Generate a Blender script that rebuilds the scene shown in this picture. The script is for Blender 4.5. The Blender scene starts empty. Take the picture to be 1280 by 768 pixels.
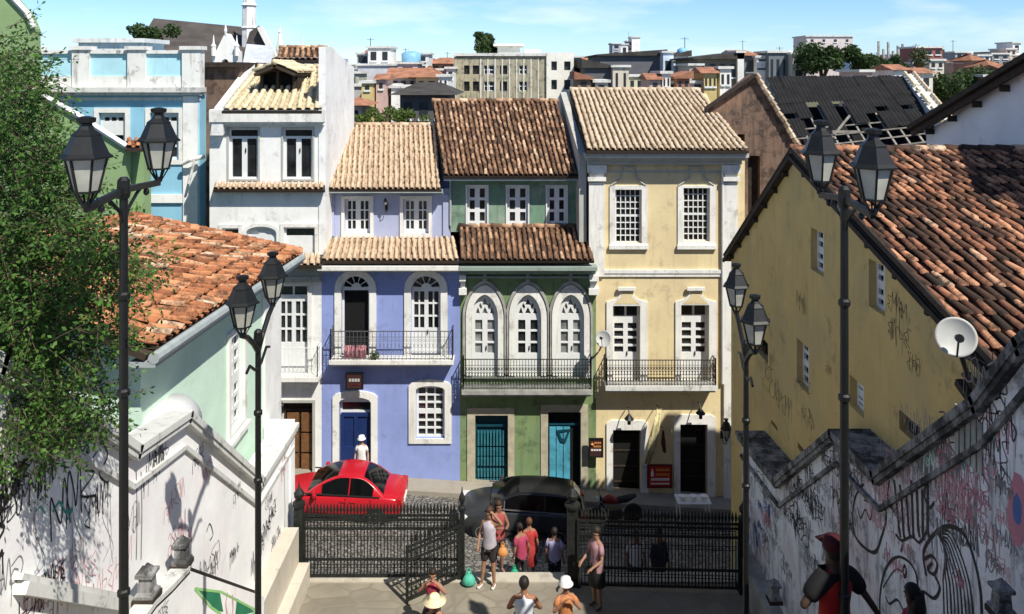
import bpy, math, random
from math import sin, cos, pi, radians, sqrt, atan2
from mathutils import Vector, Matrix, Euler
from mathutils.geometry import tessellate_polygon
random.seed(7)
SC = bpy.context.scene
COL = SC.collection
CZ = 15.5            # height of the eye above the street datum
HY = 88.0            # horizon row of the photograph
V = Vector
def P(px, py, D): return V(((px-640)*D/1000.0, D, CZ+(HY-py)*D/1000.0))
def rnd(a, b): return random.uniform(a, b)

# ------------------------------------------------------------------ materials
MATS = {}
def nodes(m):
    m.use_nodes = True
    nt = m.node_tree
    return nt, nt.nodes, nt.links, nt.nodes['Principled BSDF']
def mat(name, col, rough=.8, metal=0.0, var=.12, scale=3.0, bump=0.0, bscale=40.0, spec=.3, emit=0):
    if name in MATS: return MATS[name]
    m = bpy.data.materials.new(name); nt, N, L, B = nodes(m)
    B.inputs['Roughness'].default_value = rough; B.inputs['Metallic'].default_value = metal
    B.inputs['Specular IOR Level'].default_value = spec
    tc = N.new('ShaderNodeTexCoord')
    nz = N.new('ShaderNodeTexNoise'); nz.inputs['Scale'].default_value = scale; nz.inputs['Detail'].default_value = 6
    L.new(tc.outputs['Object'], nz.inputs['Vector'])
    r = N.new('ShaderNodeValToRGB')
    c = col
    r.color_ramp.elements[0].position = .3; r.color_ramp.elements[1].position = .7
    r.color_ramp.elements[0].color = (c[0]*(1-var), c[1]*(1-var), c[2]*(1-var), 1)
    r.color_ramp.elements[1].color = (min(1, c[0]*(1+var)), min(1, c[1]*(1+var)), min(1, c[2]*(1+var)), 1)
    L.new(nz.outputs['Fac'], r.inputs['Fac']); L.new(r.outputs['Color'], B.inputs['Base Color'])
    if bump > 0:
        n2 = N.new('ShaderNodeTexNoise'); n2.inputs['Scale'].default_value = bscale; n2.inputs['Detail'].default_value = 5
        L.new(tc.outputs['Object'], n2.inputs['Vector'])
        b = N.new('ShaderNodeBump'); b.inputs['Strength'].default_value = bump; b.inputs['Distance'].default_value = .02
        L.new(n2.outputs['Fac'], b.inputs['Height']); L.new(b.outputs['Normal'], B.inputs['Normal'])
    MATS[name] = m
    return m
def plaster(name, col, stain=(.12, .12, .1), amt=.5, thr=.55, streak=1.0, tint=None, tint_amt=.5, rough=.85, fine=.25):
    """painted render: soft colour drift, vertical dirt streaks, damp patches, optional second tint"""
    if name in MATS: return MATS[name]
    m = bpy.data.materials.new(name); nt, N, L, B = nodes(m)
    B.inputs['Roughness'].default_value = rough; B.inputs['Specular IOR Level'].default_value = .2
    tc = N.new('ShaderNodeTexCoord')
    def noise(scale, sc=(1, 1, 1), det=6, rg=.6):
        mp = N.new('ShaderNodeMapping'); mp.inputs['Scale'].default_value = sc
        L.new(tc.outputs['Object'], mp.inputs['Vector'])
        nz = N.new('ShaderNodeTexNoise'); nz.inputs['Scale'].default_value = scale
        nz.inputs['Detail'].default_value = det; nz.inputs['Roughness'].default_value = rg
        L.new(mp.outputs['Vector'], nz.inputs['Vector']); return nz.outputs['Fac']
    def ramp(fac, a, b):
        r = N.new('ShaderNodeMapRange'); r.inputs['From Min'].default_value = a; r.inputs['From Max'].default_value = b
        r.clamp = True; L.new(fac, r.inputs['Value']); return r.outputs['Result']
    def mix(fac, a, b):
        x = N.new('ShaderNodeMix'); x.data_type = 'RGBA'
        if hasattr(fac, 'node'): L.new(fac, x.inputs[0])
        else: x.inputs[0].default_value = fac
        for s, v in ((6, a), (7, b)):
            if hasattr(v, 'node'): L.new(v, x.inputs[s])
            else: x.inputs[s].default_value = (*v, 1)
        return x.outputs[2]
    def mul(a, b):
        x = N.new('ShaderNodeMath'); x.operation = 'MULTIPLY'
        if hasattr(a, 'node'): L.new(a, x.inputs[0])
        else: x.inputs[0].default_value = a
        if hasattr(b, 'node'): L.new(b, x.inputs[1])
        else: x.inputs[1].default_value = b
        return x.outputs[0]
    base = mix(ramp(noise(.9), .3, .7), tuple(c*.88 for c in col), tuple(min(1, c*1.08) for c in col))
    if tint:
        base = mix(mul(ramp(noise(.6, (1, 1, .8), 3), .5, .62), tint_amt), base, tint)
    st = mul(ramp(noise(5.0, (1, 1, .12), 8, .7), thr, thr+.25), amt*streak)
    c = mix(st, base, stain)
    bl = mul(ramp(noise(1.6, (1, 1, 1), 10, .75), thr+.02, thr+.12), amt)
    c = mix(bl, c, stain)
    L.new(c, B.inputs['Base Color'])
    b = N.new('ShaderNodeBump'); b.inputs['Strength'].default_value = fine; b.inputs['Distance'].default_value = .02
    L.new(noise(14, (1, 1, 1), 8, .7), b.inputs['Height']); L.new(b.outputs['Normal'], B.inputs['Normal'])
    MATS[name] = m
    return m
def tilemat(name, stops, lichen=(.03, .028, .022), lamt=.5, lthr=.55):
    """one colour per tile, taken from the tile's own random number; lichen and soot patches over it"""
    if name in MATS: return MATS[name]
    m = bpy.data.materials.new(name); nt, N, L, B = nodes(m)
    B.inputs['Roughness'].default_value = .85; B.inputs['Specular IOR Level'].default_value = .2
    at = N.new('ShaderNodeAttribute'); at.attribute_name = 'rnd'
    r = N.new('ShaderNodeValToRGB'); r.color_ramp.interpolation = 'LINEAR'
    e = r.color_ramp.elements
    while len(e) < len(stops): e.new(.5)
    for k, (p, c) in enumerate(stops): e[k].position = p; e[k].color = (*c, 1)
    L.new(at.outputs['Fac'], r.inputs['Fac'])
    tc = N.new('ShaderNodeTexCoord')
    nz = N.new('ShaderNodeTexNoise'); nz.inputs['Scale'].default_value = 3.5; nz.inputs['Detail'].default_value = 10; nz.inputs['Roughness'].default_value = .8
    L.new(tc.outputs['Object'], nz.inputs['Vector'])
    mr = N.new('ShaderNodeMapRange'); mr.inputs['From Min'].default_value = lthr; mr.inputs['From Max'].default_value = lthr+.12
    mr.inputs['To Max'].default_value = lamt; L.new(nz.outputs['Fac'], mr.inputs['Value'])
    x = N.new('ShaderNodeMix'); x.data_type = 'RGBA'; L.new(mr.outputs['Result'], x.inputs[0])
    L.new(r.outputs['Color'], x.inputs[6]); x.inputs[7].default_value = (*lichen, 1)
    L.new(x.outputs[2], B.inputs['Base Color'])
    n2 = N.new('ShaderNodeTexNoise'); n2.inputs['Scale'].default_value = 30; n2.inputs['Detail'].default_value = 4
    L.new(tc.outputs['Object'], n2.inputs['Vector'])
    b = N.new('ShaderNodeBump'); b.inputs['Strength'].default_value = .4; b.inputs['Distance'].default_value = .01
    L.new(n2.outputs['Fac'], b.inputs['Height']); L.new(b.outputs['Normal'], B.inputs['Normal'])
    MATS[name] = m
    return m
def leafmat(name, a, b):
    if name in MATS: return MATS[name]
    m = bpy.data.materials.new(name); nt, N, L, B = nodes(m)
    B.inputs['Roughness'].default_value = .6; B.inputs['Specular IOR Level'].default_value = .25
    at = N.new('ShaderNodeAttribute'); at.attribute_name = 'rnd'
    r = N.new('ShaderNodeValToRGB'); r.color_ramp.elements[0].color = (*a, 1); r.color_ramp.elements[1].color = (*b, 1)
    L.new(at.outputs['Fac'], r.inputs['Fac']); L.new(r.outputs['Color'], B.inputs['Base Color'])
    tr = N.new('ShaderNodeBsdfTranslucent'); L.new(r.outputs['Color'], tr.inputs['Color'])
    ms = N.new('ShaderNodeMixShader'); ms.inputs[0].default_value = .3
    out = N['Material Output']
    L.new(B.outputs[0], ms.inputs[1]); L.new(tr.outputs[0], ms.inputs[2]); L.new(ms.outputs[0], out.inputs['Surface'])
    MATS[name] = m
    return m
def stonemat(name, c1, c2, grout, scale, jit=.9, stretch=(1, 1, 1), bump=.6):
    m = bpy.data.materials.new(name); nt, N, L, B = nodes(m)
    B.inputs['Roughness'].default_value = .75
    tc = N.new('ShaderNodeTexCoord'); mp = N.new('ShaderNodeMapping'); mp.inputs['Scale'].default_value = stretch
    L.new(tc.outputs['Object'], mp.inputs['Vector'])
    v = N.new('ShaderNodeTexVoronoi'); v.feature = 'F1'; v.inputs['Scale'].default_value = scale; v.inputs['Randomness'].default_value = jit
    e = N.new('ShaderNodeTexVoronoi'); e.feature = 'DISTANCE_TO_EDGE'; e.inputs['Scale'].default_value = scale; e.inputs['Randomness'].default_value = jit
    L.new(mp.outputs[0], v.inputs['Vector']); L.new(mp.outputs[0], e.inputs['Vector'])
    sp = N.new('ShaderNodeSeparateColor'); L.new(v.outputs['Color'], sp.inputs[0])
    x = N.new('ShaderNodeMix'); x.data_type = 'RGBA'; L.new(sp.outputs[0], x.inputs[0]); x.inputs[6].default_value = (*c1, 1); x.inputs[7].default_value = (*c2, 1)
    nz = N.new('ShaderNodeTexNoise'); nz.inputs['Scale'].default_value = 1.2; nz.inputs['Detail'].default_value = 8
    L.new(tc.outputs['Object'], nz.inputs['Vector'])
    h = N.new('ShaderNodeMix'); h.data_type = 'RGBA'; h.blend_type = 'MULTIPLY'; h.inputs[0].default_value = .6
    L.new(x.outputs[2], h.inputs[6]); L.new(nz.outputs['Fac'], h.inputs[7])
    mr = N.new('ShaderNodeMapRange'); mr.inputs['From Min'].default_value = .02; mr.inputs['From Max'].default_value = .09
    L.new(e.outputs['Distance'], mr.inputs['Value'])
    y = N.new('ShaderNodeMix'); y.data_type = 'RGBA'; L.new(mr.outputs[0], y.inputs[0]); y.inputs[6].default_value = (*grout, 1)
    L.new(h.outputs[2], y.inputs[7]); L.new(y.outputs[2], B.inputs['Base Color'])
    b = N.new('ShaderNodeBump'); b.inputs['Strength'].default_value = bump; b.inputs['Distance'].default_value = .04
    L.new(mr.outputs[0], b.inputs['Height']); L.new(b.outputs['Normal'], B.inputs['Normal'])
    MATS[name] = m
    return m

# ------------------------------------------------------------------ mesh builder
class MB:
    def __init__(s): s.v = []; s.f = []; s.m = []; s.r = []; s.cur = 0; s.rv = .5; s.sm = []; s.smooth = False
    def add(s, vs, fs):
        o = len(s.v); s.v += [tuple(x) for x in vs]
        for f in fs: s.f.append(tuple(i+o for i in f)); s.m.append(s.cur); s.r.append(s.rv); s.sm.append(s.smooth)
    def hexa(s, p):   # 8 points: bottom 4, top 4
        s.add(p, [(3, 2, 1, 0), (4, 5, 6, 7), (0, 1, 5, 4), (1, 2, 6, 5), (2, 3, 7, 6), (3, 0, 4, 7)])
    def box(s, a, b):
        x0, y0, z0 = a; x1, y1, z1 = b
        if x0 > x1: x0, x1 = x1, x0
        if y0 > y1: y0, y1 = y1, y0
        if z0 > z1: z0, z1 = z1, z0
        s.hexa([(x0, y0, z0), (x1, y0, z0), (x1, y1, z0), (x0, y1, z0), (x0, y0, z1), (x1, y0, z1), (x1, y1, z1), (x0, y1, z1)])
    def cbox(s, c, sz, M=None):
        h = [(sx*sz[0]/2, sy*sz[1]/2, sz_*sz[2]/2) for sz_ in (-1, 1) for sx, sy in ((-1, -1), (1, -1), (1, 1), (-1, 1))]
        c = V(c); s.hexa([c+((M @ V(q)) if M else V(q)) for q in h])
    def bar(s, a, b, w, h=None, up=V((0, 0, 1))):
        a = V(a); b = V(b); d = (b-a); h = h or w
        if d.length < 1e-6: return
        d.normalize(); x = d.cross(up)
        if x.length < 1e-3: x = d.cross(V((0, 1, 0)))
        x.normalize(); y = x.cross(d)
        q = [(-w/2, -h/2), (w/2, -h/2), (w/2, h/2), (-w/2, h/2)]
        s.hexa([a+x*i+y*j for i, j in q]+[b+x*i+y*j for i, j in q])
    def tube(s, pts, r, n=8, cap=True):
        pts = [V(p) for p in pts]; k = len(pts)
        rs = r if isinstance(r, (list, tuple)) else [r]*k
        vs = []; ux = None
        for i, p in enumerate(pts):
            d = (pts[min(i+1, k-1)]-pts[max(i-1, 0)])
            if d.length < 1e-9: d = V((0, 0, 1))
            d.normalize()
            if ux is None:
                ux = d.cross(V((0, 0, 1)))
                if ux.length < 1e-2: ux = V((1, 0, 0))
            ux = ux-d*ux.dot(d)
            if ux.length < 1e-6: ux = d.orthogonal()
            ux.normalize(); uy = d.cross(ux)
            for j in range(n):
                a = 2*pi*j/n; vs.append(p+(ux*cos(a)+uy*sin(a))*rs[i])
        fs = [(i*n+j, i*n+(j+1) % n, (i+1)*n+(j+1) % n, (i+1)*n+j) for i in range(k-1) for j in range(n)]
        if cap: fs += [tuple(range(n-1, -1, -1)), tuple((k-1)*n+j for j in range(n))]
        s.add(vs, fs)
    def lathe(s, prof, o=(0, 0, 0), n=12, a0=0.0, M=None, sx=1, sy=1):
        vs = []
        for r, z in prof:
            for j in range(n):
                a = a0+2*pi*j/n; q = V((r*cos(a)*sx, r*sin(a)*sy, z))
                vs.append(V(o)+((M @ q) if M else q))
        k = len(prof)
        fs = [(i*n+j, i*n+(j+1) % n, (i+1)*n+(j+1) % n, (i+1)*n+j) for i in range(k-1) for j in range(n)]
        fs += [tuple(range(n-1, -1, -1)), tuple((k-1)*n+j for j in range(n))]
        s.add(vs, fs)
    def slab(s, outer, holes, fr, t0, t1):
        """plate with holes: 2-D outlines in the frame (O,u,v,n), from depth t0 to t1 along n"""
        O, u, v, n = fr
        loops = [outer]+list(holes)
        tri = tessellate_polygon([[V((a, b, 0)) for a, b in lp] for lp in loops])
        flat = [q for lp in loops for q in lp]; k = len(flat)
        vs = [O+u*a+v*b+n*t1 for a, b in flat]+[O+u*a+v*b+n*t0 for a, b in flat]
        fs = [tuple(t) for t in tri]+[tuple(i+k for i in reversed(t)) for t in tri]
        o = 0
        for lp in loops:
            m_ = len(lp)
            fs += [(o+i, o+(i+1) % m_, k+o+(i+1) % m_, k+o+i) for i in range(m_)]
            o += m_
        s.add(vs, fs)
    def build(s, name, mats, parent=None, bevel=0, loc=None):
        me = bpy.data.meshes.new(name)
        vv = s.v
        if loc is not None: vv = [(a-loc[0], b-loc[1], c-loc[2]) for a, b, c in s.v]
        me.from_pydata(vv, [], s.f)
        if not isinstance(mats, (list, tuple)): mats = [mats]
        for m in mats: me.materials.append(m)
        if s.f:
            me.polygons.foreach_set('material_index', s.m); me.polygons.foreach_set('use_smooth', s.sm)
            at = me.attributes.new('rnd', 'FLOAT', 'FACE'); at.data.foreach_set('value', s.r)
        me.validate(); me.update()
        o = bpy.data.objects.new(name, me); COL.objects.link(o)
        if loc is not None: o.location = loc
        if parent is not None: put(o, parent)
        if bevel:
            b = o.modifiers.new('bevel', 'BEVEL'); b.width = bevel; b.segments = 2; b.limit_method = 'ANGLE'; b.angle_limit = radians(40)
        return o
def put(o, parent):
    """parent o, whose mesh is in world coordinates, under an unrotated parent"""
    o.parent = parent
    w = V((0, 0, 0)); q = parent
    while q is not None: w += q.location; q = q.parent
    o.location = V(o.location)-w
def tag(o, label, cat, group=None):
    o['label'] = label; o['category'] = cat
    if group: o['group'] = group
    return o
def thing(name, loc, label, cat, group=None):
    o = bpy.data.objects.new(name, None); COL.objects.link(o); o.location = loc; o.empty_display_size = .3
    return tag(o, label, cat, group)
def lab(o, t): o['label'] = t; return o
def struct(o): o['kind'] = 'structure'; return o
def copy_tree(o, parent=None):
    c = o.copy(); COL.objects.link(c); c.parent = parent
    for ch in list(o.children): copy_tree(ch, c)
    return c

# frames and outlines ------------------------------------------------
def FR(D): return (V((0, D, CZ)), V((1, 0, 0)), V((0, 0, 1)), V((0, -1, 0)))
def GX(X, s): return (V((X, 0, CZ)), V((0, 1, 0)), V((0, 0, 1)), V((s, 0, 0)))
def A(px, py, D): return ((px-640)*D/1000.0, (HY-py)*D/1000.0)
def W(px, py, X): D = 1000.0*X/(px-640); return (D, (HY-py)*D/1000.0)
def rect(x0, z0, x1, z1): return [(x0, z0), (x1, z0), (x1, z1), (x0, z1)]
def R(px0, py0, px1, py1, D):
    a = A(px0, py0, D); b = A(px1, py1, D)
    return [(a[0], b[1]), (b[0], b[1]), (b[0], a[1]), (a[0], a[1])]
def arch(px0, px1, pyt, pys, pyb, D, kind='round', n=10):
    x0, zb = A(px0, pyb, D); x1, zs = A(px1, pys, D); zt = A(0, pyt, D)[1]
    xc = (x0+x1)/2; w = (x1-x0)/2; h = zt-zs
    pts = [(x0, zb), (x1, zb), (x1, zs)]
    if kind == 'gothic':
        top = []
        for k in range(1, n): t = k/n; top.append((xc+w*(1-t**1.7), zs+h*sin(t*pi/2)**1.0 if False else zs+h*(1-(1-t)**1.6)))
        pts += top+[(xc, zt)]+[(2*xc-a, b) for a, b in reversed(top)]
    else:
        for k in range(1, n): a = pi*k/n; pts.append((xc+w*cos(a), zs+h*sin(a)))
    pts.append((x0, zs))
    return pts
def grid(x0, z0, x1, z1, nx, nz, g, m=None):
    m = g if m is None else m
    x0 += m; x1 -= m; z0 += m; z1 -= m
    w = (x1-x0-(nx-1)*g)/nx; h = (z1-z0-(nz-1)*g)/nz
    return [rect(x0+i*(w+g), z0+j*(h+g), x0+i*(w+g)+w, z0+j*(h+g)+h) for i in range(nx) for j in range(nz)]
def grow(poly, d):
    """simple outward offset of a counter-clockwise outline"""
    n = len(poly); out = []
    for i in range(n):
        a = V(poly[i-1]); b = V(poly[i]); c = V(poly[(i+1) % n])
        e1 = (b-a); e2 = (c-b)
        if e1.length < 1e-9: e1 = e2.copy()
        if e2.length < 1e-9: e2 = e1.copy()
        e1.normalize(); e2.normalize()
        n1 = V((e1.y, -e1.x)); n2 = V((e2.y, -e2.x)); m_ = (n1+n2)
        if m_.length < 1e-6: m_ = n1.copy()
        m_.normalize(); k = d/max(.45, m_.dot(n1)); out.append((b.x+m_.x*k, b.y+m_.y*k))
    return out
def window(par, fr, open_, panes, frame_outer, sash, glass, trim, name='window', rec=.12, proud=.06, sill=None, handle=False):
    m = MB(); m.slab(open_, panes, fr, -rec-.05, -rec)
    w = m.build(name, sash, par)
    g = MB(); g.slab(grow(open_, .02), [], fr, -rec-.09, -rec-.075); g.build('pane', glass, w)
    if frame_outer:
        f = MB(); f.slab(frame_outer, [open_], fr, .002, proud); f.build('frame', trim, w)
    if sill:
        q = MB(); q.slab(sill, [], fr, .003, proud+.07); q.build('sill', trim, w)
    if handle:
        O, u, v, n = fr
        xs = [a for a, b in open_]; zs = [b for a, b in open_]
        q = MB(); c = O+u*((min(xs)+max(xs))/2+.05)+v*(min(zs)+1.0)+n*(-rec+.02); q.cbox(c, (.03, .05, .14)); q.build('handle', MATS['iron'], w)
    return w

# ------------------------------------------------------------------ tiled roof
def tiles(parent, e0, e1, r0, r1, mt, pitch=.22, course=.38, name='roof', clip=None, jit=.02, under=None, ridge=True, lo=0., hi=1., rows_off=0, miss=0.0, spread=.6):
    e0, e1, r0, r1 = map(V, (e0, e1, r0, r1))
    def pt(s, t): return (e0*(1-s)+e1*s)*(1-t)+(r0*(1-s)+r1*s)*t
    w = ((e1-e0).length+(r1-r0).length)/2; h = ((r0-e0).length+(r1-e1).length)/2
    nc = max(2, int(w/pitch)); nr = max(2, int(h/course))
    nrm = (e1-e0).cross(r0-e0); nrm.normalize()
    if nrm.z < 0: nrm = -nrm
    m = MB(); m.smooth = True
    for i in range(nc):
        s = (i+.5)/nc
        colr = rnd(-.06, .06); cb = .25+.5*random.random()
        for j in range(nr):
            t0 = j/nr; t1 = min(1, (j+1.18)/nr)
            if clip and not clip(s, (t0+t1)/2): continue
            if random.random() < miss: continue
            u = (pt(min(1, s+.01), t0)-pt(s, t0)); u.normalize()
            a = pt(s, t0)+u*rnd(-jit, jit); b = pt(s, t1)+u*rnd(-jit, jit)
            ra = pitch*.34; rb = pitch*.27; up = rnd(0, jit)
            m.rv = min(1, max(0, spread*random.random()+(1-spread)*cb+colr))
            vs = []
            for (c, r, z) in ((a, ra, .045+up), (b, rb, .02)):
                for k in range(6):
                    th = pi*k/5; vs.append(c+u*(-cos(th)*r)+nrm*(z+sin(th)*r*1.0))
            m.add(vs, [(k, k+1, 7+k, 6+k) for k in range(5)]+[tuple(range(5, -1, -1))])
            # channel tile, coloured from the dark end to paint shade in the gaps
            s2 = (i+1)/nc
            if i < nc-1:
                a = pt(s2, t0); b = pt(s2, t1); vs = []
                m.rv = random.random()*.3
                for (c, z) in ((a, .03), (b, .012)):
                    for k in range(5):
                        th = pi*k/4; vs.append(c+u*(-cos(th)*pitch*.30)+nrm*(z+.0-sin(th)*.05))
                m.add(vs, [(k, k+1, 6+k, 5+k) for k in range(4)])
    if ridge:
        nk = max(2, int((r1-r0).length/.36))
        for k in range(nk):
            m.rv = random.random()
            a = r0.lerp(r1, k/nk); b = r0.lerp(r1, (k+1.12)/nk); z0 = rnd(0, .015)
            m.tube([a+V((0, 0, .03+z0)), b+V((0, 0, .02))], [.11, .095], 8)
    o = m.build(name, mt, parent)
    # the deck under the tiles
    d = MB(); q = [x-nrm*.05 for x in (pt(0, 0), pt(1, 0), pt(1, 1), pt(0, 1))]
    if clip is None:
        d.hexa([x-nrm*.10 for x in q]+[x-nrm*.005 for x in q]); d.build('roof_deck', under or MATS['deck'], o)
    return o
def leaves(mb, c, rad, n, size, shape=(1, 1, 1), asp=.45, droop=0):
    for _ in range(n):
        d = V((random.gauss(0, 1), random.gauss(0, 1), random.gauss(0, 1)))
        if d.length < 1e-3: continue
        d.normalize(); q = V(c)+V((d.x*rad*shape[0], d.y*rad*shape[1], d.z*rad*shape[2]))*(random.random()**.4)
        u = V((rnd(-1, 1), rnd(-1, 1), rnd(-1, 1)-droop)); u.normalize()
        w = u.orthogonal(); w.rotate(Matrix.Rotation(rnd(0, 6.28), 3, u)); w.normalize()
        s = size*rnd(.6, 1.3); mb.rv = random.random()
        mb.add([q-u*s*.5, q+w*s*asp*.5, q+u*s*.5, q-w*s*asp*.5], [(0, 1, 2, 3)])
# ------------------------------------------------------------------ shared materials
mat('iron', (.012, .013, .013), .45, .3, .2, 20, spec=.5)
mat('gate_iron', (.02, .022, .02), .6, .3, .4, 12, .3)
mat('deck', (.05, .035, .025), .9)
mat('white', (.78, .78, .76), .7, 0, .05, 4, .1)
mat('joinery', (.72, .73, .72), .5, 0, .05, 6)
mat('glass', (.022, .025, .028), .10, 0, .85, 1.3, spec=.6)
mat('glass_pale', (.20, .21, .20), .25, 0, .5, 2.5, spec=.5)
mat('black', (.006, .006, .006), .8)
mat('stone_grey', (.34, .34, .31), .9, 0, .3, 3, .4)
mat('frame_stone', (.42, .38, .28), .9, 0, .2, 4, .3)
mat('rubber', (.015, .015, .015), .8)
mat('wood_dark', (.035, .025, .018), .8, 0, .4, 8, .4)
mat('gutter', (.32, .36, .36), .6, 0, .15, 4)
plaster('white_wall', (.82, .82, .79), (.34, .33, .30), .45, .53)
plaster('white_old', (.74, .74, .70), (.10, .10, .09), .8, .53, 1.0)
plaster('lilac', (.26, .325, .62), (.17, .2, .34), .45, .53)
plaster('lilac_pale', (.40, .44, .60), (.3, .3, .35), .3, .55)
plaster('green_wall', (.20, .275, .125), (.06, .09, .05), .65, .51, tint=(.15, .25, .14))
plaster('green_attic', (.16, .27, .19), (.08, .12, .10), .6, .52, tint=(.36, .42, .33), tint_amt=.7)
plaster('yellow_wall', (.72, .60, .35), (.34, .27, .17), .5, .53, tint=(.62, .48, .30), tint_amt=.4)
plaster('trim', (.78, .77, .72), (.28, .26, .22), .55, .52)
plaster('cornice_grey', (.44, .44, .40), (.12, .12, .10), .5, .54)
plaster('cornice_green', (.27, .33, .29), (.1, .12, .1), .5, .54)
plaster('skyblue_wall', (.27, .53, .68), (.12, .22, .28), .35, .56)
plaster('skyblue_pale', (.42, .70, .78), (.25, .3, .3), .35, .56)
plaster('leaf_green_wall', (.25, .36, .17), (.15, .24, .1), .2, .58)
plaster('mint_wall', (.60, .78, .64), (.28, .36, .32), .4, .60)
plaster('ochre_wall', (.66, .48, .19), (.20, .15, .08), .5, .54, tint=(.50, .40, .20))
plaster('old_brown', (.19, .125, .09), (.045, .035, .03), .8, .48, tint=(.36, .2, .12))  # the ruin wall's shade is put into this dark brown
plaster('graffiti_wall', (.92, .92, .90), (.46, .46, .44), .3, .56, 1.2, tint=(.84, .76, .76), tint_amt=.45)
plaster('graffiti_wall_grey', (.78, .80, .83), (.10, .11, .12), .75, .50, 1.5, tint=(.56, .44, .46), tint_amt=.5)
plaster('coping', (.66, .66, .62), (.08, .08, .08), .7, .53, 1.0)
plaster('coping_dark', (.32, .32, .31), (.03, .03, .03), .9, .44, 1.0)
T_CREAM = tilemat('tiles_cream', [(0, (.30, .20, .13)), (.3, (.50, .37, .25)), (.8, (.58, .45, .31)), (1, (.66, .55, .41))], lamt=.5, lthr=.53)
T_BROWN = tilemat('tiles_brown', [(0, (.06, .035, .025)), (.35, (.20, .11, .065)), (.65, (.38, .22, .13)), (.85, (.58, .38, .24)), (1, (.70, .56, .38))], lamt=.8, lthr=.48)
T_TAN = tilemat('tiles_tan', [(0, (.34, .25, .17)), (.4, (.52, .41, .28)), (1, (.64, .53, .40))], lamt=.55, lthr=.52)
T_YEL = tilemat('tiles_yellowish', [(0, (.46, .38, .24)), (.5, (.60, .52, .35)), (1, (.66, .58, .42))], lamt=.15, lthr=.62)
T_OR = tilemat('tiles_orange', [(0, (.22, .08, .04)), (.35, (.48, .19, .085)), (.8, (.62, .30, .15)), (1, (.72, .55, .38))], lamt=.8, lthr=.47)
T_OLD = tilemat('tiles_old', [(0, (.03, .022, .018)), (.35, (.12, .06, .04)), (.65, (.36, .16, .09)), (.88, (.58, .30, .17)), (1, (.66, .54, .40))], lamt=.9, lthr=.47)

M = MATS
def shell(m, front_poly_top, x0, x1, xb0, xb1, y0, y1, z0, zt0, zt1):
    """side and back walls behind a facade (tops zt0 at the front, zt1 at the back)"""
    p = [(x0, y0, z0), (x1, y0, z0), (xb1, y1, z0), (xb0, y1, z0), (x0, y0, zt0), (x1, y0, zt0), (xb1, y1, zt1), (xb0, y1, zt1)]
    m.add(p, [(4, 5, 6, 7), (1, 2, 6, 5), (2, 3, 7, 6), (3, 0, 4, 7)])
def railing(par, pts, h, name='railing', mt=None, step=.13, scroll=True, r=.007, rr_=.006):
    """iron balcony railing round the points (bottom line)"""
    m = MB()
    for a, b in zip(pts, pts[1:]):
        a = V(a); b = V(b); d = b-a; L_ = d.length; n = max(2, int(L_/step)); up = V((0, 0, h))
        m.bar(a+up, b+up, .03, .025); m.bar(a+V((0, 0, .05)), b+V((0, 0, .05)), .02, .02); m.bar(a+up*.8, b+up*.8, .012, .012)
        for k in range(n+1):
            q = a+d*(k/n); w_ = .03 if k in (0, n) else r*2
            m.bar(q, q+up*(1.08 if k in (0, n) else 1), w_, w_, up=V((0, 1, 0)))
            if scroll and k < n:
                c = q+d*(.5/n)
                for zc, rr in ((.25, .045), (.5, .05), (.68, .035)):
                    dd = d.normalized(); cc = c+up*zc
                    ring = [cc+dd*(cos(t)*rr)+V((0, 0, sin(t)*rr*1.5)) for t in [x*pi/3 for x in range(7)]]
                    m.tube(ring, rr_, 3, False)
    return m.build(name, mt or M['iron'], par)
def balcony(par, px0, px1, pyt, pyb, D, depth, pyrail, mt, rail_mt=None, mould=True, brackets=(), dense=False):
    x0, zt = A(px0, pyt, D-depth); x1, zb = A(px1, pyb, D-depth)
    zt += CZ; zb += CZ; m = MB()
    m.box((x0, D-depth, zb+(zt-zb)*.35), (x1, D-.003, zt))
    if mould: m.box((x0+.06, D-depth+.08, zb), (x1-.06, D-.003, zb+(zt-zb)*.35-.002))
    for bx in brackets:
        X = (bx-640)*D/1000; m.hexa([(X-.06, D-.15, zb-.4), (X+.06, D-.15, zb-.4), (X+.06, D-.003, zb-.4), (X-.06, D-.003, zb-.4), (X-.06, D-depth+.1, zb-.002), (X+.06, D-depth+.1, zb-.002), (X+.06, D-.003, zb-.002), (X-.06, D-.003, zb-.002)])
    b = m.build('balcony', mt, par)
    h = (pyt-pyrail)*(D-depth)/1000
    y = D-depth+.05
    railing(b, [(x0+.05, D-.04, zt), (x0+.05, y, zt), (x1-.05, y, zt), (x1-.05, D-.04, zt)], h, mt=rail_mt, step=.10 if dense else .13, r=.009 if dense else .007, rr_=.012 if dense else .006)
    return b
def wall_lantern(px, pytop, D, label, hgt=.75, reach=.45):
    x, z = A(px, pytop, D); z += CZ
    t = thing('wall_lantern', (x, D, z-hgt-.15), label, 'lantern')
    m = MB(); yc = D-reach
    m.tube([(x, D-.01, z-hgt-.1), (x, D-reach*.5, z-hgt-.25), (x, yc, z-hgt-.12), (x, yc, z-hgt)], .015, 6); m.box((x-.05, D-.02, z-hgt-.2), (x+.05, D-.003, z-hgt+.05))
    m.build('bracket', M['iron'], t)
    lantern_head(t, V((x, yc, z-hgt)), hgt/.8)
    return t
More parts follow.
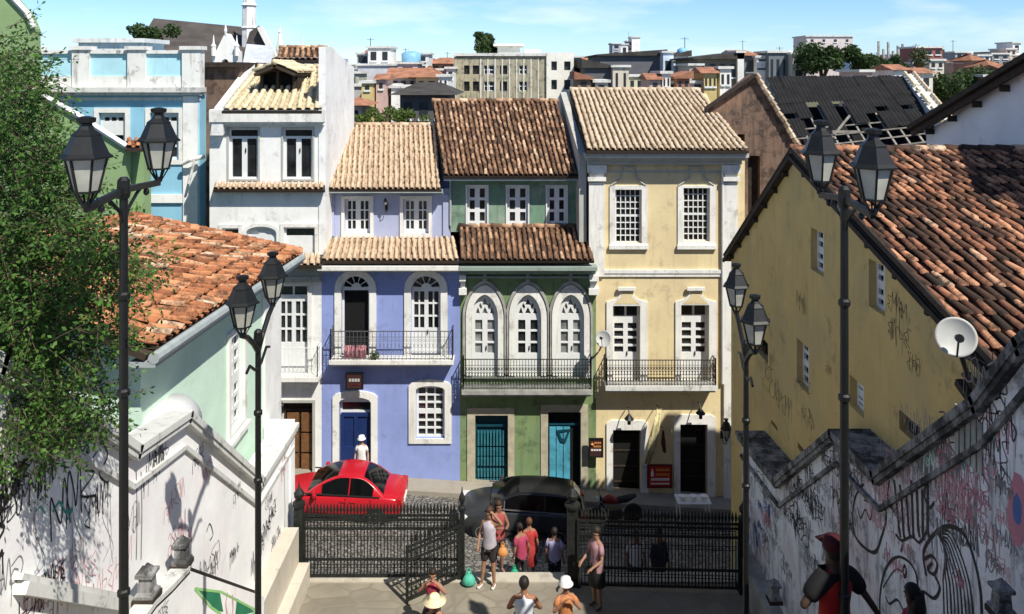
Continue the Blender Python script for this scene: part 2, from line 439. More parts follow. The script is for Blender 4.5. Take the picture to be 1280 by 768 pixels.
def lantern_head(par, base, s=1.0, rot=0.0, glass=None):
    """six-sided tapering glass body, flared metal roof with a chimney cap; base = foot of the head"""
    g = MB(); o = V(base)
    g.lathe([(.10*s, .13*s), (.168*s, .42*s)], o, 6, rot); b = g.build('lantern_glass', glass or M['lamp_glass'], par)
    m = MB(); o = tuple(base)
    for k in range(6):
        a = rot+pi*k/3
        p0 = V(base)+V((cos(a)*.105*s, sin(a)*.105*s, .13*s)); p1 = V(base)+V((cos(a)*.176*s, sin(a)*.176*s, .43*s))
        m.bar(p0, p1, .018*s, .018*s); m.bar(p0, V(base)+V((cos(a)*.03*s, sin(a)*.03*s, 0)), .014*s, .014*s)
    m.lathe([(.118*s, .115*s), (.118*s, .135*s)], o, 6, rot); m.lathe([(.04*s, -.02*s), (.045*s, .03*s)], o, 8)
    f = m.build('lantern_frame', M['iron'], par)
    m = MB()
    m.lathe([(.20*s, .42*s), (.225*s, .425*s), (.225*s, .44*s), (.19*s, .47*s), (.125*s, .62*s), (.125*s, .635*s), (.07*s, .68*s), (.055*s, .71*s), (.05*s, .735*s), (.08*s, .745*s), (.085*s, .785*s), (.03*s, .80*s)], o, 6, rot)
    m.build('lantern_roof', M['iron'], par)
mm = mat('lamp_glass', (.42, .42, .36), .35, 0, .15, 6, spec=.5)
def dish(px, py, D, r, aim, foot, label):
    c = P(px, py, D); t = thing('satellite_dish', foot, label, 'satellite dish')
    aim = V(aim).normalized(); M3 = aim.to_track_quat('Z', 'Y').to_matrix()
    prof = [(r*k/8, (k/8)**2*r*.28) for k in range(1, 9)]
    m = MB(); m.smooth = True
    m.lathe(prof+[(r*k/8*1.0, (k/8)**2*r*.28-.012) for k in range(8, 0, -1)], c, 32, 0, M3)
    m.build('dish_bowl', M['dish'], t)
    m = MB(); tip = c+aim*r*1.0
    for a in (-pi/2,):
        m.tube([c+M3 @ V((cos(a)*r*.97, sin(a)*r*.97, r*.27)), tip], .012, 5)
    m.lathe([(.04, -.06), (.05, .06)], tip, 8, 0, M3); m.tube([c-aim*.02, V(foot)], .03, 8)
    m.build('feed_arm', M['iron'], t)
    return t
mat('dish', (.48, .49, .46), .5, 0, .15, 3)

# ================================================================== LILAC HOUSE
D = 28.0; D2 = 29.0
def front_house(name, label, D, outline, holes, body, wallm, thick=.3):
    x = sum(a for a, b in outline)/len(outline); z = min(b for a, b in outline)+CZ
    t = thing(name, (x, D, z), label, 'house')
    m = MB(); m.slab(outline, holes, FR(D), -thick, 0)
    if body: body(m)
    m.build('wall', wallm, t)
    return t
O_ = lambda a, b, D_: (A(a, b, D_)[0], A(a, b, D_)[1])
# --- ground and first floor
lil_out = R(402, 325, 575, 640, D)
wa1 = arch(427, 462, 345, 362, 452, D); wa2 = arch(514, 551, 345, 362, 452, D)
dr = arch(424, 464, 496, 503, 640, D, n=6); gw = arch(520, 556, 482, 487, 548, D, n=6)
def body(m):
    x0 = -230*D/1000; x1 = -65*D/1000
    shell(m, None, x0, x1, x0, x1-.5, D+.3, 34, CZ-15.6, CZ-6.9, CZ-6.9)
lh = front_house('lilac_house', 'lilac blue house with arched balcony doors, cream tiled roofs and a dark blue front door', D, lil_out, [wa1, wa2, dr, gw], body, M['lilac'])
fr = FR(D)
# open balcony door (dark room)
def fan(xc, zs, w, h, n=3, r0=.3, g=.1):
    out = []
    for k in range(n):
        a0 = pi*k/n+g/2+.06*(k == 0); a1 = pi*(k+1)/n-g/2-.06*(k == n-1); pts = []
        for j in range(5): a = a0+(a1-a0)*j/4; pts.append((xc+w*.9*cos(a), zs+h*.88*sin(a)))
        for j in range(3): a = a1+(a0-a1)*j/2; pts.append((xc+w*r0*cos(a), zs+h*r0*sin(a)))
        out.append([(x, z+.02) for x, z in pts])
    hb = []
    return out
for k, (p0, p1, opened) in enumerate(((427, 462, True), (514, 551, False))):
    op = wa1 if k == 0 else wa2
    x0, zs = A(p0, 362, D); x1, zb = A(p1, 452, D); xc = (x0+x1)/2; w = (x1-x0)/2
    fans = fan(xc, zs, w, 17*.028, 5, .36)
    if opened: panes = fans+[rect(x0+.07, zb+.03, x1-.07, zs-.06)]
    else:
        zp = A(0, 414, D)[1]
        panes = fans+grid(x0+.02, zp, xc, zs-.03, 2, 3, .05, .07)+grid(xc, zp, x1-.02, zs-.03, 2, 3, .05, .07)
    outer = arch(p0-8.5, p1+8.5, 337, 360, 452, D)
    wn = window(lh, fr, op, panes, outer, M['joinery'], M['black'] if opened else M['glass'], M['trim'], 'balcony_door', handle=not opened)
    if opened:
        q = MB(); q.slab(rect(x0+.1, zb, x0+.16, zs-.08), [], fr, -.7, -.2); q.build('open_leaf', M['wood_dark'], wn)
# ground floor door with dark blue leaf
x0, zt = A(424, 496, D); x1, zb = A(464, 640, D); xm = A(455, 0, D)[0]; zl = A(0, 518, D)[1]
panes = [rect(x0+.07, zl+.05, x1-.07, zt-.28)]
dw = window(lh, fr, dr, panes, arch(416, 472, 488, 496, 640, D, n=6), M['joinery'], M['glass'], M['trim'], 'front_door', rec=.22)
mat('navy', (.012, .03, .12), .5, 0, .15, 3)
q = MB(); q.slab(rect(x0+.04, zb, x1-.04, zl), [rect(x0+.14, zl-1.2, (x0+x1)/2-.06, zl-.14), rect((x0+x1)/2+.06, zl-1.2, x1-.14, zl-.14)], fr, -.165, -.12)
q.slab(rect(x0+.04, zb, x1-.04, zl-.02), [], fr, -.167-.03, -.169); q.cbox((x0+.5, D+.1, CZ+zb+1.2), (.03, .05, .12)); q.build('door_leaf', M['navy'], dw)
# ground floor window
x0, zt = A(520, 484, D); x1, zb = A(556, 548, D); zm = (zt+zb)/2
panes = grid(x0, zm, x1, zt, 3, 3, .06, .08)+grid(x0, zb, x1, zm, 3, 3, .06, .08)
window(lh, fr, gw, panes, arch(511, 564.5, 474, 482, 554, D, n=6), M['joinery'], M['glass'], M['trim'], 'window')
# cornice, gutter
m = MB(); z1 = A(0, 325, D)[1]+CZ
for k, (h0, h1, pr) in enumerate(((.06, .2, .63), (.202, .28, .4), (.282, .38, .12))):
    m.box((-238*.028, D-pr, z1-h1-.02+.002*k), (-65.5*.028, D-.002, z1-h0-.02))
m.build('cornice', M['trim'], lh)
# skirt roof
tiles(lh, P(402, 325, 27.4), P(574, 325, 27.4), P(410, 297, 29.0), P(569, 297, 29.0), T_CREAM, .2, .36, 'skirt_roof', ridge=False, spread=.5)
# attic
fr2 = FR(D2)
at_out = R(411, 236, 563, 300, D2)
w1 = R(431, 249, 463, 292, D2); w2 = R(504, 249, 536, 292, D2)
m = MB(); m.slab(at_out, [w1, w2], fr2, -.3, 0)
shell(m, None, -223*.029, -77*.029, -223*.029, -77*.029-.7, D2+.3, 33.0, CZ-7.2, CZ-4.4, CZ-2.6)
m.build('attic_wall', M['lilac_pale'], lh)
for op, a, b in ((w1, 427, 467), (w2, 500, 540)):
    xs = [p[0] for p in op]; zs_ = [p[1] for p in op]; x0, x1, zb, zt = min(xs), max(xs), min(zs_), max(zs_); xc = (x0+x1)/2
    window(lh, fr2, op, grid(x0, zb+.05, xc, zt, 2, 3, .045, .09)+grid(xc, zb+.05, x1, zt, 2, 3, .045, .09), R(a, 245, b, 297, D2), M['joinery'], M['glass'], M['trim'], 'attic_window')
m = MB(); z = A(0, 236, 28.55)[1]+CZ
m.box((-229*.0286, 28.45, z-.14), (-86*.0286, 28.57, z-.02)); m.box((-229*.0286, 28.58, z-.2), (-86*.0286, 28.995, z-.06)); m.build('gutter', M['gutter'], lh)
for a in (411, 554):
    m = MB(); m.box(((a-640)*.029, 28.93, CZ-6.0), ((a+7-640)*.029, 28.995, CZ-4.5)); m.build('pilaster', M['lilac_pale'], lh)
tiles(lh, P(411, 236, 28.4), P(552, 236, 28.4), P(419, 157, 33.2), P(546, 157, 33.2), T_CREAM, .19, .4, 'roof', spread=.5)
balcony(lh, 411, 567, 451, 459, D, .55, 415, M['trim'], mat('rail_grey', (.11, .11, .12), .6, .2, .2, 10))
m = MB()
def on(px, py, D_=28.0, off=.03): q = P(px, py, D_); q.y -= off; return q
# ================================================================== GREEN HOUSE
gothics = [(606, 'glass_pale'), (660, 'glass'), (713.5, 'glass_pale')]
ops = [arch(c-16.5, c+16.5, 368, 396, 472, D, 'gothic') for c, _ in gothics]
d1 = R(594, 519, 635, 650, D); d2 = R(685, 515, 726, 650, D)
def body(m): shell(m, None, -65*.028, 105*.028, -65*.028-.5, 105*.028-.5, D+.3, 34, CZ-15.9, CZ-6.9, CZ-6.9)
gh = front_house('green_house', 'green house with three pointed gothic balcony windows, mossy brown tiled roofs and two teal doors', D, [A(575, 650, D), A(745, 650, D), A(745, 326, D), A(575, 326, D)], ops+[d1, d2], body, M['green_wall'])
for (c, gl), op in zip(gothics, ops):
    x0, zs = A(c-16.5, 396, D); x1, zb = A(c+16.5, 472, D); xc = (x0+x1)/2; w = (x1-x0)/2; zt = A(0, 370, D)[1]; h = zt-zs
    tr = [[(xc-w*.72, zs+.07), (xc-w*.38, zs+.07), (xc-w*.52, zs+h*.42)], [(xc+w*.38, zs+.07), (xc+w*.72, zs+.07), (xc+w*.52, zs+h*.42)],
          [(xc-w*.24, zs+.07), (xc+w*.24, zs+.07), (xc+.001, zs+h*.42)], [(xc-w*.22, zs+h*.5), (xc, zs+h*.16+h*.36), (xc+w*.22, zs+h*.5), (xc, zs+h*.84)],
          [(xc-w*.46, zs+h*.46), (xc-w*.3, zs+h*.28), (xc-w*.2, zs+h*.42), (xc-w*.34, zs+h*.62)], [(xc+w*.3, zs+h*.28), (xc+w*.46, zs+h*.46), (xc+w*.34, zs+h*.62), (xc+w*.2, zs+h*.42)]]
    zp = A(0, 446, D)[1]
    panes = tr+grid(x0+.04, zp, xc-.01, zs-.07, 1, 3, .06, .08)+grid(xc+.01, zp, x1-.04, zs-.07, 1, 3, .06, .08)
    wn = window(gh, fr, op, panes, arch(c-23.5, c+23.5, 356, 394, 472, D, 'gothic', 12), M['joinery'], M[gl], M['trim'], 'gothic_window', handle=True)
    m = MB(); m.slab(arch(c-27.5, c+27.5, 350, 394, 472, D, 'gothic', 12), [arch(c-24.5, c+24.5, 354.5, 394, 471, D, 'gothic', 12)], fr, .003, .1); m.build('hood_mould', M['stone_grey'], wn)
    m = MB(); f0 = P(c, 352, D-.06); m.lathe([(.05, 0), (.09, .08), (.05, .16), (.08, .22), (.02, .34)], f0, 8); m.build('finial', M['stone_grey'], wn)
mat('teal', (.03, .16, .20), .5, 0, .25, 5); mat('teal_dark', (.006, .05, .075), .5, 0, .25, 5); mat('teal_light', (.07, .29, .40), .5, 0, .35, 4)
# left door: louvred grille, right door: bright leaf and dark open half
x0, zt = A(594, 519, D); x1, zb = A(635, 650, D)
wn = window(gh, fr, d1, [rect(x0+.05, zt-.42, x1-.05, zt-.05), rect(x0+.05, zb+.02, x1-.05, zt-.5)], [A(584, 650, D), A(643, 650, D), A(643, 510, D), A(584, 510, D)], M['teal_dark'], M['teal_dark'], M['frame_stone'], 'street_door', rec=.2, proud=.04)
m = MB(); n_ = 9
for k in range(n_):
    xa = x0+.08+(x1-x0-.16)*k/n_
    for (za, zb_) in ((zt-.62, zt-1.15), (zt-1.22, zt-1.5), (zt-1.55, zt-1.85), (zt-1.95, zt-2.25), (zt-2.3, zt-2.6)):
        m.slab(rect(xa, zb_, xa+.06, za), [], fr, -.19, -.15-.01*(k % 2))
m.build('grille', M['teal'], wn)
x0, zt = A(685, 515, D); x1, zb = A(726, 650, D); xm = x0+(x1-x0)*.7
wn = window(gh, fr, d2, [rect(x0+.04, zt-.5, x1-.04, zt-.05), rect(x0+.04, zb+.02, x1-.04, zt-.56)], [A(676, 650, D), A(735, 650, D), A(735, 506, D), A(676, 506, D)], M['teal_dark'], M['black'], M['frame_stone'], 'street_door', rec=.2, proud=.04)
m = MB()
for k in range(3):
    xa = x0+.06+(xm-x0-.06)*k/3; xb = x0+.06+(xm-x0-.06)*(k+1)/3-.025; m.slab(rect(xa, zb, xb, zt-.6), [], fr, -.19, -.14-.012*(k % 2))
m.build('door_leaf', M['teal_light'], wn)
m = MB(); m.slab([(x0+.3, zt-.7), (x0+.8, zt-.66), (x0+.62, zt-1.15), (x0+.45, zt-1.1)], [[(x0+.4, zt-.76), (x0+.7, zt-.74), (x0+.6, zt-1.0), (x0+.48, zt-.98)]], fr, -.135, -.11); m.build('wreath', M['teal_dark'], wn)
m = MB(); z1 = A(0, 326, 28)[1]+CZ
for k, (h0, h1, pr) in enumerate(((.06, .18, .63), (.182, .3, .34), (.302, .4, .2), (.5, .58, .12))):
    m.box((-65*.028+.01, D-pr, z1-h1-.02), (104.5*.028, D-.002, z1-h0-.02))
m.build('cornice', M['cornice_green'], gh)
for a, b in ((575, 583), (736, 747)):
    m = MB(); xa, xb = (a-640)*.028, (b-640)*.028
    m.box((xa, D-.40, z1-.62), (xb, D-.003, z1-.42)); m.box((xa+.03, D-.22, z1-.9), (xb-.03, D-.003, z1-.622)); m.box((xa-.02, D-.30, z1-1.12), (xb+.02, D-.003, z1-.902))
    m.build('capital', M['trim'], gh)
tiles(gh, P(575, 325, 27.4), P(743, 325, 27.4), P(573, 284, 29.0), P(734, 284, 29.0), T_BROWN, .195, .34, 'skirt_roof', ridge=True)
attw = [R(584, 233, 609, 280, D2), R(634, 233, 660, 280, D2), R(684, 233, 708, 280, D2)]
m = MB(); m.slab(R(562, 220, 733, 290, D2), attw, fr2, -.3, 0)
shell(m, None, -78*.029, 93*.029, -78*.029-.7, 93*.029-.7, D2+.3, 34, CZ-7.2, CZ-4.0, CZ-2.0)
m.build('attic_wall', M['green_attic'], gh)
for k, op in enumerate(attw):
    xs = [p[0] for p in op]; zz = [p[1] for p in op]; a, b, c, d = min(xs), max(xs), min(zz), max(zz); xc = (a+b)/2
    window(gh, fr2, op, grid(a, c, xc, d, 1, 3, .1, .09)+grid(xc, c, b, d, 1, 3, .1, .09), grow(op, .05), M['joinery'], M['glass'], M['joinery'], 'attic_window', rec=.06, proud=.04)
m = MB(); z = A(0, 220, 28.5)[1]+CZ; m.box((-85*.0285, 28.40, z-.16), (88*.0285, 28.52, z-.04)); m.box((-78*.0285, 28.55, z-.18), (88*.0285, 28.995, z-.1))
m.build('gutter', M['gutter'], gh)
for a, b in ((563, 282), (729.5, 290)): m = MB(); m.tube([P(a, 224, 28.9), P(a, b, 28.9)], .04); m.build('downpipe', M['gutter'], gh)
tiles(gh, P(555, 219, 28.3), P(723, 219, 28.3), P(540, 127, 34), P(697, 127, 34), T_BROWN, .185, .36, 'roof', jit=.025, spread=.75)
balcony(gh, 577, 741, 488, 497, D, .6, 450, M['stone_grey'], mat('rail_green', (.02, .028, .022), .6, .2, .3, 10), dense=True)
# ================================================================== YELLOW HOUSE
up = [R(769, 237, 802, 304, D), R(854, 235, 887, 302, D)]
mid = [R(766, 382, 800, 480, D), R(851, 381, 886, 480, D)]
gr = [R(766, 537, 801, 655, D), R(850, 530, 884, 655, D)]
def body(m):
    # the left party wall stands clear of the lower green roof; it leans with the plot
    a = P(736, 190, 28.3); b = P(704, 116, 34.5)
    shell(m, None, 97*.028, 278*.028, 97*.028-.25, 278*.028+.6, D+.3, 34.5, CZ-15.9, CZ-2.9, CZ-1.0)
yh = front_house('yellow_house', 'tall yellow house with white trim, small paned sash windows and tan tiled roof', D, [A(745, 655, D), A(931, 655, D), A(931, 188, D), A(736, 188, D), A(736, 345, D), A(745, 345, D)], up+mid+gr, body, M['yellow_wall'])
mat('pane_grey', (.16, .17, .18), .3, 0, .5, 3)
def scrollframe(cx, w, ytop, ybase):
    """ogee ornament over the openings"""
    pts = []
    for s in (-1, 1):
        pts.append([A(cx+s*w, ybase, D), A(cx+s*w*.8, ybase-3, D), A(cx+s*w*.45, ybase-9, D), A(cx+s*w*.34, ybase-18, D), A(cx+s*w*.36, ytop, D)])
    return pts
for op, cx, ga in ((up[0], 785, 0), (up[1], 870, 1)):
    xs = [p[0] for p in op]; zz = [p[1] for p in op]; a, b, c, d = min(xs), max(xs), min(zz), max(zz); zm = (c+d)/2
    wn = window(yh, fr, op, grid(a+.02, zm, b-.02, d, 5, 4, .03, .035)+grid(a+.02, c, b-.02, zm, 5, 4, .03, .035), R(cx-23, 232, cx+24, 310, D), M['joinery'], M['pane_grey'] if 0 else M['glass'], M['trim'], 'sash_window', proud=.05, sill=R(cx-24, 306, cx+25, 311, D))
    m = MB()
    for pl in scrollframe(cx, 22, 209, 232): m.tube([V((p[0], D-.04, CZ+p[1])) for p in pl], .035, 6)
    m.tube([P(cx-9, 209, D-.04), P(cx+9, 209, D-.04)], .035, 6); m.build('ornament', M['cornice_grey'], wn)
for op, cx in ((mid[0], 783), (mid[1], 869)):
    xs = [p[0] for p in op]; zz = [p[1] for p in op]; a, b, c, d = min(xs), max(xs), min(zz), max(zz); zt = d-.5; xc = (a+b)/2; zp = A(0, 446, D)[1]
    panes = grid(a, zt, b, d, 2, 1, .07, .07)+grid(a, zp, xc, zt-.1, 1, 4, .07, .08)+grid(xc, zp, b, zt-.1, 1, 4, .07, .08)
    # surround with an ogee head
    ou = [A(cx-25, 480, D), A(cx+26, 480, D), A(cx+26, 377, D), A(cx+14, 374, D), A(cx+8, 368, D), A(cx+6, 360, D), A(cx-6, 360, D), A(cx-8, 368, D), A(cx-14, 374, D), A(cx-25, 377, D)]
    wn = window(yh, fr, op, panes, ou, M['joinery'], M['glass'], M['trim'], 'balcony_door', rec=.22, handle=True)
    m = MB(); m.slab([A(cx-16, 379.5, D), A(cx+16, 379.5, D), A(cx+7, 371, D), A(cx+5, 364, D), A(cx-5, 364, D), A(cx-7, 371, D)], [], fr, .062, .07); m.build('tympanum', M['yellow_wall'], wn)
    m = MB(); m.slab([A(cx-11, 362, D), A(cx+11, 362, D), A(cx+11, 358, D), A(cx-11, 358, D)], [], fr, .07, .16); m.build('keystone', M['trim'], wn)
mat('open_dark', (.008, .008, .007), .7)
for op, cx, t in ((gr[0], 784, 525), (gr[1], 868, 518)):
    xs = [p[0] for p in op]; zz = [p[1] for p in op]; a, b, c, d = min(xs), max(xs), min(zz), max(zz)
    ou = [A(cx-26, 655, D), A(cx+26, 655, D), A(cx+26, t+4, D), A(cx+20, t, D), A(cx-20, t, D), A(cx-26, t+4, D)]
    panes = [rect(a+.05, c+.02, b-.05, d-.05)]
    wn = window(yh, fr, op, panes, ou, M['wood_dark'], M['open_dark'], M['trim'], 'shop_door', rec=.25)
    for k in range(4): m = MB(); m.slab(rect(a+.05, d-.35-.55*k, b-.05, d-.30-.55*k), [], fr, -.32, -.29); m.build('door_rail', M['wood_dark'], wn)
m = MB(); z = A(0, 190, D)[1]+CZ
for k, (h0, h1, pr) in enumerate(((0, .14, .62), (.142, .26, .45), (.262, .42, .26))): m.box((96*.028-pr*.3, D-pr, z-h1), (281*.028+pr*.4, D-.002, z-h0))
m.box((107*.028, D-.05, z-.72), (264*.028, D-.003, z-.66)); m.build('cornice', M['cornice_grey'], yh)
m = MB(); z1 = A(0, 337, D)[1]+CZ; m.box((107*.028, D-.09, z1-.12), (264*.028, D-.003, z1)); m.box((107*.028, D-.06, z1-.24), (264*.028, D-.003, z1-.122)); m.build('string_course', M['trim'], yh)
for a, b, zb in ((736, 755, 345), (904, 921, 655)):
    m = MB(); xa, xb = (a-640)*.028, (b-640)*.028; zb_ = A(0, zb, D)[1]+CZ
    m.box((xa, D-.12, zb_), (xb, D-.003, z-1.06)); m.box((xa-.06, D-.26, z-.72), (xb+.06, D-.003, z-.44)); m.box((xa+.02, D-.17, z-.86), (xb-.02, D-.003, z-.722)); m.box((xa-.05, D-.22, z-1.0), (xb+.05, D-.003, z-.862))
    m.build('pilaster', M['trim'], yh)
m = MB(); m.tube([P(903.5, 205, 27.9), P(903.5, 480, 27.9)], .045, 8); m.build('downpipe', M['joinery'], yh)
tiles(yh, P(733, 187, 27.25), P(936, 187, 27.25), P(712, 113, 34.3), P(874, 113, 34.3), T_TAN, .205, .4, 'roof', spread=.5)
m = MB(); a, b, c = P(724, 196, 28.1), P(700.5, 117, 34.5), P(735, 300, 28.3)
m.hexa([a+V((-.0, 0, -3)), a+V((.25, 0, -3)), b+V((.25, 0, -3)), b+V((0, 0, -3)), a+V((0, 0, .06)), a+V((.25, 0, .06)), b+V((.25, 0, .06)), b+V((0, 0, .06))])
m.build('party_wall', M['cornice_grey'], yh)  # white wall whose shade is put into the grey colour
balcony(yh, 757, 897, 483, 492, D, .55, 451, M['coping'], mat('rail_brown', (.04, .034, .028), .6, .2, .3, 10), dense=True)
# ================================================================== WHITE HOUSE (tall, dormer)
wu = [R(286, 161, 323, 224, D), R(354, 161, 391, 224, D)]
lowd = [R(347, 357, 385, 473, D), R(353, 503, 391, 600, D), R(278, 285, 299, 297, D), R(355, 284, 394, 322, D), arch(308, 346, 283, 291, 322, D)]
wo = [A(262, 640, D), A(402, 640, D), A(402, 330, D), A(407, 330, D), A(407, 137, D), A(262, 137, D)]
def body(m):
    shell(m, None, -378*.028, -245*.028, -378*.028, -245*.028, D+.3, 33.0, CZ-15.6, CZ-1.4, CZ-.3)
wh = front_house('white_house', 'tall white house with yellowish tiled roof, timber dormer and lantern lit doorway', D, wo, wu+lowd, body, M['white_wall'])
for op in wu:
    xs = [p[0] for p in op]; zz = [p[1] for p in op]; a, b, c, d = min(xs), max(xs), min(zz), max(zz); xc = (a+b)/2
    window(wh, fr, op, [rect(a+.05, d-.27, b-.05, d-.05), rect(a+.09, c+.06, xc-.09, d-.36), rect(xc+.09, c+.06, b-.09, d-.36)], grow(op, .06), M['joinery'], M['glass'], M['cornice_grey'], 'window', rec=.1, proud=.03, handle=True)
op = lowd[0]; xs = [p[0] for p in op]; zz = [p[1] for p in op]; a, b, c, d = min(xs), max(xs), min(zz), max(zz); xc = (a+b)/2; zp = A(0, 432, D)[1]
wn = window(wh, fr, op, grid(a, d-.42, b, d, 2, 1, .06, .06)+grid(a, zp, xc, d-.52, 2, 3, .06, .07)+grid(xc, zp, b, d-.52, 2, 3, .06, .07), R(341, 352, 390, 473, D), M['joinery'], M['glass'], M['trim'], 'balcony_door')
op = lowd[1]; xs = [p[0] for p in op]; zz = [p[1] for p in op]; a, b, c, d = min(xs), max(xs), min(zz), max(zz)
mat('wood_door', (.16, .075, .03), .55, 0, .3, 6)
wn = window(wh, fr, op, [rect(a+.06, d-.3, b-.06, d-.05), rect(a+.06, c+.02, b-.06, d-.36)], grow(op, .09), M['wood_dark'], M['wood_dark'], M['cornice_grey'], 'front_door', rec=.18)
m = MB()
for i in range(2):
    for j in range(3): m.slab(rect(a+.12+i*.5, d-1.1-j*.72, a+.52+i*.5, d-.45-j*.72), [], fr, -.24, -.16)
m.build('door_panel', M['wood_door'], wn)
for op in lowd[2:]:
    xs = [p[0] for p in op]; zz = [p[1] for p in op]; a, b, c, d = min(xs), max(xs), min(zz), max(zz)
    window(wh, fr, op, [rect(a+.06, max(c+.06, d-.32), b-.06, d-.07)] if op is not lowd[4] else fan((a+b)/2, c+.75, (b-a)/2, .25, 3), grow(op, .12), M['joinery'], M['glass'] if op is not lowd[4] else M['joinery'], M['trim'], 'low_window', rec=.08)
m = MB(); z = A(0, 137, D)[1]+CZ
m.box((-374*.028, D-.35, z-.42), (-233*.028, D-.003, z)); m.box((-371*.028, D-.22, z-.54), (-234*.028, D-.003, z-.422)); m.build('cornice', M['trim'], wh)
m = MB(); z = A(0, 352, D)[1]+CZ
m.box((-290*.028, D-.14, z), (-238.5*.028, D-.003, z+.5)); m.box((-290*.028, D-.22, z+.1), (-238.5*.028, D-.141, z+.22)); m.build('cornice', M['cornice_grey'], wh)
tiles(wh, P(277, 137, 27.6), P(402, 137, 27.6), P(322, 84, 32.5), P(404, 84, 32.5), T_YEL, .27, .42, 'roof', ridge=True)
# raised verge walls of the roof
for (a, b, c) in (((264, 142), (322, 60), .0),):
    m = MB(); p = P(268, 137, 27.7); q = P(322, 78, 32.6)
    m.hexa([p+V((-.15, 0, -.9)), p+V((.30, 0, -.9)), q+V((.02, 0, -.9)), q+V((-.25, 0, -.9)), p+V((.0, 0, .06)), p+V((.30, 0, .10)), q+V((.02, 0, .10)), q+V((-.25, 0, .10))]); m.build('verge_wall', M['white_wall'], wh)
# tall party wall on the right, running back
X = -233*.028
m = MB(); poly = [(27.96, -6.45), (33.0, -6.45), (33.0, .10), (30.9, .45), (28.9, .85), (27.96, .82)]
m.slab(poly, [], GX(X+.012, 1), -.24, .0); m.build('party_wall', M['white_wall'], wh)
# dormer
m = MB(); c = P(349, 108, 29.2)
xs0, xs1 = P(324, 0, 29.4).x, P(371, 0, 29.4).x; zb = CZ-.62; zt = CZ-.06; zr = CZ+.26; xc = (xs0+xs1)/2
for x in (xs0+.1, xc, xs1-.1): m.box((x-.05, 29.35, zb-.2), (x+.05, 29.5, zt+.05))
m.box((xs0, 29.34, zt), (xs1, 29.5, zt+.1)); m.hexa([(xs0, 29.5, zb-.3), (xs0+.04, 29.5, zb-.3), (xs0+.04, 31.5, zb-.3), (xs0, 31.5, zb-.3), (xs0, 29.5, zt), (xs0+.04, 29.5, zt), (xs0+.04, 31.5, zt), (xs0, 31.5, zt)])
m.hexa([(xs1-.04, 29.5, zb-.3), (xs1, 29.5, zb-.3), (xs1, 31.5, zb-.3), (xs1-.04, 31.5, zb-.3), (xs1-.04, 29.5, zt), (xs1, 29.5, zt), (xs1, 31.5, zt), (xs1-.04, 31.5, zt)])
dm = m.build('dormer', M['wood_dark'], wh)
m = MB(); m.box((xs0+.05, 29.9, zb-.3), (xs1-.05, 29.95, zt)); m.build('dormer_opening', M['black'], dm)
tiles(dm, (xs0-.1, 28.95, zt-.02), (xs0-.1, 31.6, zt-.02), (xc, 28.95, zr), (xc, 31.6, zr), T_YEL, .24, .3, 'dormer_roof', ridge=True)
tiles(dm, (xs1+.1, 31.6, zt-.02), (xs1+.1, 28.95, zt-.02), (xc, 31.6, zr), (xc, 28.95, zr), T_YEL, .24, .3, 'dormer_roof', ridge=False)
tiles(wh, P(266, 236, 27.6), P(406, 236, 27.6), P(268, 229, 27.98), P(406, 229, 27.98), T_CREAM, .2, .26, 'string_tiles', ridge=False)
tiles(wh, P(352, 331, 27.3), P(402, 331, 27.3), P(356, 318, 27.98), P(402, 318, 27.98), T_CREAM, .22, .3, 'string_tiles', ridge=False)
balcony(wh, 343, 398, 472, 481, D, .45, 436, M['trim'], M['joinery'])
# small roof and wall behind the white house
t = thing('back_house', P(380, 110, 36), 'lavender grey rear house with a dark tiled roof behind the white house', 'house')
m = MB(); a = P(350, 72, 36); b = P(407, 110, 36); m.box((a.x, 36, b.z-3), (b.x, 41, a.z)); m.build('wall', M['lilac_pale'], t)
m = MB(); a = P(388, 80, 35.99); b = P(404, 90, 35.99); m.box((a.x, 35.9, b.z), (b.x, 35.997, a.z)); m.build('window', M['glass'], t)
tiles(t, P(345, 74, 35.6), P(412, 74, 35.6), P(349, 60, 38.5), P(408, 60, 38.5), T_BROWN, .25, .4, 'roof')
# ================================================================== SKY BLUE BUILDING
D = 30.0; fr = FR(D)
bw = [R(124, 141, 157, 200, D), R(188, 141, 224, 200, D), arch(196, 222, 286, 291, 350, D)]
def body(m): shell(m, None, -600*.03, -390*.03, -600*.03, -390*.03, D+.3, 40, CZ-15.6, CZ-.9, CZ-.9)
sb = front_house('skyblue_building', 'sky blue building with a weathered white rooftop parapet of blue panels', D, [A(40, 620, D), A(250, 620, D), A(250, 112, D), A(40, 112, D)], bw, body, M['skyblue_wall'])
for op in bw[:2]:
    xs = [p[0] for p in op]; zz = [p[1] for p in op]; a, b, c, d = min(xs), max(xs), min(zz), max(zz)
    window(sb, fr, op, grid(a+.04, d-.42, b-.04, d-.08, 3, 1, .07, .1)+grid(a+.04, c, b-.04, d-.75, 2, 2, .09, .1), grow(op, .17), M['joinery'], M['glass'], M['trim'], 'window')
xs = [p[0] for p in bw[2]]; window(sb, fr, bw[2], [rect(min(xs)+.08, -8.0, max(xs)-.08, -6.4)], grow(bw[2], .14), M['joinery'], M['glass'], M['trim'], 'window')
m = MB()
z = CZ+A(0, 112, D)[1]; xl, xr = -600*.03, -389*.03
m.box((xl, D-.35, z-.1), (xr+.1, D+.3, z+.08)); m.box((xl, D-.22, z-.22), (xr+.05, D-.003, z-.102)); m.box((xl, D-.04, z-.42), (xr, D-.003, z-.3)); m.build('cornice', M['coping'], sb)
m = MB(); zt = CZ+A(0, 62, D)[1]
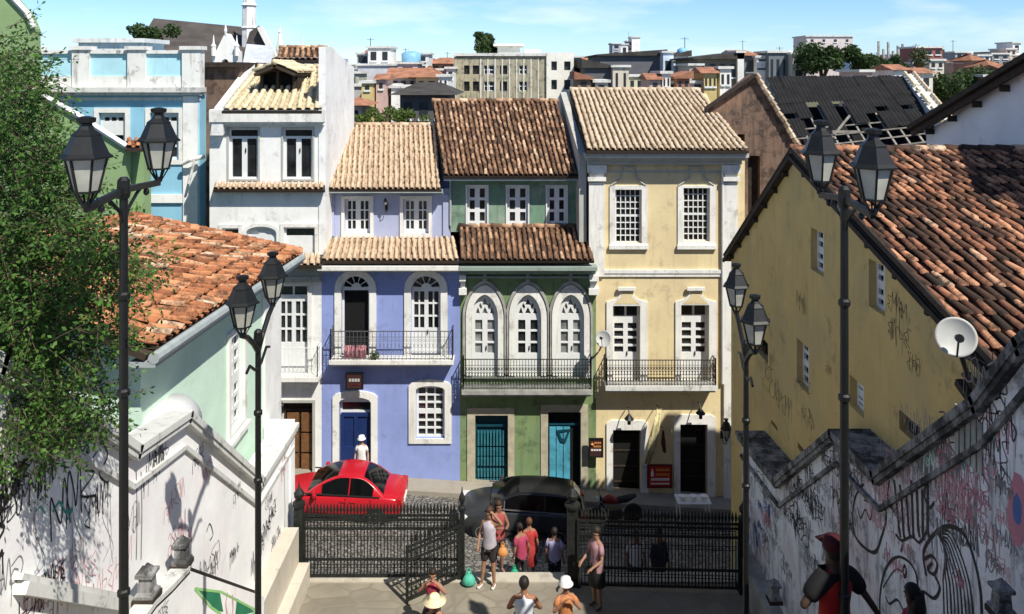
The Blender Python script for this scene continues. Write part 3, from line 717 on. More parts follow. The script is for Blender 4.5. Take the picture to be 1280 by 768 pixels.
for a, b in ((38, 50), (92, 113), (161, 183), (229, 252)):
    m.box(((a-640)*.03, D-.12, z+.082), ((b-640)*.03, D+.3, zt-.02)); m.box(((a-640)*.03-.07, D-.2, zt-.018), ((b-640)*.03+.07, D+.36, zt+.12))
m.box((xl, D-.02, z+.082), (xr, D+.2, z+.5)); m.box((xl, D-.06, zt-.16), (xr, D+.24, zt-.03)); pb = m.build('parapet', M['white_old'], sb)
m = MB(); m.box((xl+.1, D+.04, z+.5), (xr-.1, D+.14, zt-.16)); m.build('parapet_panel', M['skyblue_pale'], pb)
m = MB(); q = P(98, 52, 32); r_ = P(178, 66, 32); m.box((q.x, 32, r_.z-1), (r_.x, 34, q.z-.05)); m.box((q.x-.15, 31.85, q.z-.048), (r_.x+.15, 34.2, q.z+.12)); m.build('stair_head', M['white_old'], sb)
m = MB(); m.box((-410*.03, D-.1, CZ-14.5), (-392*.03, D-.003, z-.25)); m.box((-540*.03, D-.1, CZ-4.96), (-411*.03, D-.003, CZ-4.65)); m.build('band', M['white_wall'], sb)
m = MB(); m.tube([P(228, 205, 29.7), P(238, 200, 29.6), P(256, 196, 29.7)], .08); m.tube([P(243, 201, 29.6), P(236, 230, 29.6)], .05); m.build('drain_pipe', M['white_old'], sb)
# old chimney-like brown gable between the blue and the white building
t = thing('narrow_brown_house', P(262, 300, 31), 'narrow weathered brown wall wedged between the sky blue and the white house', 'house')
m = MB(); m.slab([A(250, 420, 30.6), A(300, 420, 30.6), A(300, 84, 30.6), A(250, 84, 30.6)], [], FR(30.6), -5, 0); m.build('wall', M['old_brown'], t)
m = MB(); a = P(252, 84, 30.5); b = P(302, 78, 30.5); m.box((a.x, 30.3, a.z), (b.x, 35, b.z)); m.build('roof', M['wood_dark'], t)
m = MB(); a = P(251, 120, 30.55); m.tube([a, P(251, 300, 30.55)], .09); m.build('downpipe', M['cornice_grey'], t)
# ================================================================== LEAF GREEN HOUSE (left edge)
D = 24.0; fr = FR(D)
t = thing('leafgreen_house', (-14, D, .5), 'plain leaf green gabled house at the left edge behind the tree', 'house')
m = MB(); g = [A(-120, 420, D), A(157, 420, D), A(157, 184, D), A(100, 147, D), A(50, 119, D), A(43, 112, D), A(42, 36, D), A(34, 18, D), A(20, 2, D), A(-10, -30, D), A(-120, -60, D)]
m.slab(g, [], fr, -.35, 0); m.build('wall', M['leaf_green_wall'], t)
m = MB()
pl = [A(159, 185, D), A(100, 147, D), A(50, 119, D), A(43, 112, D)]
m.tube([V((a, D-.05, CZ+b+.05)) for a, b in pl], .09, 6); m.build('coping', M['white_old'], t); m = MB(); m.tube([V((a, D-.05, CZ+b+.03)) for a, b in [A(43, 36, D), A(35, 18, D), A(20, 2, D), A(-10, -30, D)]], .09, 6); m.build('coping', M['white_old'], t)
m = MB(); m.slab([A(155, 420, D), A(172, 420, D), A(172, 183, D), A(155, 183, D)], [], FR(D+.4), -.5, 0); m.build('side_pier', M['leaf_green_wall'], t)
tiles(t, P(156, 184, 23.7), P(178, 184, 23.7), P(157, 174, 24.6), P(176, 174, 24.6), T_OR, .2, .3, 'roof', ridge=False)
# ================================================================== OCHRE HOUSE (right, gable to the stairs)
X = 6.0; g6 = GX(X, -1)
ap = W(995, 196, X); le = W(914, 319, X); ne = W(1238, 452, X)
def wpx(a, b, c, d, X): 
    p = W(a, b, X); q = W(c, d, X)      # near/far corners of an opening
    return p, q
# openings as D ranges and heights
wl = [(1013.5, 1029.5, 284, 347), (1086, 1106, 323, 396), (996, 1011, 422, 494), (1062, 1080, 468, 524), (1124, 1150, 512, 560), (945, 960, 414, 455), (964, 972, 524, 540), (997, 1006, 552, 572)]
ops = []
for a, b, t, bt in wl:
    D1 = 1000*X/(b-640); D0 = 1000*X/(a-640); zt = (HY-t)*D0/1000; zb = (HY-bt)*D1/1000
    ops.append(rect(D1, zb, D0, zt))
t = thing('ochre_house', (X, 15, 1.5), 'ochre yellow gabled house at right with a large weathered orange tiled roof', 'house')
m = MB(); m.slab([(ne[0], -14), (le[0], -14), le, ap, ne], ops, g6, -.35, 0)
m.add([(X+.35, ne[0], 1.5), (X+14, ne[0], 1.5), (X+14, ne[0], CZ+ne[1]), (X+.35, ne[0], CZ+ne[1])], [(0, 1, 2, 3)])
m.add([(X+.35, le[0], .5), (X+14, le[0], .5), (X+14, le[0], CZ+le[1]), (X+.35, le[0], CZ+le[1])], [(0, 1, 2, 3)])
m.build('wall', M['ochre_wall'], t)
for k, op in enumerate(ops):
    a, c = op[0]; b, d = op[2]
    if k < 4: pn = grid(a, (c+d)/2, b, d, 2, 2, .07, .07)+grid(a, c, b, (c+d)/2, 2, 2, .07, .07)
    elif k == 4: pn = grid(a, c, b, d, 6, 1, .06, .06)
    else: pn = [rect(a+.05, c+.05, b-.05, d-.05)]
    window(t, g6, op, pn, None, M['joinery'] if k < 4 else M['wood_dark'], M['glass'] if k != 5 else M['black'], M['trim'], 'window', rec=.13, sill=None)
XO = X-.12
rl, rr = V((XO, ap[0], CZ+ap[1]+.12)), V((20, ap[0], CZ+ap[1]+.12))
el, er = V((XO, ne[0]-.3, CZ+ne[1]-.0)), V((20, ne[0]-.3, CZ+ne[1]))
tiles(t, el, er, rl, rr, T_OLD, .175, .37, 'roof', jit=.03, spread=.8)
fl, fr_ = V((XO, le[0]+.3, CZ+le[1]-.1)), V((20, le[0]+.3, CZ+le[1]-.1))
tiles(t, fr_, fl, rr, rl, T_OLD, .26, .42, 'rear_roof', ridge=False)
m = MB()
for a, b in ((rl, el), (rl, fl)): m.bar(a+V((-.02, 0, -.13)), b+V((-.02, 0, -.13)), .05, .09); m.tube([a+V((.03, 0, .03)), b+V((.03, 0, .03))], .06, 6)
for k in range(7):
    for a, b in ((rl, el), (rl, fl)):
        q = a.lerp(b, (k+.7)/7.4); m.box((q.x, q.y-.045, q.z-.28), (X-.003, q.y+.045, q.z-.18))
m.build('verge_board', M['wood_dark'], t)
m = MB(); 
q0 = V((5.75, 10.35, CZ-3.95)); m.rv = .9
tiles(t, q0+V((0, -.9, -.35)), q0+V((1.5, -.9, -.35)), q0, q0+V((1.5, 0, 0)), T_OLD, .24, .4, 'lean_to_roof', ridge=False)
S_LATE = (6.0, -1, t)
# ================================================================== RUIN with the black roof
D = 31.0; fr = FR(D)
t = thing('ruined_house', P(945, 300, D), 'ruined house of bare brown walls under a collapsing black corrugated roof', 'house')
m = MB(); nich = [R(921, 168, 931, 205, D), R(935, 195, 950, 290, D)]
pent = [A(880, 420, D), A(1010, 420, D), A(1010, 205, D), A(998, 184, D), A(948, 94, D), A(940, 93, D), A(882, 138, D)]
m.slab(pent, nich, fr, -.5, 0); m.build('wall', M['old_brown'], t)
for op in nich:
    m = MB(); m.slab(grow(op, .02), [], fr, -.4, -.3); m.build('window', M['wood_dark'], t)
mat('corr', (.013, .013, .013), .95, .0, .35, 1.5, .3, 6); mat('rafter', (.25, .23, .2), .9, 0, .4, 4); mat('flash', (.55, .42, .25), .9, 0, .4, 5)
m = MB()
for a, b in ((948, 998),):
    p0 = P(944, 92, D-.1); p1 = P(1000, 186, D-.1)
    for k in range(14):
        q = p0.lerp(p1, k/14); q2 = p0.lerp(p1, (k+.9)/14); m.rv = random.random()
        m.tube([q+V((rnd(-.03, .03), -.05, 0)), q2+V((rnd(-.03, .03), -.05, .0))], [.08, .12], 6)
    p1 = P(882, 136, D-.1); m.rv = .1
    pass
m.build('verge_tiles', T_TAN, t)
m = MB(); m.bar(p0+V((0, 0, -.05)), p1, .3, .1); m.build('verge_board', M['wood_dark'], t)
# the roof slope faces the camera: ridge far, eave near
e0, e1 = P(1004, 196, 31.5), P(1190, 172, 31.5); r0, r1 = P(958, 97, 39), P(1128, 96, 39)
def rp(s, tt): return (e0*(1-s)+e1*s)*(1-tt)+(r0*(1-s)+r1*s)*tt
m = MB(); nS = 11
miss = {(0, 0), (1, 0), (1, 1), (2, 0), (2, 1), (4, 0), (4, 1), (5, 0), (6, 0), (6, 1), (3, 0), (8, 0), (7, 0), (2, 2), (4, 2), (9, 0)}
nrm = (e1-e0).cross(r0-e0).normalized()
for i in range(nS):
    for j in range(5):
        if (i, j) in miss: continue
        s0, s1 = i/nS, (i+1.08)/nS; t0, t1 = j/5+(.08 if random.random() < .3 and j < 3 else 0), (j+1.06)/5
        o = nrm*(rnd(0, .05)+.02*(i % 2)); nn = 8; vs = []
        for a in range(nn+1):
            z = nrm*(.035*(a % 2)); vs += [rp(s0+(s1-s0)*a/nn, t0)+z+o, rp(s0+(s1-s0)*a/nn, min(1, t1))+z+o]
        m.add(vs, [(2*a, 2*a+2, 2*a+3, 2*a+1) for a in range(nn)])
rf = m.build('roof', M['corr'], t)
m = MB()
for i in range(nS+1):
    q = rp(i/nS, 0); r_ = rp(i/nS, .6); m.bar(q-nrm*.12, r_-nrm*.12, .07, .07)
for j in (0, .1, .2, .3): m.bar(rp(0, j)-nrm*.05, rp(1, j)-nrm*.05, .05, .05)
m.bar(P(1040, 172, 32.5), P(1062, 145, 34), .07); m.bar(P(1040, 165, 32.5), P(1075, 165, 32.5), .1); m.build('rafters', M['rafter'], rf)
m = MB(); m.add([rp(0, 0)-nrm*.9, rp(1, 0)-nrm*.9, rp(1, .8)-nrm*.9, rp(0, .8)-nrm*.9], [(0, 1, 2, 3)]); m.build('roof_gap_dark', M['black'], t)  # black sheet below the roof gaps, standing in for the shade inside
m = MB(); a = P(1004, 260, 31.7); b = P(1190, 196, 31.7); m.box((a.x, 31.7, a.z-4), (b.x, 32.0, b.z+.1)); m.build('front_wall', M['old_brown'], t); m = MB(); m.box((a.x, 39, a.z-4), (b.x+1, 39.2, b.z+1.4)); m.build('back_wall', M['old_brown'], t)
m = MB(); a, b = P(1128, 94, 39), P(1176, 156, 31.6)
m.hexa([a+V((0, 0, -4)), a+V((.6, 0, -4)), b+V((.6, 0, -4)), b+V((0, 0, -4)), a, a+V((.6, 0, .1)), b+V((.6, 0, .1)), b]); m.build('firewall', M['coping'], t)
for s in (.1, .55): 
    m = MB()
    for k in range(16):
        q = a.lerp(b, k/16)+V((s, 0, .12)); q2 = a.lerp(b, (k+.8)/16)+V((s, 0, .12)); m.rv = rnd(.5, 1)
        if random.random() < .8: m.tube([q, q2], .09, 5)
    m.build('ridge_tiles', T_YEL if s < .3 else T_TAN, t)
# ================================================================== WHITE GABLE top right
X = 11.0; t = thing('white_gable_house', (X, 20, 8), 'white house side wall with a dark sloping eave at the upper right edge', 'house')
p0 = W(1158, 166, X); p1 = W(1290, 78, X)
m = MB(); m.slab([(8, -8), (p0[0], -8), p0, p1, (12, p1[1]+1.6), (8, p1[1]+2.2)], [], GX(X, -1), -6, 0); m.build('wall', plaster('shade_white', (.80, .80, .82), (.35, .36, .4), .5, .58), t)
m = MB(); a = V((X-.15, p0[0]+.25, CZ+p0[1]-.05)); b = V((X-.15, 12, CZ+p1[1]+1.7))
m.bar(a+V((0, 0, .16)), b+V((0, 0, .16)), .5, .12); m.bar(a+V((-.1, 0, .0)), b+V((-.1, 0, .0)), .08, .14)
for k in range(9):
    q = a.lerp(b, (k+.6)/9); m.box((q.x-.06, q.y-.03, q.z-.2), (X-.003, q.y+.03, q.z-.05))
m.build('eave', M['wood_dark'], t)
# ================================================================== MINT HOUSE (left)
X = -5.85; gm = GX(X, 1)
zE = lambda D_: -4.28-.05*(D_-12.6)
def win_m(a, b, t_, bt):
    D0 = 1000*X/(a-640); D1 = 1000*X/(b-640); return rect(D0, (HY-bt)*D0/1000, D1, (HY-t_)*D1/1000)
wm = win_m(286, 303, 416, 507)
wm = rect(wm[0][0], -7.55, wm[1][0], -5.55)
t = thing('mint_house', (X-3, 16, 1.5), 'pale mint green house at left with an orange clay tile hipped roof', 'house')
m = MB(); m.slab([(12.6, -13), (20.0, -13), (20.0, zE(20)), (12.6, zE(12.6))], [wm], gm, -.35, 0)
zf = CZ+zE(12.6); m.add([(X-.352, 12.6, 2), (X-6, 12.6, 2), (X-6, 12.6, zf+.3), (X-2.6, 12.6, zf+1.5), (X-.352, 12.6, zf)], [(0, 1, 2, 3, 4)])
zf = CZ+zE(20); m.add([(X-.352, 20, 1), (X-6, 20, 1), (X-6, 20, zf), (X-.352, 20, zf)], [(0, 1, 2, 3)])
m.build('wall', M['mint_wall'], t)
a, c = wm[0]; b, d = wm[2]
mat('shutter', (.50, .54, .52), .5, 0, .1, 6)
window(t, gm, wm, grid(a, (c+d)/2, b, d, 2, 3, .09, .12)+grid(a, c, b, (c+d)/2, 2, 3, .09, .12), grow(wm, .13), M['joinery'], mat('pane_mid', (.32, .34, .33), .3, 0, .3, 2), M['trim'], 'window', rec=.05, sill=rect(a-.2, c-.2, b+.2, c-.1))
m = MB(); m.slab([(18.75, -13), (20.05, -13), (20.05, zE(20)), (18.75, zE(18.75))], [], gm, .003, .07); m.build('corner_pilaster', M['white_wall'], t)
e0 = V((-5.5, 20.7, CZ-4.74)); e1 = V((-5.5, 12.1, CZ-4.26)); r0 = V((-8.4, 17.6, CZ-3.25)); r1 = V((-8.6, 11.6, CZ-2.75))
tiles(t, e1, e0, r1, r0, T_OR, .22, .38, 'roof', jit=.075, spread=.9)
m = MB(); m.add([e0, (-14, 20.7, CZ-4.74), r0+V((-2, 0, 0)), r0], [(0, 1, 2, 3)]); m.add([r1, r0, (-12, 18, CZ-5), (-12, 11, CZ-5)], [(0, 1, 2, 3)]); m.build('rear_roof', M['deck'], t)
m = MB(); m.tube([e1+V((.08, 0, -.1)), e0+V((.08, 0, -.1))], .09, 8); m.bar(e1+V((-.1, 0, -.2)), e0+V((-.1, 0, -.2)), .4, .08); m.build('gutter', M['gutter'], t)
m = MB(); n = 20
for k in range(n):
    q = r0.lerp(e0, k/n); q2 = r0.lerp(e0, (k+1.1)/n); m.rv = random.random(); m.tube([q+V((0, 0, .05)), q2+V((0, 0, .05))], [.1, .13], 7)
m.build('hip_tiles', T_OR, t)
# domed oven-like vault between the house and the stair wall
t = thing('whitewashed_vault', (-6.3, 13.2, 5), 'small round whitewashed vault between the stair wall and the mint house', 'vault')
m = MB(); m.smooth = True; m.tube([(-5.75, 12.75, CZ-6.0), (-5.75, 12.8, CZ-5.98), (-5.75, 13.7, CZ-5.98)], [.36, .45, .45], 24); m.build('vault', M['white_wall'], t)
m = MB(); m.box((-6.2, 12.78, CZ-9), (-5.704, 13.68, CZ-5.98)); m.build('base', M['white_wall'], t)

# ================================================================== STAIR PROFILE, GROUND
ZG = -11.7
PROF = [(-40, -1.7), (.1, -1.7), (5.4, -5.8), (7.0, -5.8), (11.5, -9.25), (13.1, -9.25), (16.3, ZG), (18.5, ZG)]
def zst(D_):
    for (a, za), (b, zb) in zip(PROF, PROF[1:]):
        if a <= D_ <= b: return za+(zb-za)*(D_-a)/(b-a)
    return ZG
stonemat('flagstone', (.27, .238, .178), (.35, .31, .235), (.20, .175, .13), 1.5, 1.0, (1, 1.6, 1), .15)
stonemat('cobbles', (.18, .17, .15), (.36, .34, .30), (.045, .042, .035), 6.0, 1.0, (1, 1, 1), 1.0)
plaster('stair_stone', (.36, .33, .27), (.12, .11, .1), .5, .5)
def steps(name, a, b, mt):
    (D0, z0), (D1, z1) = a, b; n = max(1, round(abs(z1-z0)/.16)); m = MB()
    pts = [(D0, z0)]
    for k in range(n):
        m.box((-5.2, D0+(D1-D0)*k/n, CZ+z0+(z1-z0)*(k+1)/n-.6), (5.45, D0+(D1-D0)*(k+1)/n, CZ+z0+(z1-z0)*(k+1)/n))
    return struct(m.build(name, mt))
for k in (1, 3, 5): steps('stairs', PROF[k], PROF[k+1], M['stair_stone'])
for a, b in ((PROF[0], PROF[1]), (PROF[2], PROF[3]), (PROF[4], PROF[5])):
    m = MB(); m.box((-5.2, a[0] if a[0] > -39 else -6, CZ+a[1]-.6), (5.45, b[0], CZ+b[1])); struct(m.build('landing', M['flagstone']))
m = MB(); m.box((-5.2, 16.3, CZ+ZG-.6), (5.45, 18.25, CZ+ZG)); struct(m.build('landing', M['flagstone']))
m = MB(); m.box((-5.2, 18.252, CZ+ZG-.6), (5.45, 18.6, CZ+ZG+.03)); struct(m.build('kerb_sill', plaster('sill_stone', (.46, .42, .34), (.2, .18, .15), .5, .52)))
m = MB()
for k in range(8): m.box((-5.2, 18.602+.12*k, CZ-13.6), (5.45, 18.6+.12*(k+1)-.0, CZ+ZG-.17*(k+1)))
struct(m.build('lower_steps', M['stair_stone']))
def zroad(x, D_): return CZ-13.1-.20*(D_-19.5)-.06*x+.06*0
m = MB(); xs = [-30+2.5*i for i in range(27)]; ys = [19.3, 20, 21, 22, 23, 24, 25, 26, 27.15]
vs = [(x, y, zroad(x, y)+.15*0) for y in ys for x in xs]; nx = len(xs)
m.add(vs, [(j*nx+i, j*nx+i+1, (j+1)*nx+i+1, (j+1)*nx+i) for j in range(len(ys)-1) for i in range(nx-1)])
struct(m.build('cobbled_street', M['cobbles']))
m = MB(); ys = [27.15, 28.2]
for i in range(nx-1):
    a, b = xs[i], xs[i+1]; za, zb = zroad(a, 27.2)+.16, zroad(b, 27.2)+.16
    m.hexa([(a, ys[0], za-.6), (b, ys[0], zb-.6), (b, ys[1], zb-.6), (a, ys[1], za-.6), (a, ys[0], za), (b, ys[0], zb), (b, ys[1], zb), (a, ys[1], za)])
struct(m.build('sidewalk', plaster('sidewalk_stone', (.30, .27, .22), (.2, .18, .15), .5, .52)))
# terrain
mat('earth', (.10, .10, .06), .95, 0, .4, .05, .3, 2)
def zter(x, D_):
    if D_ < 18: z = zst(max(D_, -39))-.8; return CZ+z-(.0 if abs(x) < 6 else .2)
    if D_ < 34: return CZ-16.6+.0*x
    k = [(34, -13), (45, -7.5), (70, -5.0), (110, -2.8), (200, -1.8), (600, -2.0), (4000, -3.0)]
    for (a, za), (b, zb) in zip(k, k[1:]):
        if a <= D_ <= b: return CZ+za+(zb-za)*(D_-a)/(b-a)+rnd(-.3, .3)*(b > 45)
    return CZ-3
ys = [-60, -20, 0, 3, 5.4, 7, 9, 11.5, 13.1, 14.5, 16.3, 17.9, 18.1, 26, 33.9, 34.2, 38, 45, 55, 70, 90, 110, 150, 200, 350, 600, 1200, 4000]
xs = [-3000, -1000, -400, -200, -120, -80, -60, -45, -30, -20, -12, -6, 0, 6, 12, 20, 30, 45, 60, 80, 120, 200, 400, 1000, 3000]; nx = len(xs); m = MB()
m.add([(x, y, zter(x, y)) for y in ys for x in xs], [(j*nx+i, j*nx+i+1, (j+1)*nx+i+1, (j+1)*nx+i) for j in range(len(ys)-1) for i in range(nx-1)])
struct(m.build('terrain', M['earth']))

# ================================================================== STAIR WALLS with graffiti
mat('spray_black', (.02, .02, .022), .6); mat('spray_grey', (.20, .20, .21), .7); mat('spray_pink', (.50, .20, .26), .6); mat('spray_rose', (.62, .34, .36), .7)
mat('spray_teal', (.03, .36, .28), .6); mat('spray_blue', (.06, .14, .36), .6); mat('spray_green', (.02, .20, .10), .6); mat('spray_lime', (.30, .60, .22), .6); mat('spray_paleteal', (.50, .68, .62), .7)
mat('spray_brown', (.16, .11, .05), .8)
SPR = ['spray_brown', 'spray_black', 'spray_grey', 'spray_pink', 'spray_rose', 'spray_teal', 'spray_blue', 'spray_green', 'spray_lime', 'spray_paleteal']
def cat_rom(pts, n=6):
    out = []; k = len(pts)
    for i in range(k-1):
        p0 = V(pts[max(i-1, 0)]); p1 = V(pts[i]); p2 = V(pts[i+1]); p3 = V(pts[min(i+2, k-1)])
        for j in range(n):
            t = j/n; out.append(.5*((2*p1)+(p2-p0)*t+(2*p0-5*p1+4*p2-p3)*t*t+(3*p1-p0-3*p2+p3)*t**3))
    out.append(V(pts[-1])); return out
class Spray:
    def __init__(s, X, sgn): s.X = X; s.s = sgn; s.m = MB(); s.k = 0
    def stroke(s, pts, w, c='spray_black', px=True, smooth=True):
        """pts in photo pixels on the wall plane (or wall metres); w in metres"""
        q = [V(W(a, b, s.X)) if px else V((a, b)) for a, b in pts]
        if smooth and len(q) > 2: q = cat_rom(q)
        s.m.cur = SPR.index(c); s.k += 1; off = s.s*(.003+.00025*(s.k % 16)); vs = []
        for i, p in enumerate(q):
            d = (q[min(i+1, len(q)-1)]-q[max(i-1, 0)])
            if d.length < 1e-6: d = V((1, 0))
            d.normalize(); n = V((-d.y, d.x))*w*.5*(.75+.5*random.random()*.5)
            for e in (n, -n): vs.append((s.X+off, p.x+e.x, CZ+p.y+e.y))
        s.m.add(vs, [(2*i, 2*i+1, 2*i+3, 2*i+2) for i in range(len(q)-1)])
    def blob(s, pts, c, smooth=True):
        q = [V(W(a, b, s.X)) for a, b in pts]
        if smooth: q = cat_rom(q+[q[0]])[:-1]
        s.m.cur = SPR.index(c); s.k += 1; off = s.s*(.0025+.0001*(s.k % 5))
        tri = tessellate_polygon([[V((a.x, a.y, 0)) for a in q]]); s.m.add([(s.X+off, a.x, CZ+a.y) for a in q], tri)
    def tagword(s, px, py, size, c='spray_black', w=.03, n=5, wild=1.0, upright=False):
        """a signature-like run of connected letter strokes, size in wall metres"""
        o = V(W(px, py, s.X)); dirx = -s.s      # reading direction as seen from the stairs
        cx = 0
        for k in range(n):
            style = random.randrange(5); a = size*rnd(.7, 1.1); b = size*rnd(.35, .6)
            base = [[(0, 0), (.1, 1), (.5, .5), (.9, 1.05), (1, 0)], [(0, 1), (.8, .9), (.2, .5), (.9, .3), (.1, 0)], [(.9, .9), (.2, 1), (0, .4), (.4, 0), (1, .2), (.7, .55), (.3, .5)],
                    [(0, 0), (.3, 1.1), (.6, .1), (.8, .6), (1, .9), (1.1, .0)], [(.5, 1.1), (.4, .2), (0, .5), (.9, .6), (1.1, -.2)]][style]
            pts = [(o.x+dirx*(cx+u*b+rnd(-.06, .06)*size*wild), o.y+v*a+rnd(-.08, .08)*size*wild-cx*.0) for u, v in base]
            s.stroke(pts, w, c, px=False); cx += b*rnd(.7, 1.05)
            if random.random() < .3: s.stroke([(o.x+dirx*cx, o.y+size*.2), (o.x+dirx*(cx+.02), o.y-size*rnd(.2, .7))], w*.6, c, px=False)
    def build(s, par): return s.m.build('graffiti', [M[k] for k in SPR], par)
def coping_line(par, X, s, pts, mt, wd=.5):
    m = MB(); q = [V((X-s*wd*.5+s*.1, a, CZ+b)) for a, b in pts]
    for a, b in zip(q, q[1:]):
        e = (b-a).normalized()*.04; m.bar(a-e, b+e, wd+.1, .10)
        m.bar(a-e+V((s*.02, 0, -.11)), b+e+V((s*.02, 0, -.11)), wd, .07)
    m.build('coping', mt, par)
    m = MB()
    for a, b in zip(q, q[1:]): m.bar(V((X+s*.03, a.y, a.z-.52)), V((X+s*.03, b.y, b.z-.52)), .055, .07)
    m.build('moulding', mt, par)
# left
X = -5.2
cl = [W(366, 531, X), W(322, 600, X), W(229, 518, X), W(164, 561, X), W(110, 524, X), (8.0, -2.9), (5.5, -1.0), (3.0, .2), (-2, 1.0)]
cl[0] = (18.95, cl[0][1]); 
t = thing('stair_wall', (X-.25, 12, 3), 'sunlit white boundary wall on the left of the stairs covered in faint graffiti', 'wall', )
m = MB(); m.slab([(-2, -14), (18.95, -14)]+[(a, b-.08) for a, b in cl], [], GX(X, 1), -.5, 0); m.build('wall', M['graffiti_wall'], t)
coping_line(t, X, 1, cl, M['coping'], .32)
m = MB()
lo = [W(18, 735, X), W(155, 759, X), W(225, 795, X)]
q = [V((X+.06, a, CZ+b)) for a, b in lo]
for a, b in zip(q, q[1:]): m.bar(a, b, .16, .12); m.bar(a+V((-.02, 0, .12)), b+V((-.02, 0, .12)), .1, .06)
m.build('lower_moulding', M['coping'], t)
m = MB(); m.box((X-.6, 18.7, CZ-13), (X+.03, 19.05, CZ+cl[0][1]+.1)); m.build('end_pier', M['graffiti_wall'], t)
S = Spray(X, 1)
for k in range(12):     # faint long loops
    a = rnd(25, 145); b = rnd(590, 640); c = 'spray_paleteal' if k % 3 == 0 else 'spray_grey'
    S.stroke([(a, b), (a+rnd(-8, 8), b+40), (a+rnd(-14, 14), b+75), (a+rnd(-10, 10), b+100)], .010, c)
S.stroke([(66, 640), (74, 628), (82, 641), (90, 636), (84, 650)], .035, 'spray_teal'); S.stroke([(44, 640), (50, 634), (56, 642)], .02, 'spray_teal')
for (a, b, s_, c, w_, n) in ((3, 618, .5, 'spray_black', .05, 5), (6, 690, .55, 'spray_black', .045, 6), (10, 655, .35, 'spray_black', .03, 5), (3, 720, .3, 'spray_black', .03, 6), (40, 610, .25, 'spray_grey', .02, 6), (70, 600, .3, 'spray_black', .02, 7),
        (138, 600, .7, 'spray_black', .03, 4), (135, 635, .35, 'spray_black', .02, 4), (78, 735, .4, 'spray_black', .022, 6), (82, 722, .3, 'spray_black', .02, 4), (28, 720, .35, 'spray_grey', .018, 6),
        (205, 580, .35, 'spray_black', .022, 5), (210, 570, .25, 'spray_grey', .02, 4), (255, 572, .3, 'spray_grey', .02, 4), (265, 590, .3, 'spray_rose', .02, 3), (230, 620, .3, 'spray_rose', .018, 5), (232, 668, .35, 'spray_pink', .014, 5), (240, 680, .3, 'spray_pink', .014, 5),
        (275, 700, .5, 'spray_grey', .02, 6), (272, 712, .35, 'spray_black', .02, 7), (298, 690, .25, 'spray_black', .02, 4), (300, 618, .25, 'spray_grey', .02, 3), (105, 700, .4, 'spray_rose', .014, 7), (120, 720, .4, 'spray_rose', .014, 6), (165, 700, .4, 'spray_rose', .014, 6), (175, 655, .35, 'spray_grey', .014, 4),
        (338, 660, .3, 'spray_black', .03, 7), (345, 640, .3, 'spray_black', .025, 5), (350, 672, .3, 'spray_grey', .03, 6), (330, 690, .4, 'spray_grey', .03, 5), (356, 590, .35, 'spray_rose', .05, 2), (340, 625, .25, 'spray_grey', .02, 5)):
    S.tagword(a, b, s_, c, w_, n)
for a in (150, 170, 176, 355): S.stroke([(a, 590), (a+1, 640), (a, 700)], .03, 'spray_grey')
S.stroke([(258, 665), (262, 655), (266, 668), (262, 676)], .03)
for k in range(5):
    a = rnd(0, 40); S.tagword(a, rnd(590, 630), rnd(.15, .3), 'spray_black', .03, 3)
S.build(t)
# right
X = 5.45
cr = [(18.95, 0), W(975, 601, X), W(1047, 541, X), W(1101, 593, X), W(1229, 501, X), W(1285, 428, X), (7.0, -1.6), (5.5, -.7), (3, .3), (-2, 1.1)]
cr[0] = (18.95, -8.6)
t2 = thing('stair_wall', (X+.25, 12, 3), 'shaded grey boundary wall on the right of the stairs with bold black graffiti', 'wall')
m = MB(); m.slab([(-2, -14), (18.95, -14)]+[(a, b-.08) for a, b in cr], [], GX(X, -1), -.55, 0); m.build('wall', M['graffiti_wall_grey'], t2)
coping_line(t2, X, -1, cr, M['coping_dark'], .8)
m = MB(); m.box((X-.3, 13.5, CZ-13), (X-.003, 18.5, CZ-10.9)); m.build('plinth', M['stone_grey'], t2)
S = Spray(X, -1)
S.blob([(1268, 590), (1279, 600), (1284, 640), (1278, 680), (1266, 678), (1259, 640)], 'spray_pink'); S.blob([(1271, 615), (1277, 630), (1276, 655), (1268, 650), (1266, 630)], 'spray_blue')
for k in range(9):      # the big wave of nested strokes
    S.stroke([(1172+k*1.2, 668+k*2.2), (1186-k*.6, 664+k*5), (1200-k*2.6, 690+k*4), (1213-k*4.2, 735), (1218-k*4.6, 790)], .030 if k % 3 else .042)
S.stroke([(1158, 720), (1155, 690), (1168, 668), (1186, 658), (1205, 668), (1218, 700), (1226, 740), (1228, 790)], .06)
S.stroke([(1155, 700), (1165, 695), (1172, 706), (1168, 718), (1160, 712), (1166, 704)], .05); S.stroke([(1168, 718), (1175, 735), (1168, 748), (1155, 740), (1150, 745)], .05)
S.stroke([(1102, 790), (1100, 750), (1106, 715), (1120, 697), (1136, 702), (1146, 720), (1146, 745), (1138, 765)], .045); S.stroke([(1104, 735), (1120, 712), (1134, 722)], .025)
S.stroke([(1131, 706), (1129, 714), (1131, 722), (1133, 714), (1131, 706)], .05); S.stroke([(1107, 745), (1112, 755), (1122, 750), (1130, 765)], .04)
S.stroke([(1065, 640), (1070, 672), (1092, 691), (1102, 672), (1108, 645), (1104, 625)], .06); S.stroke([(1080, 605), (1070, 620), (1066, 640)], .05); S.stroke([(1112, 600), (1110, 625), (1118, 640)], .05); S.stroke([(1072, 634), (1076, 648), (1082, 637), (1088, 650), (1090, 632), (1080, 625)], .03)
for k in range(7): S.stroke([(1118+k*7, 600+(k % 3)*6), (1121+k*6.5, 630), (1124+k*6, 660+(k % 2)*8), (1126+k*6, 672)], .07)
S.stroke([(1120, 668), (1128, 676), (1140, 671), (1150, 678), (1160, 662)], .045); S.stroke([(1158, 600), (1156, 620), (1162, 635), (1168, 628)], .045); S.stroke([(1130, 678), (1126, 690)], .05)
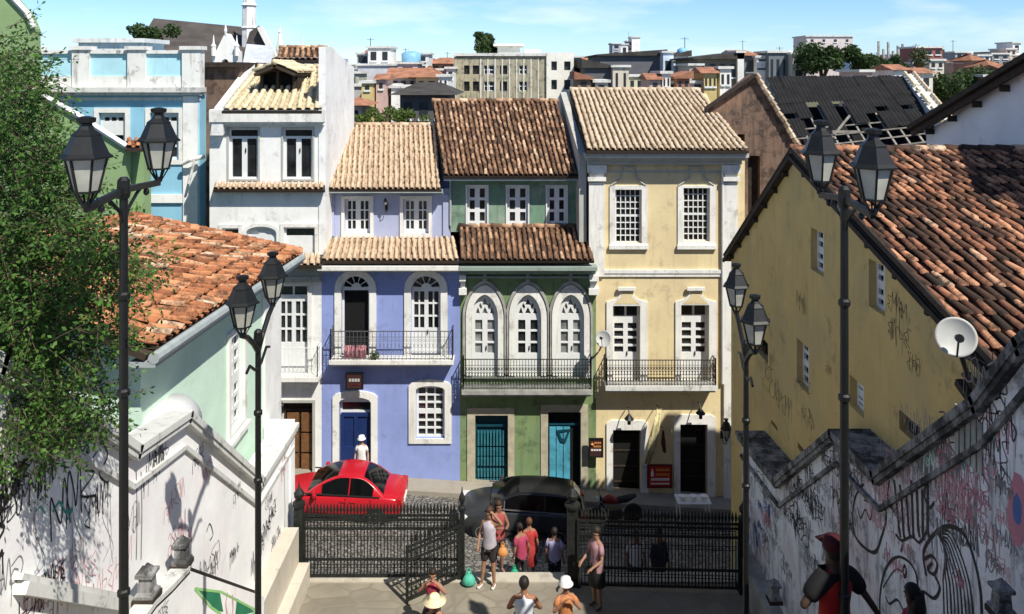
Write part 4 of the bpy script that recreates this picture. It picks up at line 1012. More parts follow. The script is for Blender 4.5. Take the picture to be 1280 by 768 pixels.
for (a, b, s_, c, w_, n) in ((1250, 560, .5, 'spray_black', .022, 4), (1262, 520, .5, 'spray_black', .02, 4), (1246, 500, .35, 'spray_grey', .02, 4), (1270, 560, .4, 'spray_black', .02, 3), (1235, 605, .45, 'spray_black', .022, 5), (1240, 640, .5, 'spray_pink', .018, 5), (1228, 650, .4, 'spray_pink', .02, 6),
        (1235, 680, .4, 'spray_pink', .014, 6), (1225, 700, .35, 'spray_black', .016, 6), (1210, 640, .4, 'spray_rose', .02, 5), (1250, 700, .35, 'spray_rose', .014, 6), (1205, 605, .3, 'spray_grey', .014, 4), (1190, 580, .4, 'spray_grey', .014, 4), (1100, 620, .35, 'spray_black', .02, 4), (1078, 610, .35, 'spray_black', .02, 3),
        (1060, 600, .4, 'spray_grey', .03, 4), (1065, 620, .4, 'spray_black', .02, 5), (1058, 650, .4, 'spray_black', .02, 4), (1015, 640, .4, 'spray_black', .025, 4), (1000, 660, .6, 'spray_black', .03, 3), (1010, 690, .5, 'spray_black', .025, 3), (1022, 625, .4, 'spray_black', .02, 3), (990, 735, .35, 'spray_grey', .02, 4), (1020, 720, .3, 'spray_grey', .02, 3),
        (938, 595, .5, 'spray_pink', .04, 3), (945, 630, .5, 'spray_grey', .02, 3), (950, 690, .5, 'spray_blue', .04, 2), (962, 705, .5, 'spray_rose', .03, 3), (955, 620, .5, 'spray_black', .02, 3), (1160, 560, .35, 'spray_grey', .014, 4), (1180, 610, .3, 'spray_paleteal', .03, 4)):
    S.tagword(a, b, s_, c, w_, n)
for k in range(46):
    a = rnd(1060, 1280); b = rnd(560, 740) if a > 1130 else rnd(600, 700); S.tagword(a, b, rnd(.12, .4), random.choice(['spray_grey', 'spray_grey', 'spray_black', 'spray_pink', 'spray_rose']), rnd(.010, .018), random.randint(3, 6))
for k in range(16): S.tagword(rnd(985, 1045), rnd(590, 720), rnd(.15, .4), random.choice(['spray_grey', 'spray_black']), rnd(.012, .025), 4)
for k in range(8): S.tagword(rnd(940, 965), rnd(590, 700), rnd(.2, .45), random.choice(['spray_grey', 'spray_blue', 'spray_pink']), rnd(.015, .03), 3)
for k in range(9): S.stroke([(1196+k*3.6, 545-k*1.5), (1197+k*3.5, 590-k*2)], .03, ['spray_blue', 'spray_grey', 'spray_teal'][k % 3])
S.build(t2)
S = Spray(6.0, -1)
for (a, b, s_, w_, n) in ((1133, 400, .3, .014, 5), (1138, 440, .35, .014, 5), (1150, 470, .25, .012, 4), (965, 480, .6, .016, 3), (975, 510, .6, .014, 4), (1008, 395, .35, .014, 3), (1015, 500, .4, .012, 4), (990, 530, .45, .012, 5), (1018, 540, .35, .012, 5), (1040, 470, .2, .01, 3)): S.tagword(a, b, s_, 'spray_brown', w_, n, 1.5)
S.build(S_LATE[2])
# old blocked opening (dark louvres) in the upper right wall
m = MB(); a, b = W(1192, 540, X-.01), W(1228, 525, X-.01)
for k in range(5):
    y0 = b[0]+(a[0]-b[0])*k/5; m.box((X-.02, y0, CZ+(HY-600)*a[0]/1000+.35), (X-.004, y0+(a[0]-b[0])*.14, CZ+(HY-530)*b[0]/1000))
m.build('blocked_vent', M['stone_grey'], t2)
# plinth benches and low parapet with newels on the left
t = thing('stone_bench_plinth', (-5, 17, CZ+ZG), 'stepped beige stone plinth along the foot of the left wall on the landing', 'plinth')
m = MB(); m.box((-5.196, 15.4, CZ-12.2), (-4.85, 18.2, CZ-10.4)); m.build('upper_tier', plaster('beige_stone', (.56, .51, .42), (.25, .22, .18), .5, .55), t)
m = MB(); m.box((-4.848, 15.4, CZ-12.2), (-4.6, 18.2, CZ-11.2)); m.build('lower_tier', M['beige_stone'], t)
X = -4.75; gp = GX(X, 1)
t = thing('stair_parapet', (X, 13, CZ-9), 'low white parapet by the left wall with dark rail and painted green diamond', 'parapet')
tp = [W(172, 790, X), W(196, 757, X), W(216, 738, X), W(238, 714, X), W(330, 746, X)]
m = MB(); m.slab([(tp[0][0], -11.5), (tp[-1][0], -11.5)]+list(reversed(tp)), [], gp, -.28, 0); m.build('wall', M['graffiti_wall'], t)
m = MB(); q = [V((X-.13, a, CZ+b+.02)) for a, b in tp]
m.bar(q[3], q[4], .12, .1); m.build('rail', M['iron'], t)
m = MB()
for a, b in zip(q[:3], q[1:4]): m.bar(a, b, .26, .1)
m.build('coping', M['coping'], t)
S = Spray(X, 1); S.blob([(247, 737), (275, 742), (279, 765), (270, 764)], 'spray_green', False); S.blob([(296, 748), (318, 765), (300, 770), (294, 768)], 'spray_green', False)
S.stroke([(243, 736), (276, 740), (322, 764)], .04, 'spray_lime', smooth=False); S.stroke([(243, 736), (262, 758), (285, 775)], .05, 'spray_lime', smooth=False); S.stroke([(322, 764), (305, 775)], .05, 'spray_lime', smooth=False)
S.stroke([(284, 741), (282, 755), (284, 770)], .05, 'spray_rose'); S.stroke([(290, 744), (291, 760), (289, 772)], .05, 'spray_rose'); S.tagword(210, 765, .2, 'spray_grey', .02, 4); S.build(t)
def newel(px, py, X, s, label, sc=1.0, mt='coping'):
    a, b = W(px, py, X); t = thing('newel_urn', (X, a, CZ+b), label, 'stone urn', 'stone newel ornaments along the stair walls')
    m = MB(); o = (X, a, CZ+b)
    m.box((X-.19*sc, a-.19*sc, CZ+b), (X+.19*sc, a+.19*sc, CZ+b+.1*sc)); m.build('base', M['wood_dark'], t)
    m = MB(); m.lathe([(.24*sc, .1*sc), (.24*sc, .15*sc), (.17*sc, .2*sc), (.15*sc, .42*sc), (.22*sc, .46*sc), (.22*sc, .52*sc), (.12*sc, .56*sc), (.02*sc, .66*sc)], o, 4, pi/4); m.build('urn', M[mt], t)
newel(227, 708, -4.9, 1, 'pale stone urn at the head of the dark rail on the left parapet', .7, 'coping_dark')
newel(184, 750, -4.9, 1, 'pale stone urn lower left beside the near black lamp pole', .75, 'coping_dark')
newel(968, 752, 5.25, -1, 'dark stone urn at the foot of the right wall near the gate', .7, 'coping_dark')
newel(1252, 770, 5.15, -1, 'large dark stone urn at the bottom right corner by the wave graffiti', .6, 'coping_dark')
# ================================================================== GATES
def post(x, D_, z0, h, label, w=.16, seg=True):
    t = thing('gate_post', (x, D_, z0), label, 'gate post', 'iron posts of the street gates')
    m = MB(); m.box((x-w/2, D_-w/2, z0), (x+w/2, D_+w/2, z0+h)); m.box((x-w*.7, D_-w*.7, z0), (x+w*.7, D_+w*.7, z0+.14)); m.build('shaft', M['gate_iron'], t)
    m = MB(); m.lathe([(w*.75, 0), (w*.75, .06), (w*.35, .08), (w*.3, .14), (w*.55, .2), (w*.6, .28), (w*.3, .36), (w*.12, .42), (.01, .52)], (x, D_, z0+h), 10); m.build('finial', M['gate_iron'], t)
    return t
def gate(a, b, h, label, n, cat='gate', spear=.24, name='iron_gate'):
    a = V(a); b = V(b); t = thing(name, a, label, cat)
    d = (b-a); m = MB()
    for z in (.08, h*.30, h-.34, h-.04, h-.14): m.bar(a+V((0, 0, z)), b+V((0, 0, z)), .035, .05)
    m.bar(a, a+V((0, 0, h)), .06, .06, up=V((0, 1, 0))); m.bar(b, b+V((0, 0, h)), .06, .06, up=V((0, 1, 0))); m.build('frame', M['gate_iron'], t)
    m = MB(); m2 = MB()
    for k in range(1, n):
        q = a+d*(k/n); m.bar(q+V((0, 0, .05)), q+V((0, 0, h)), .022, .022, up=V((0, 1, 0)))
        m2.lathe([(.012, h), (.02, h+.03), (.035, h+.09), (.006, h+spear)], q, 6)
        if k % 2: m.bar(q+V((0, 0, .05)), q+V((0, 0, h*.3)), .03, .03, up=V((0, 1, 0)))
        c = q-d*(.5/n)
        for zc, rr in ((h-.24, .045), (h*.62, .05), (h*.2, .04)):
            dd = d.normalized(); m.tube([c+V((0, 0, zc))+dd*(cos(x*pi/3)*rr)+V((0, 0, sin(x*pi/3)*rr)) for x in range(7)], .011, 4, False)
    m.build('bars', M['gate_iron'], t); m2.build('spearheads', M['gate_iron'], t)
    return t
zg = CZ+ZG
gate((-4.78, 18.4, zg), (-1.25, 18.4, zg), 1.5, 'fixed black iron fence panel in the sun below the red car', 46, 'iron fence', name='iron_fence')
gate((-1.22, 18.35, zg+.02), (-2.3, 17.55, zg+.02), 1.25, 'open black iron gate leaf swung towards the stairs on the left', 12)
gate((1.5, 18.1, zg), (5.1, 17.95, zg), 1.55, 'long shaded black iron gate on the right below the yellow house', 48)
post(-4.9, 18.4, zg, 1.7, 'black iron gate post against the left white wall', .2)
post(-1.15, 18.4, zg, 1.6, 'slim black iron gate post left of the standing couple', .12)
post(1.38, 18.25, zg, 1.75, 'heavy black iron gate post at the shaded right side of the opening', .24)
post(5.2, 17.95, zg, 1.6, 'black iron gate post against the right graffiti wall', .18)
# small extra pier fence beyond the opening (with white bollard-like tops seen through)
# ================================================================== STREET LAMPS
def lamp(pole, near, far, zbase, zground, label, vee=False, rot=0.0, h=None):
    px_, pd = pole; t = thing('street_lamp', (px_, pd, CZ+zground), label, 'street lamp', 'double lantern street lamps beside the stairs')
    zt = CZ+zbase+(.0 if not vee else -.28)
    m = MB(); z0 = CZ+zground
    m.lathe([(.15, 0), (.15, .3), (.11, .36), (.08, .8), (.05, .9), (.043, 1.2), (.037, zt-z0+.08)], (px_, pd, z0), 14)
    for z in (1.25, (zt-z0)*.62, (zt-z0)*.8): m.lathe([(.04, z), (.058, z+.02), (.058, z+.06), (.04, z+.08)], (px_, pd, z0), 12)
    m.lathe([(.05, zt-z0-.05), (.062, zt-z0), (.055, zt-z0+.12), (.03, zt-z0+.15)], (px_, pd, z0), 12)
    m.build('pole', M['iron'], t)
    m = MB(); n = V((near[0], near[1], CZ+zbase)); f = V((far[0], far[1], CZ+zbase)); c = V((px_, pd, zt))
    if not vee:
        m.bar(n+V((0, 0, -.03)), c+V((0, 0, .03)), .045, .06); m.bar(f+V((0, 0, -.03)), c+V((0, 0, .03)), .045, .06)
        for e in (n, f):
            m.tube([c+V((0, 0, -.32)), c.lerp(e, .12)+V((0, 0, -.16)), c.lerp(e, .35)+V((0, 0, -.05)), c.lerp(e, .5)+V((0, 0, .0))], .018, 6)
            q = c.lerp(e, .62); m.lathe([(.008, -.11), (.03, -.09), (.03, -.06), (.01, -.03)], q, 8)
    else:
        for e in (n, f):
            m.tube([c+V((0, 0, -.15)), c.lerp(e, .3)+V((0, 0, -.06)), c.lerp(e, .7), e], .035, 8)
            w_ = c+(c-e)*.35; m.tube([c+V((0, 0, -.35)), c.lerp(e, .2)+V((0, 0, -.4)), c.lerp(e, .55)+V((0, 0, -.36)), c.lerp(e, .75)+V((0, 0, -.46))], .02, 6)
    m.build('arm', M['iron'], t)
    for e in (n, f): lantern_head(t, e, .95, rot)
    return t
lamp((-3.64, 7.5), (-3.62, 6.8), (-3.71, 8.4), -1.15, zst(7.5), 'tall black street lamp with two lanterns beside the leafy tree at left', rot=.25)
lamp((3.24, 7.8), (3.25, 7.2), (3.24, 8.4), -1.28, zst(7.8), 'tall black street lamp with two lanterns in front of the ochre house roof', rot=.3)
lamp((-3.38, 10.65), (-3.37, 10.0), (-3.38, 11.3), -3.32, zst(10.65), 'black double lantern street lamp in front of the mint house wall', True, rot=.1)
lamp((3.32, 11.35), (3.19, 10.5), (3.42, 12.2), -3.7, zst(11.35), 'black double lantern street lamp between the yellow house and the ochre wall', True, rot=.15)
wall_lantern(353, 487, 27.9, 'black wall lantern beside the brown wooden door of the white house', .62, .5)
wall_lantern(902, 514, 27.85, 'black wall lantern at the right edge of the yellow house ground floor', .75, .6)
wall_lantern(483, 246, 28.95, 'tiny wall lantern between the two lilac attic windows', .3, .25)
def spot(px, py, D_, label):
    p = P(px, py, D_); t = thing('wall_lamp', p, label, 'wall lamp', 'small lamps over the shop doors')
    m = MB(); m.tube([p+V((0, 0, .2)), p+V((0, -.3, .3)), p+V((0, -.45, .15))], .02, 6); m.build('arm', M['iron'], t)
    m = MB(); m.lathe([(.04, .16), (.07, .12), (.17, 0), (.15, -.02)], p+V((0, -.45, 0)), 10); m.lathe([(.06, .0), (.06, -.18)], p+V((0, -.45, 0)), 8); m.build('shade', M['iron'], t)
spot(784, 517, 27.9, 'small dark lamp over the left shop door of the yellow house'); spot(872, 510, 27.9, 'small dark lamp over the right shop door of the yellow house')
dish(1194, 421, 9.4, .225, (-.35, -1, .25), (5.6, 9.75, CZ-3.85), 'white satellite dish at the foot of the ochre house roof')
dish(755, 424, 27.2, .28, (-.5, -1, .45), (3.05, 27.95, CZ-9.8), 'small white satellite dish between the green and the yellow house')
# ================================================================== SIGNS, CLOTH
def text_on(par, s, x, y, z, size, mt, name='lettering', ry=0):
    c = bpy.data.curves.new(name, 'FONT'); c.body = s; c.size = size; c.align_x = 'CENTER'; c.align_y = 'CENTER'; c.extrude = .004
    o = bpy.data.objects.new(name, c); dg = bpy.context.evaluated_depsgraph_get(); me = bpy.data.meshes.new_from_object(o)
    bpy.data.objects.remove(o); me.name = name; me.materials.clear(); me.materials.append(mt)
    o = bpy.data.objects.new(name, me); COL.objects.link(o); o.location = (x, y, z); o.rotation_euler = (pi/2, 0, 0); put(o, par); return o
mat('sign_red', (.42, .02, .012), .5, 0, .1, 4); mat('sign_dark', (.05, .02, .02), .6); mat('sign_orange', (.55, .22, .06), .5); mat('sign_white', (.75, .68, .62), .5); mat('sign_maroon', (.10, .015, .015), .5)
def panel(px0, py0, px1, py1, D_, mt, label, cat='sign', name='shop_sign', fm=None):
    a = P(px0, py0, D_); b = P(px1, py1, D_); t = thing(name, ((a.x+b.x)/2, D_, b.z), label, cat)
    m = MB(); m.box((a.x, D_, b.z), (b.x, D_+.05, a.z)); m.build('board', mt, t, bevel=.006)
    if fm:
        m = MB(); m.slab(rect(a.x-.03, b.z-.03, b.x+.03, a.z+.03), [rect(a.x+.02, b.z+.02, b.x-.02, a.z-.02)], (V((0, D_, 0)), V((1, 0, 0)), V((0, 0, 1)), V((0, -1, 0))), -.03, .02); m.build('frame', fm, t)
    return t, a, b
t, a, b = panel(810, 582, 839, 609, 27.8, M['sign_red'], 'red square shop sign with pale lettering between the two shop doors', fm=M['sign_maroon'])
# the lettering is only a blur in the photograph: bars of the size, place and colour of its lines
def line_bars(t, x0, x1, z, h, y, mt, n, name='lettering'):
    m = MB(); w = (x1-x0)/n
    for k in range(n):
        m.box((x0+w*k+w*.08, y-.012, z-h/2), (x0+w*(k+1)-w*.12, y-.004, z+h/2))
    return m.build(name, mt, t)
w_ = b.x-a.x; hh = a.z-b.z
line_bars(t, a.x+w_*.32, b.x-.06, a.z-hh*.2, .08, 27.8, M['sign_orange'], 6); line_bars(t, a.x+w_*.32, b.x-.06, a.z-hh*.42, .08, 27.8, M['sign_orange'], 7)
line_bars(t, a.x+w_*.12, b.x-.06, a.z-hh*.64, .09, 27.8, M['sign_white'], 9); line_bars(t, a.x+w_*.12, b.x-.06, a.z-hh*.84, .06, 27.8, M['sign_white'], 12)
m = MB(); m.lathe([(.01, 0), (.05, .02), (.045, .16), (.02, .2), (.02, .26)], (a.x+w_*.18, 27.78, a.z-hh*.5), 8); m.build('bottle_emblem', M['sign_white'], t)
t, a, b = panel(737, 549, 753, 571, 27.7, M['sign_dark'], 'small dark shop sign with orange lettering at the corner of the green and yellow houses', fm=M['black'])
w_ = b.x-a.x; hh = a.z-b.z
for k, (mt_, x0) in enumerate((('sign_orange', .35), ('sign_orange', .3), ('sign_white', .1))): line_bars(t, a.x+w_*x0, b.x-.04, a.z-hh*(.22+.2*k), .06, 27.7, M[mt_], 4)
m = MB(); m.lathe([(.005, -.06), (.06, 0), (.005, .06)], (a.x+w_*.2, 27.69, a.z-hh*.3), 8); m.build('round_emblem', M['sign_orange'], t)
t, a, b = panel(433, 467, 453, 486, 27.7, M['sign_dark'], 'small dark hanging sign under the lilac house balcony', fm=M['black'])
line_bars(t, a.x+.08, b.x-.08, (a.z+b.z)/2+.03, .1, 27.7, M['cornice_grey'], 4); line_bars(t, a.x+.1, b.x-.1, (a.z+b.z)/2-.12, .05, 27.7, M['sign_maroon'], 6)
def cloth(name, label, pts, D_, w, mt, cat='flag'):
    """a folded strip of cloth hanging along pts (photo px) at depth D_"""
    p0 = P(*pts[0], D_); t = thing(name, p0, label, cat); m = MB(); m.smooth = True
    q = [P(a, b, D_) for a, b in pts]; vs = []; n = 9
    for i, p in enumerate(q):
        ww = w*(.35+.65*i/(len(q)-1)) if i < len(q)-1 else w*.4
        for k in range(n):
            u = k/(n-1)-.5; vs.append(p+V((u*ww, sin(k*1.9+i*.6)*.07, rnd(-.02, .02))))
    m.add(vs, [(i*n+k, i*n+k+1, (i+1)*n+k+1, (i+1)*n+k) for i in range(len(q)-1) for k in range(n-1)])
    o = m.build('cloth', mt, t); s = o.modifiers.new('s', 'SOLIDIFY'); s.thickness = .01
    m = MB(); m.tube([p0+V((0, 28-D_-.02, -.1)), p0+V((0, -.05, .1))], .015, 6); m.build('pole', M['wood_dark'], t)
mat('cloth_beige', (.52, .46, .26), .9, 0, .35, 9); mat('cloth_brown', (.14, .06, .04), .9, 0, .3, 8); mat('cloth_yellow', (.45, .42, .05), .9, 0, .2, 8)
cloth('folded_flag', 'beige patterned flag hanging folded over the red sign', [(824, 512), (820, 535), (815, 558), (808, 580)], 27.4, .45, M['cloth_beige'])
cloth('folded_pennant', 'short dark red pennant hanging beside the beige flag', [(829, 538), (829, 552), (831, 566)], 27.5, .22, M['cloth_brown'])
# ================================================================== CARS
mat('car_red', (.44, .006, .016), .25, 0, .03, 2, spec=.7); mat('car_grey', (.028, .031, .033), .22, .0, .05, 2, spec=.6)
mat('car_glass', (.003, .0035, .004), .10, 0, .1, 2, spec=.35); mat('tail_red', (.35, .01, .01), .2); mat('head_clear', (.6, .6, .6), .1); mat('rim', (.35, .35, .36), .3, .8); mat('plastic', (.02, .02, .02), .6)
def car(name, label, loc, yaw, paint, L_=4.1, Wd=1.68, H=1.45, kind='sedan', roofm=None, pitch=0.0):
    root = bpy.data.objects.new(name, None); COL.objects.link(root); root.location = loc; root.rotation_euler = (0, pitch, yaw); tag(root, label, 'car')
    h = L_/2; w = Wd/2; belt = .93 if kind == 'sedan' else 1.0
    # x forward. stations of the lower body: x, bottom, shoulder height, crown height, half width
    if kind == 'sedan': st = [(-h, .42, .80, .84, .70), (-h+.08, .28, .90, .95, .80), (-h+.5, .24, .95, 1.03, .84), (-h+1.1, .22, .94, 1.0, .84), (0, .22, .92, .98, .84), (h-1.4, .22, .89, .95, .84), (h-.9, .23, .82, .91, .84), (h-.35, .26, .70, .80, .80), (h-.06, .30, .58, .66, .70), (h, .36, .50, .54, .60)]
    else: st = [(-h, .45, .86, .90, .74), (-h+.07, .30, .96, 1.0, .80), (-h+.5, .25, 1.0, 1.04, .84), (-h+1.1, .23, .98, 1.02, .84), (0, .23, .95, .99, .84), (h-1.2, .23, .92, .98, .84), (h-.8, .24, .86, .95, .84), (h-.3, .27, .74, .84, .80), (h-.05, .32, .60, .68, .70), (h, .38, .52, .56, .60)]
    m = MB(); m.smooth = True; vs = []; k = 11
    for x, zb, zs, zc, ww in st:
        ww = ww/.84*w; prof = [(-.80, zb), (-.97, zb+.1), (-1, (zb+zs)/2), (-.975, zs-.06), (-.90, zs), (0, zc), (.90, zs), (.975, zs-.06), (1, (zb+zs)/2), (.97, zb+.1), (.80, zb)]
        vs += [V((x, p*ww, z)) for p, z in prof]
    n = len(st); fs = [(i*k+j, i*k+(j+1) % k, (i+1)*k+(j+1) % k, (i+1)*k+j) for i in range(n-1) for j in range(k)]+[tuple(range(k)), tuple((n-1)*k+j for j in reversed(range(k)))]
    m.add(vs, fs); o = m.build('body', paint); o.parent = root
    sb_ = o.modifiers.new('s', 'SUBSURF'); sb_.levels = 2; sb_.render_levels = 2
    # greenhouse
    if kind == 'sedan': gx = [(-h+.55, belt), (-h+1.25, H), (h-2.05, H), (h-1.15, belt)]
    else: gx = [(-h+.12, belt+.04), (-h+.50, H-.02), (h-1.85, H), (h-1.0, belt)]
    wb, wt = w*.90, w*.68
    def ring(inset, zt_):
        (x0, z0), (x1, z1), (x2, z2), (x3, z3) = gx; return [(x0, wb, z0), (x1, wt, zt_), (x2, wt, zt_), (x3, wb, z3)]
    m = MB(); m.smooth = True; vs = []
    secs = [(gx[0][0], belt-.02, wb), ((gx[0][0]+gx[1][0])/2, (belt+H)/2+.03, (wb+wt)/2), (gx[1][0], H-.03, wt), ((gx[1][0]+gx[2][0])/2, H+.01, wt*1.02), (gx[2][0], H-.03, wt), ((gx[2][0]+gx[3][0])/2, (belt+H)/2+.03, (wb+wt)/2), (gx[3][0], belt-.03, wb)]
    for x, zt_, ww in secs:
        zb = belt-.04; vs += [V((x, s*q, z)) for s, q, z in ((-1, wb if True else 0, zb), (-1, ww+.01, max(zb+.001, zt_-.04)), (-1, ww*.85, zt_+.001), (0, 0, zt_+.03), (1, ww*.85, zt_+.001), (1, ww+.01, max(zb+.001, zt_-.04)), (1, wb, zb))]
    kk = 7; n = len(secs); fs = [(i*kk+j, i*kk+j+1, (i+1)*kk+j+1, (i+1)*kk+j) for i in range(n-1) for j in range(kk-1)]
    def fine(pts_, c_):      # smooth resampling of the coarse shell
        return cat_rom(pts_, c_)
    cols_ = [fine([vs[i*kk+j] for i in range(n)], 4) for j in range(kk)]
    rows_ = [[cols_[j][a] for j in range(kk)] for a in range(len(cols_[0]))]
    # keep the waist line crisp: only the roof part is rounded across
    fv = [fine(r_[1:6], 3) for r_ in rows_]; fv = [[r_[0]]+f_+[r_[6]] for r_, f_ in zip(rows_, fv)]
    vs0 = vs; nfr = len(fv[0]); vs = [p_ for r_ in fv for p_ in r_]
    def jcells(j): return [0] if j == 0 else [nfr-2] if j == 5 else [1+3*(j-1)+e_ for e_ in range(3)]
    def pick(name, sel, mt_, push=0):
        sel = [(4*i+e_, jj) for i, j in sel for e_ in range(4) for jj in jcells(j)]; kk = nfr
        q = MB(); q.smooth = True; fl = [(i*kk+j, i*kk+j+1, (i+1)*kk+j+1, (i+1)*kk+j) for i, j in sel]; us = sorted({x for f in fl for x in f}); ix = {x: y for y, x in enumerate(us)}
        q.add([vs[x] for x in us], [tuple(ix[x] for x in f) for f in fl]); o = q.build(name, mt_); o.parent = root; return o
    glass_ = {(0, 2): 'rear_window', (0, 3): 'rear_window', (1, 2): 'rear_window', (1, 3): 'rear_window', (4, 2): 'windscreen', (4, 3): 'windscreen', (5, 2): 'windscreen', (5, 3): 'windscreen'}
    side_ = {0: [(1, 0), (2, 0), (1, 5), (2, 5)], 1: [(3, 0), (4, 0), (3, 5), (4, 5)]}
    for nm in ('rear_window', 'windscreen'): pick(nm, [k_ for k_, v_ in glass_.items() if v_ == nm], M['car_glass'])
    for c_ in ([(1, 0), (2, 0)], [(3, 0), (4, 0)], [(1, 5), (2, 5)], [(3, 5), (4, 5)]): pick('side_window', c_, M['car_glass'])
    used_ = set(glass_) | {(i, j) for i in (1, 2, 3, 4) for j in (0, 5)}
    pick('roof', [(i, j) for i in range(n-1) for j in range(kk-1) if (i, j) not in used_], roofm or paint)
    for s in (-1, 1):
        for i_ in (1, 3, 5):
            j_ = 0 if s < 0 else 6; j2 = 1 if s < 0 else 5; pa = vs0[i_*kk+j_]; pb_ = vs0[i_*kk+j2]; q = MB(); q.bar(pa+V((0, s*.004, 0)), pb_+V((0, s*.004, 0)), .07, .03, up=V((1, 0, 0))); o = q.build('pillar', M['rim'] if kind == 'hatch' and i_ != 3 else paint); o.parent = root  # hatch pillars silvered to paint in bright roof-rail highlights
        q = MB(); q.bar((gx[0][0]+.15, s*(w*.955), belt-.0), (gx[3][0]+.1, s*(w*.955), belt-.0), .03, .03); o = q.build('belt_trim', M['rim'] if kind == 'hatch' else M['plastic']); o.parent = root  # on the hatch a silver strip paints in the beltline highlight
    # glass: windscreens and side windows as thin curved plates just proud of the shell
    def plate(name, q, mt=None, off=.012):
        q = [V(p) for p in q]; nn = (q[1]-q[0]).cross(q[2]-q[0]).normalized(); c = sum(q, V())/4
        if nn.dot(c-V((0, 0, .7))) < 0: nn = -nn
        m = MB(); m.hexa([p-nn*.02 for p in q]+[p+nn*off for p in q]); o = m.build(name, mt or M['car_glass']); o.parent = root; return o
    e = .06
    def lerp(a, b, t): return tuple(a[i]+(b[i]-a[i])*t for i in range(3))
    for (xa, za), (xb, zb_), nm in (((gx[0][0], belt), (gx[1][0], H), 'rear_window'), ((gx[3][0], belt), (gx[2][0], H), 'windscreen')):
        A_ = (xa, -wb*.92, za+.03); B_ = (xa, wb*.92, za+.03); C_ = (xb, wt*.86, zb_); D_ = (xb, -wt*.86, zb_)
        0 and plate(nm, [lerp(A_, D_, .05), lerp(B_, C_, .05), lerp(B_, C_, .93), lerp(A_, D_, .93)], off=.055)
    for s in (-1, 1):
        xm = (gx[1][0]+gx[2][0])/2+.1
        b0, b1 = gx[0][0]+.42, gx[3][0]-.30; t0, t1 = gx[1][0]+.04, gx[2][0]-.04
        zb_, zt_ = belt+.04, H-.12; f = (zt_-belt)/(H-belt); yb = wb*.985; yt = wb+(wt-wb)*f
        0 and plate('side_window', [(b0, s*yb, zb_), (xm-.04, s*yb, zb_), (xm-.04, s*yt, zt_), (t0-.02, s*yt, zt_)], off=.045)
        0 and plate('side_window', [(xm+.04, s*yb, zb_), (b1, s*yb, zb_), (t1+.02, s*yt, zt_), (xm+.04, s*yt, zt_)], off=.045)
        m = MB(); m.lathe([(.02, -.1), (.09, -.08), (.1, 0), (.07, .07), (.01, .09)], (gx[3][0]-.28, s*(w+.09), belt+.06), 10, sx=.7, sy=1.1); o = m.build('wing_mirror', paint); o.parent = root
        m = MB()
        for xd in (xm-.02, b1-.02, b0+.0): m.box((xd-.004, s*w*.9, .36), (xd+.004, s*(w+.008), belt-.06))
        m.box((-h+.7, s*w*.9, .27), (h-.75, s*(w+.012), .33)); o = m.build('door_seams', M['plastic']); o.parent = root
        m = MB()
        for xd in (xm-.25, b1-.45-.4): m.box((xd-.09, s*w*.9, belt-.18), (xd+.09, s*(w+.02), belt-.145))
        o = m.build('door_handles', paint); o.parent = root
        m = MB(); m.cbox((-h+.12, s*w*.74, .80 if kind == 'sedan' else .88), (.22, .30, .17)); o = m.build('tail_light', M['tail_red'], bevel=.03); o.parent = root
        m = MB(); m.cbox((h-.22, s*w*.70, .63), (.30, .34, .13)); o = m.build('headlight', M['head_clear'], bevel=.03); o.parent = root
        for xw in (-h+.78, h-.80):
            Mx = Matrix.Rotation(pi/2*s, 3, 'X').to_3x3()
            m = MB(); m.smooth = True; m.lathe([(.34, -.06), (.34, .02), (.30, .04), (.0101, .045)], (xw, s*(w-.05), .32), 24, 0, Matrix.Rotation(-pi/2*s, 3, 'X')); o = m.build('wheel_arch', M['plastic']); o.parent = root
            m = MB(); m.smooth = True; m.lathe([(.20, -.16), (.30, -.17), (.315, -.12), (.315, .03), (.30, .07), (.20, .075)], (xw, s*(w-.04), .31), 24, 0, Matrix.Rotation(-pi/2*s, 3, 'X')); wh_ = m.build('wheel', M['rubber']); wh_.parent = root
            m = MB(); m.lathe([(.20, .05), (.19, .078), (.05, .06), (.04, .085), (.01, .09)], (xw, s*(w-.04), .31), 10, 0, Matrix.Rotation(-pi/2*s, 3, 'X')); r_ = m.build('rim', M['rim']); r_.parent = wh_
    m = MB(); m.cbox((-h-.01, 0, .62), (.05, .5, .12)); o = m.build('rear_plate', M['sign_white'] if 'sign_white' in M else paint); o.parent = root
    m = MB(); m.cbox((h-.02, 0, .45), (.06, .8, .16)); o = m.build('grille', M['plastic']); o.parent = root
    return root
x = -5.45; D_ = 25.2
car('red_sedan', 'glossy red sedan parked in front of the lilac house', (x, D_, zroad(x, D_)+.02), pi+.0, M['car_red'], 4.1, 1.66, 1.40, 'sedan', pitch=-.06)
x = .25; D_ = 24.6
car('grey_hatchback', 'dark grey hatchback parked in front of the green house', (x, D_, zroad(x, D_)+.02), pi-.03, M['car_grey'], 3.9, 1.66, 1.42, 'hatch', mat('car_black', (.012, .012, .013), .25, .2, .05, 2, spec=.7), pitch=-.06)
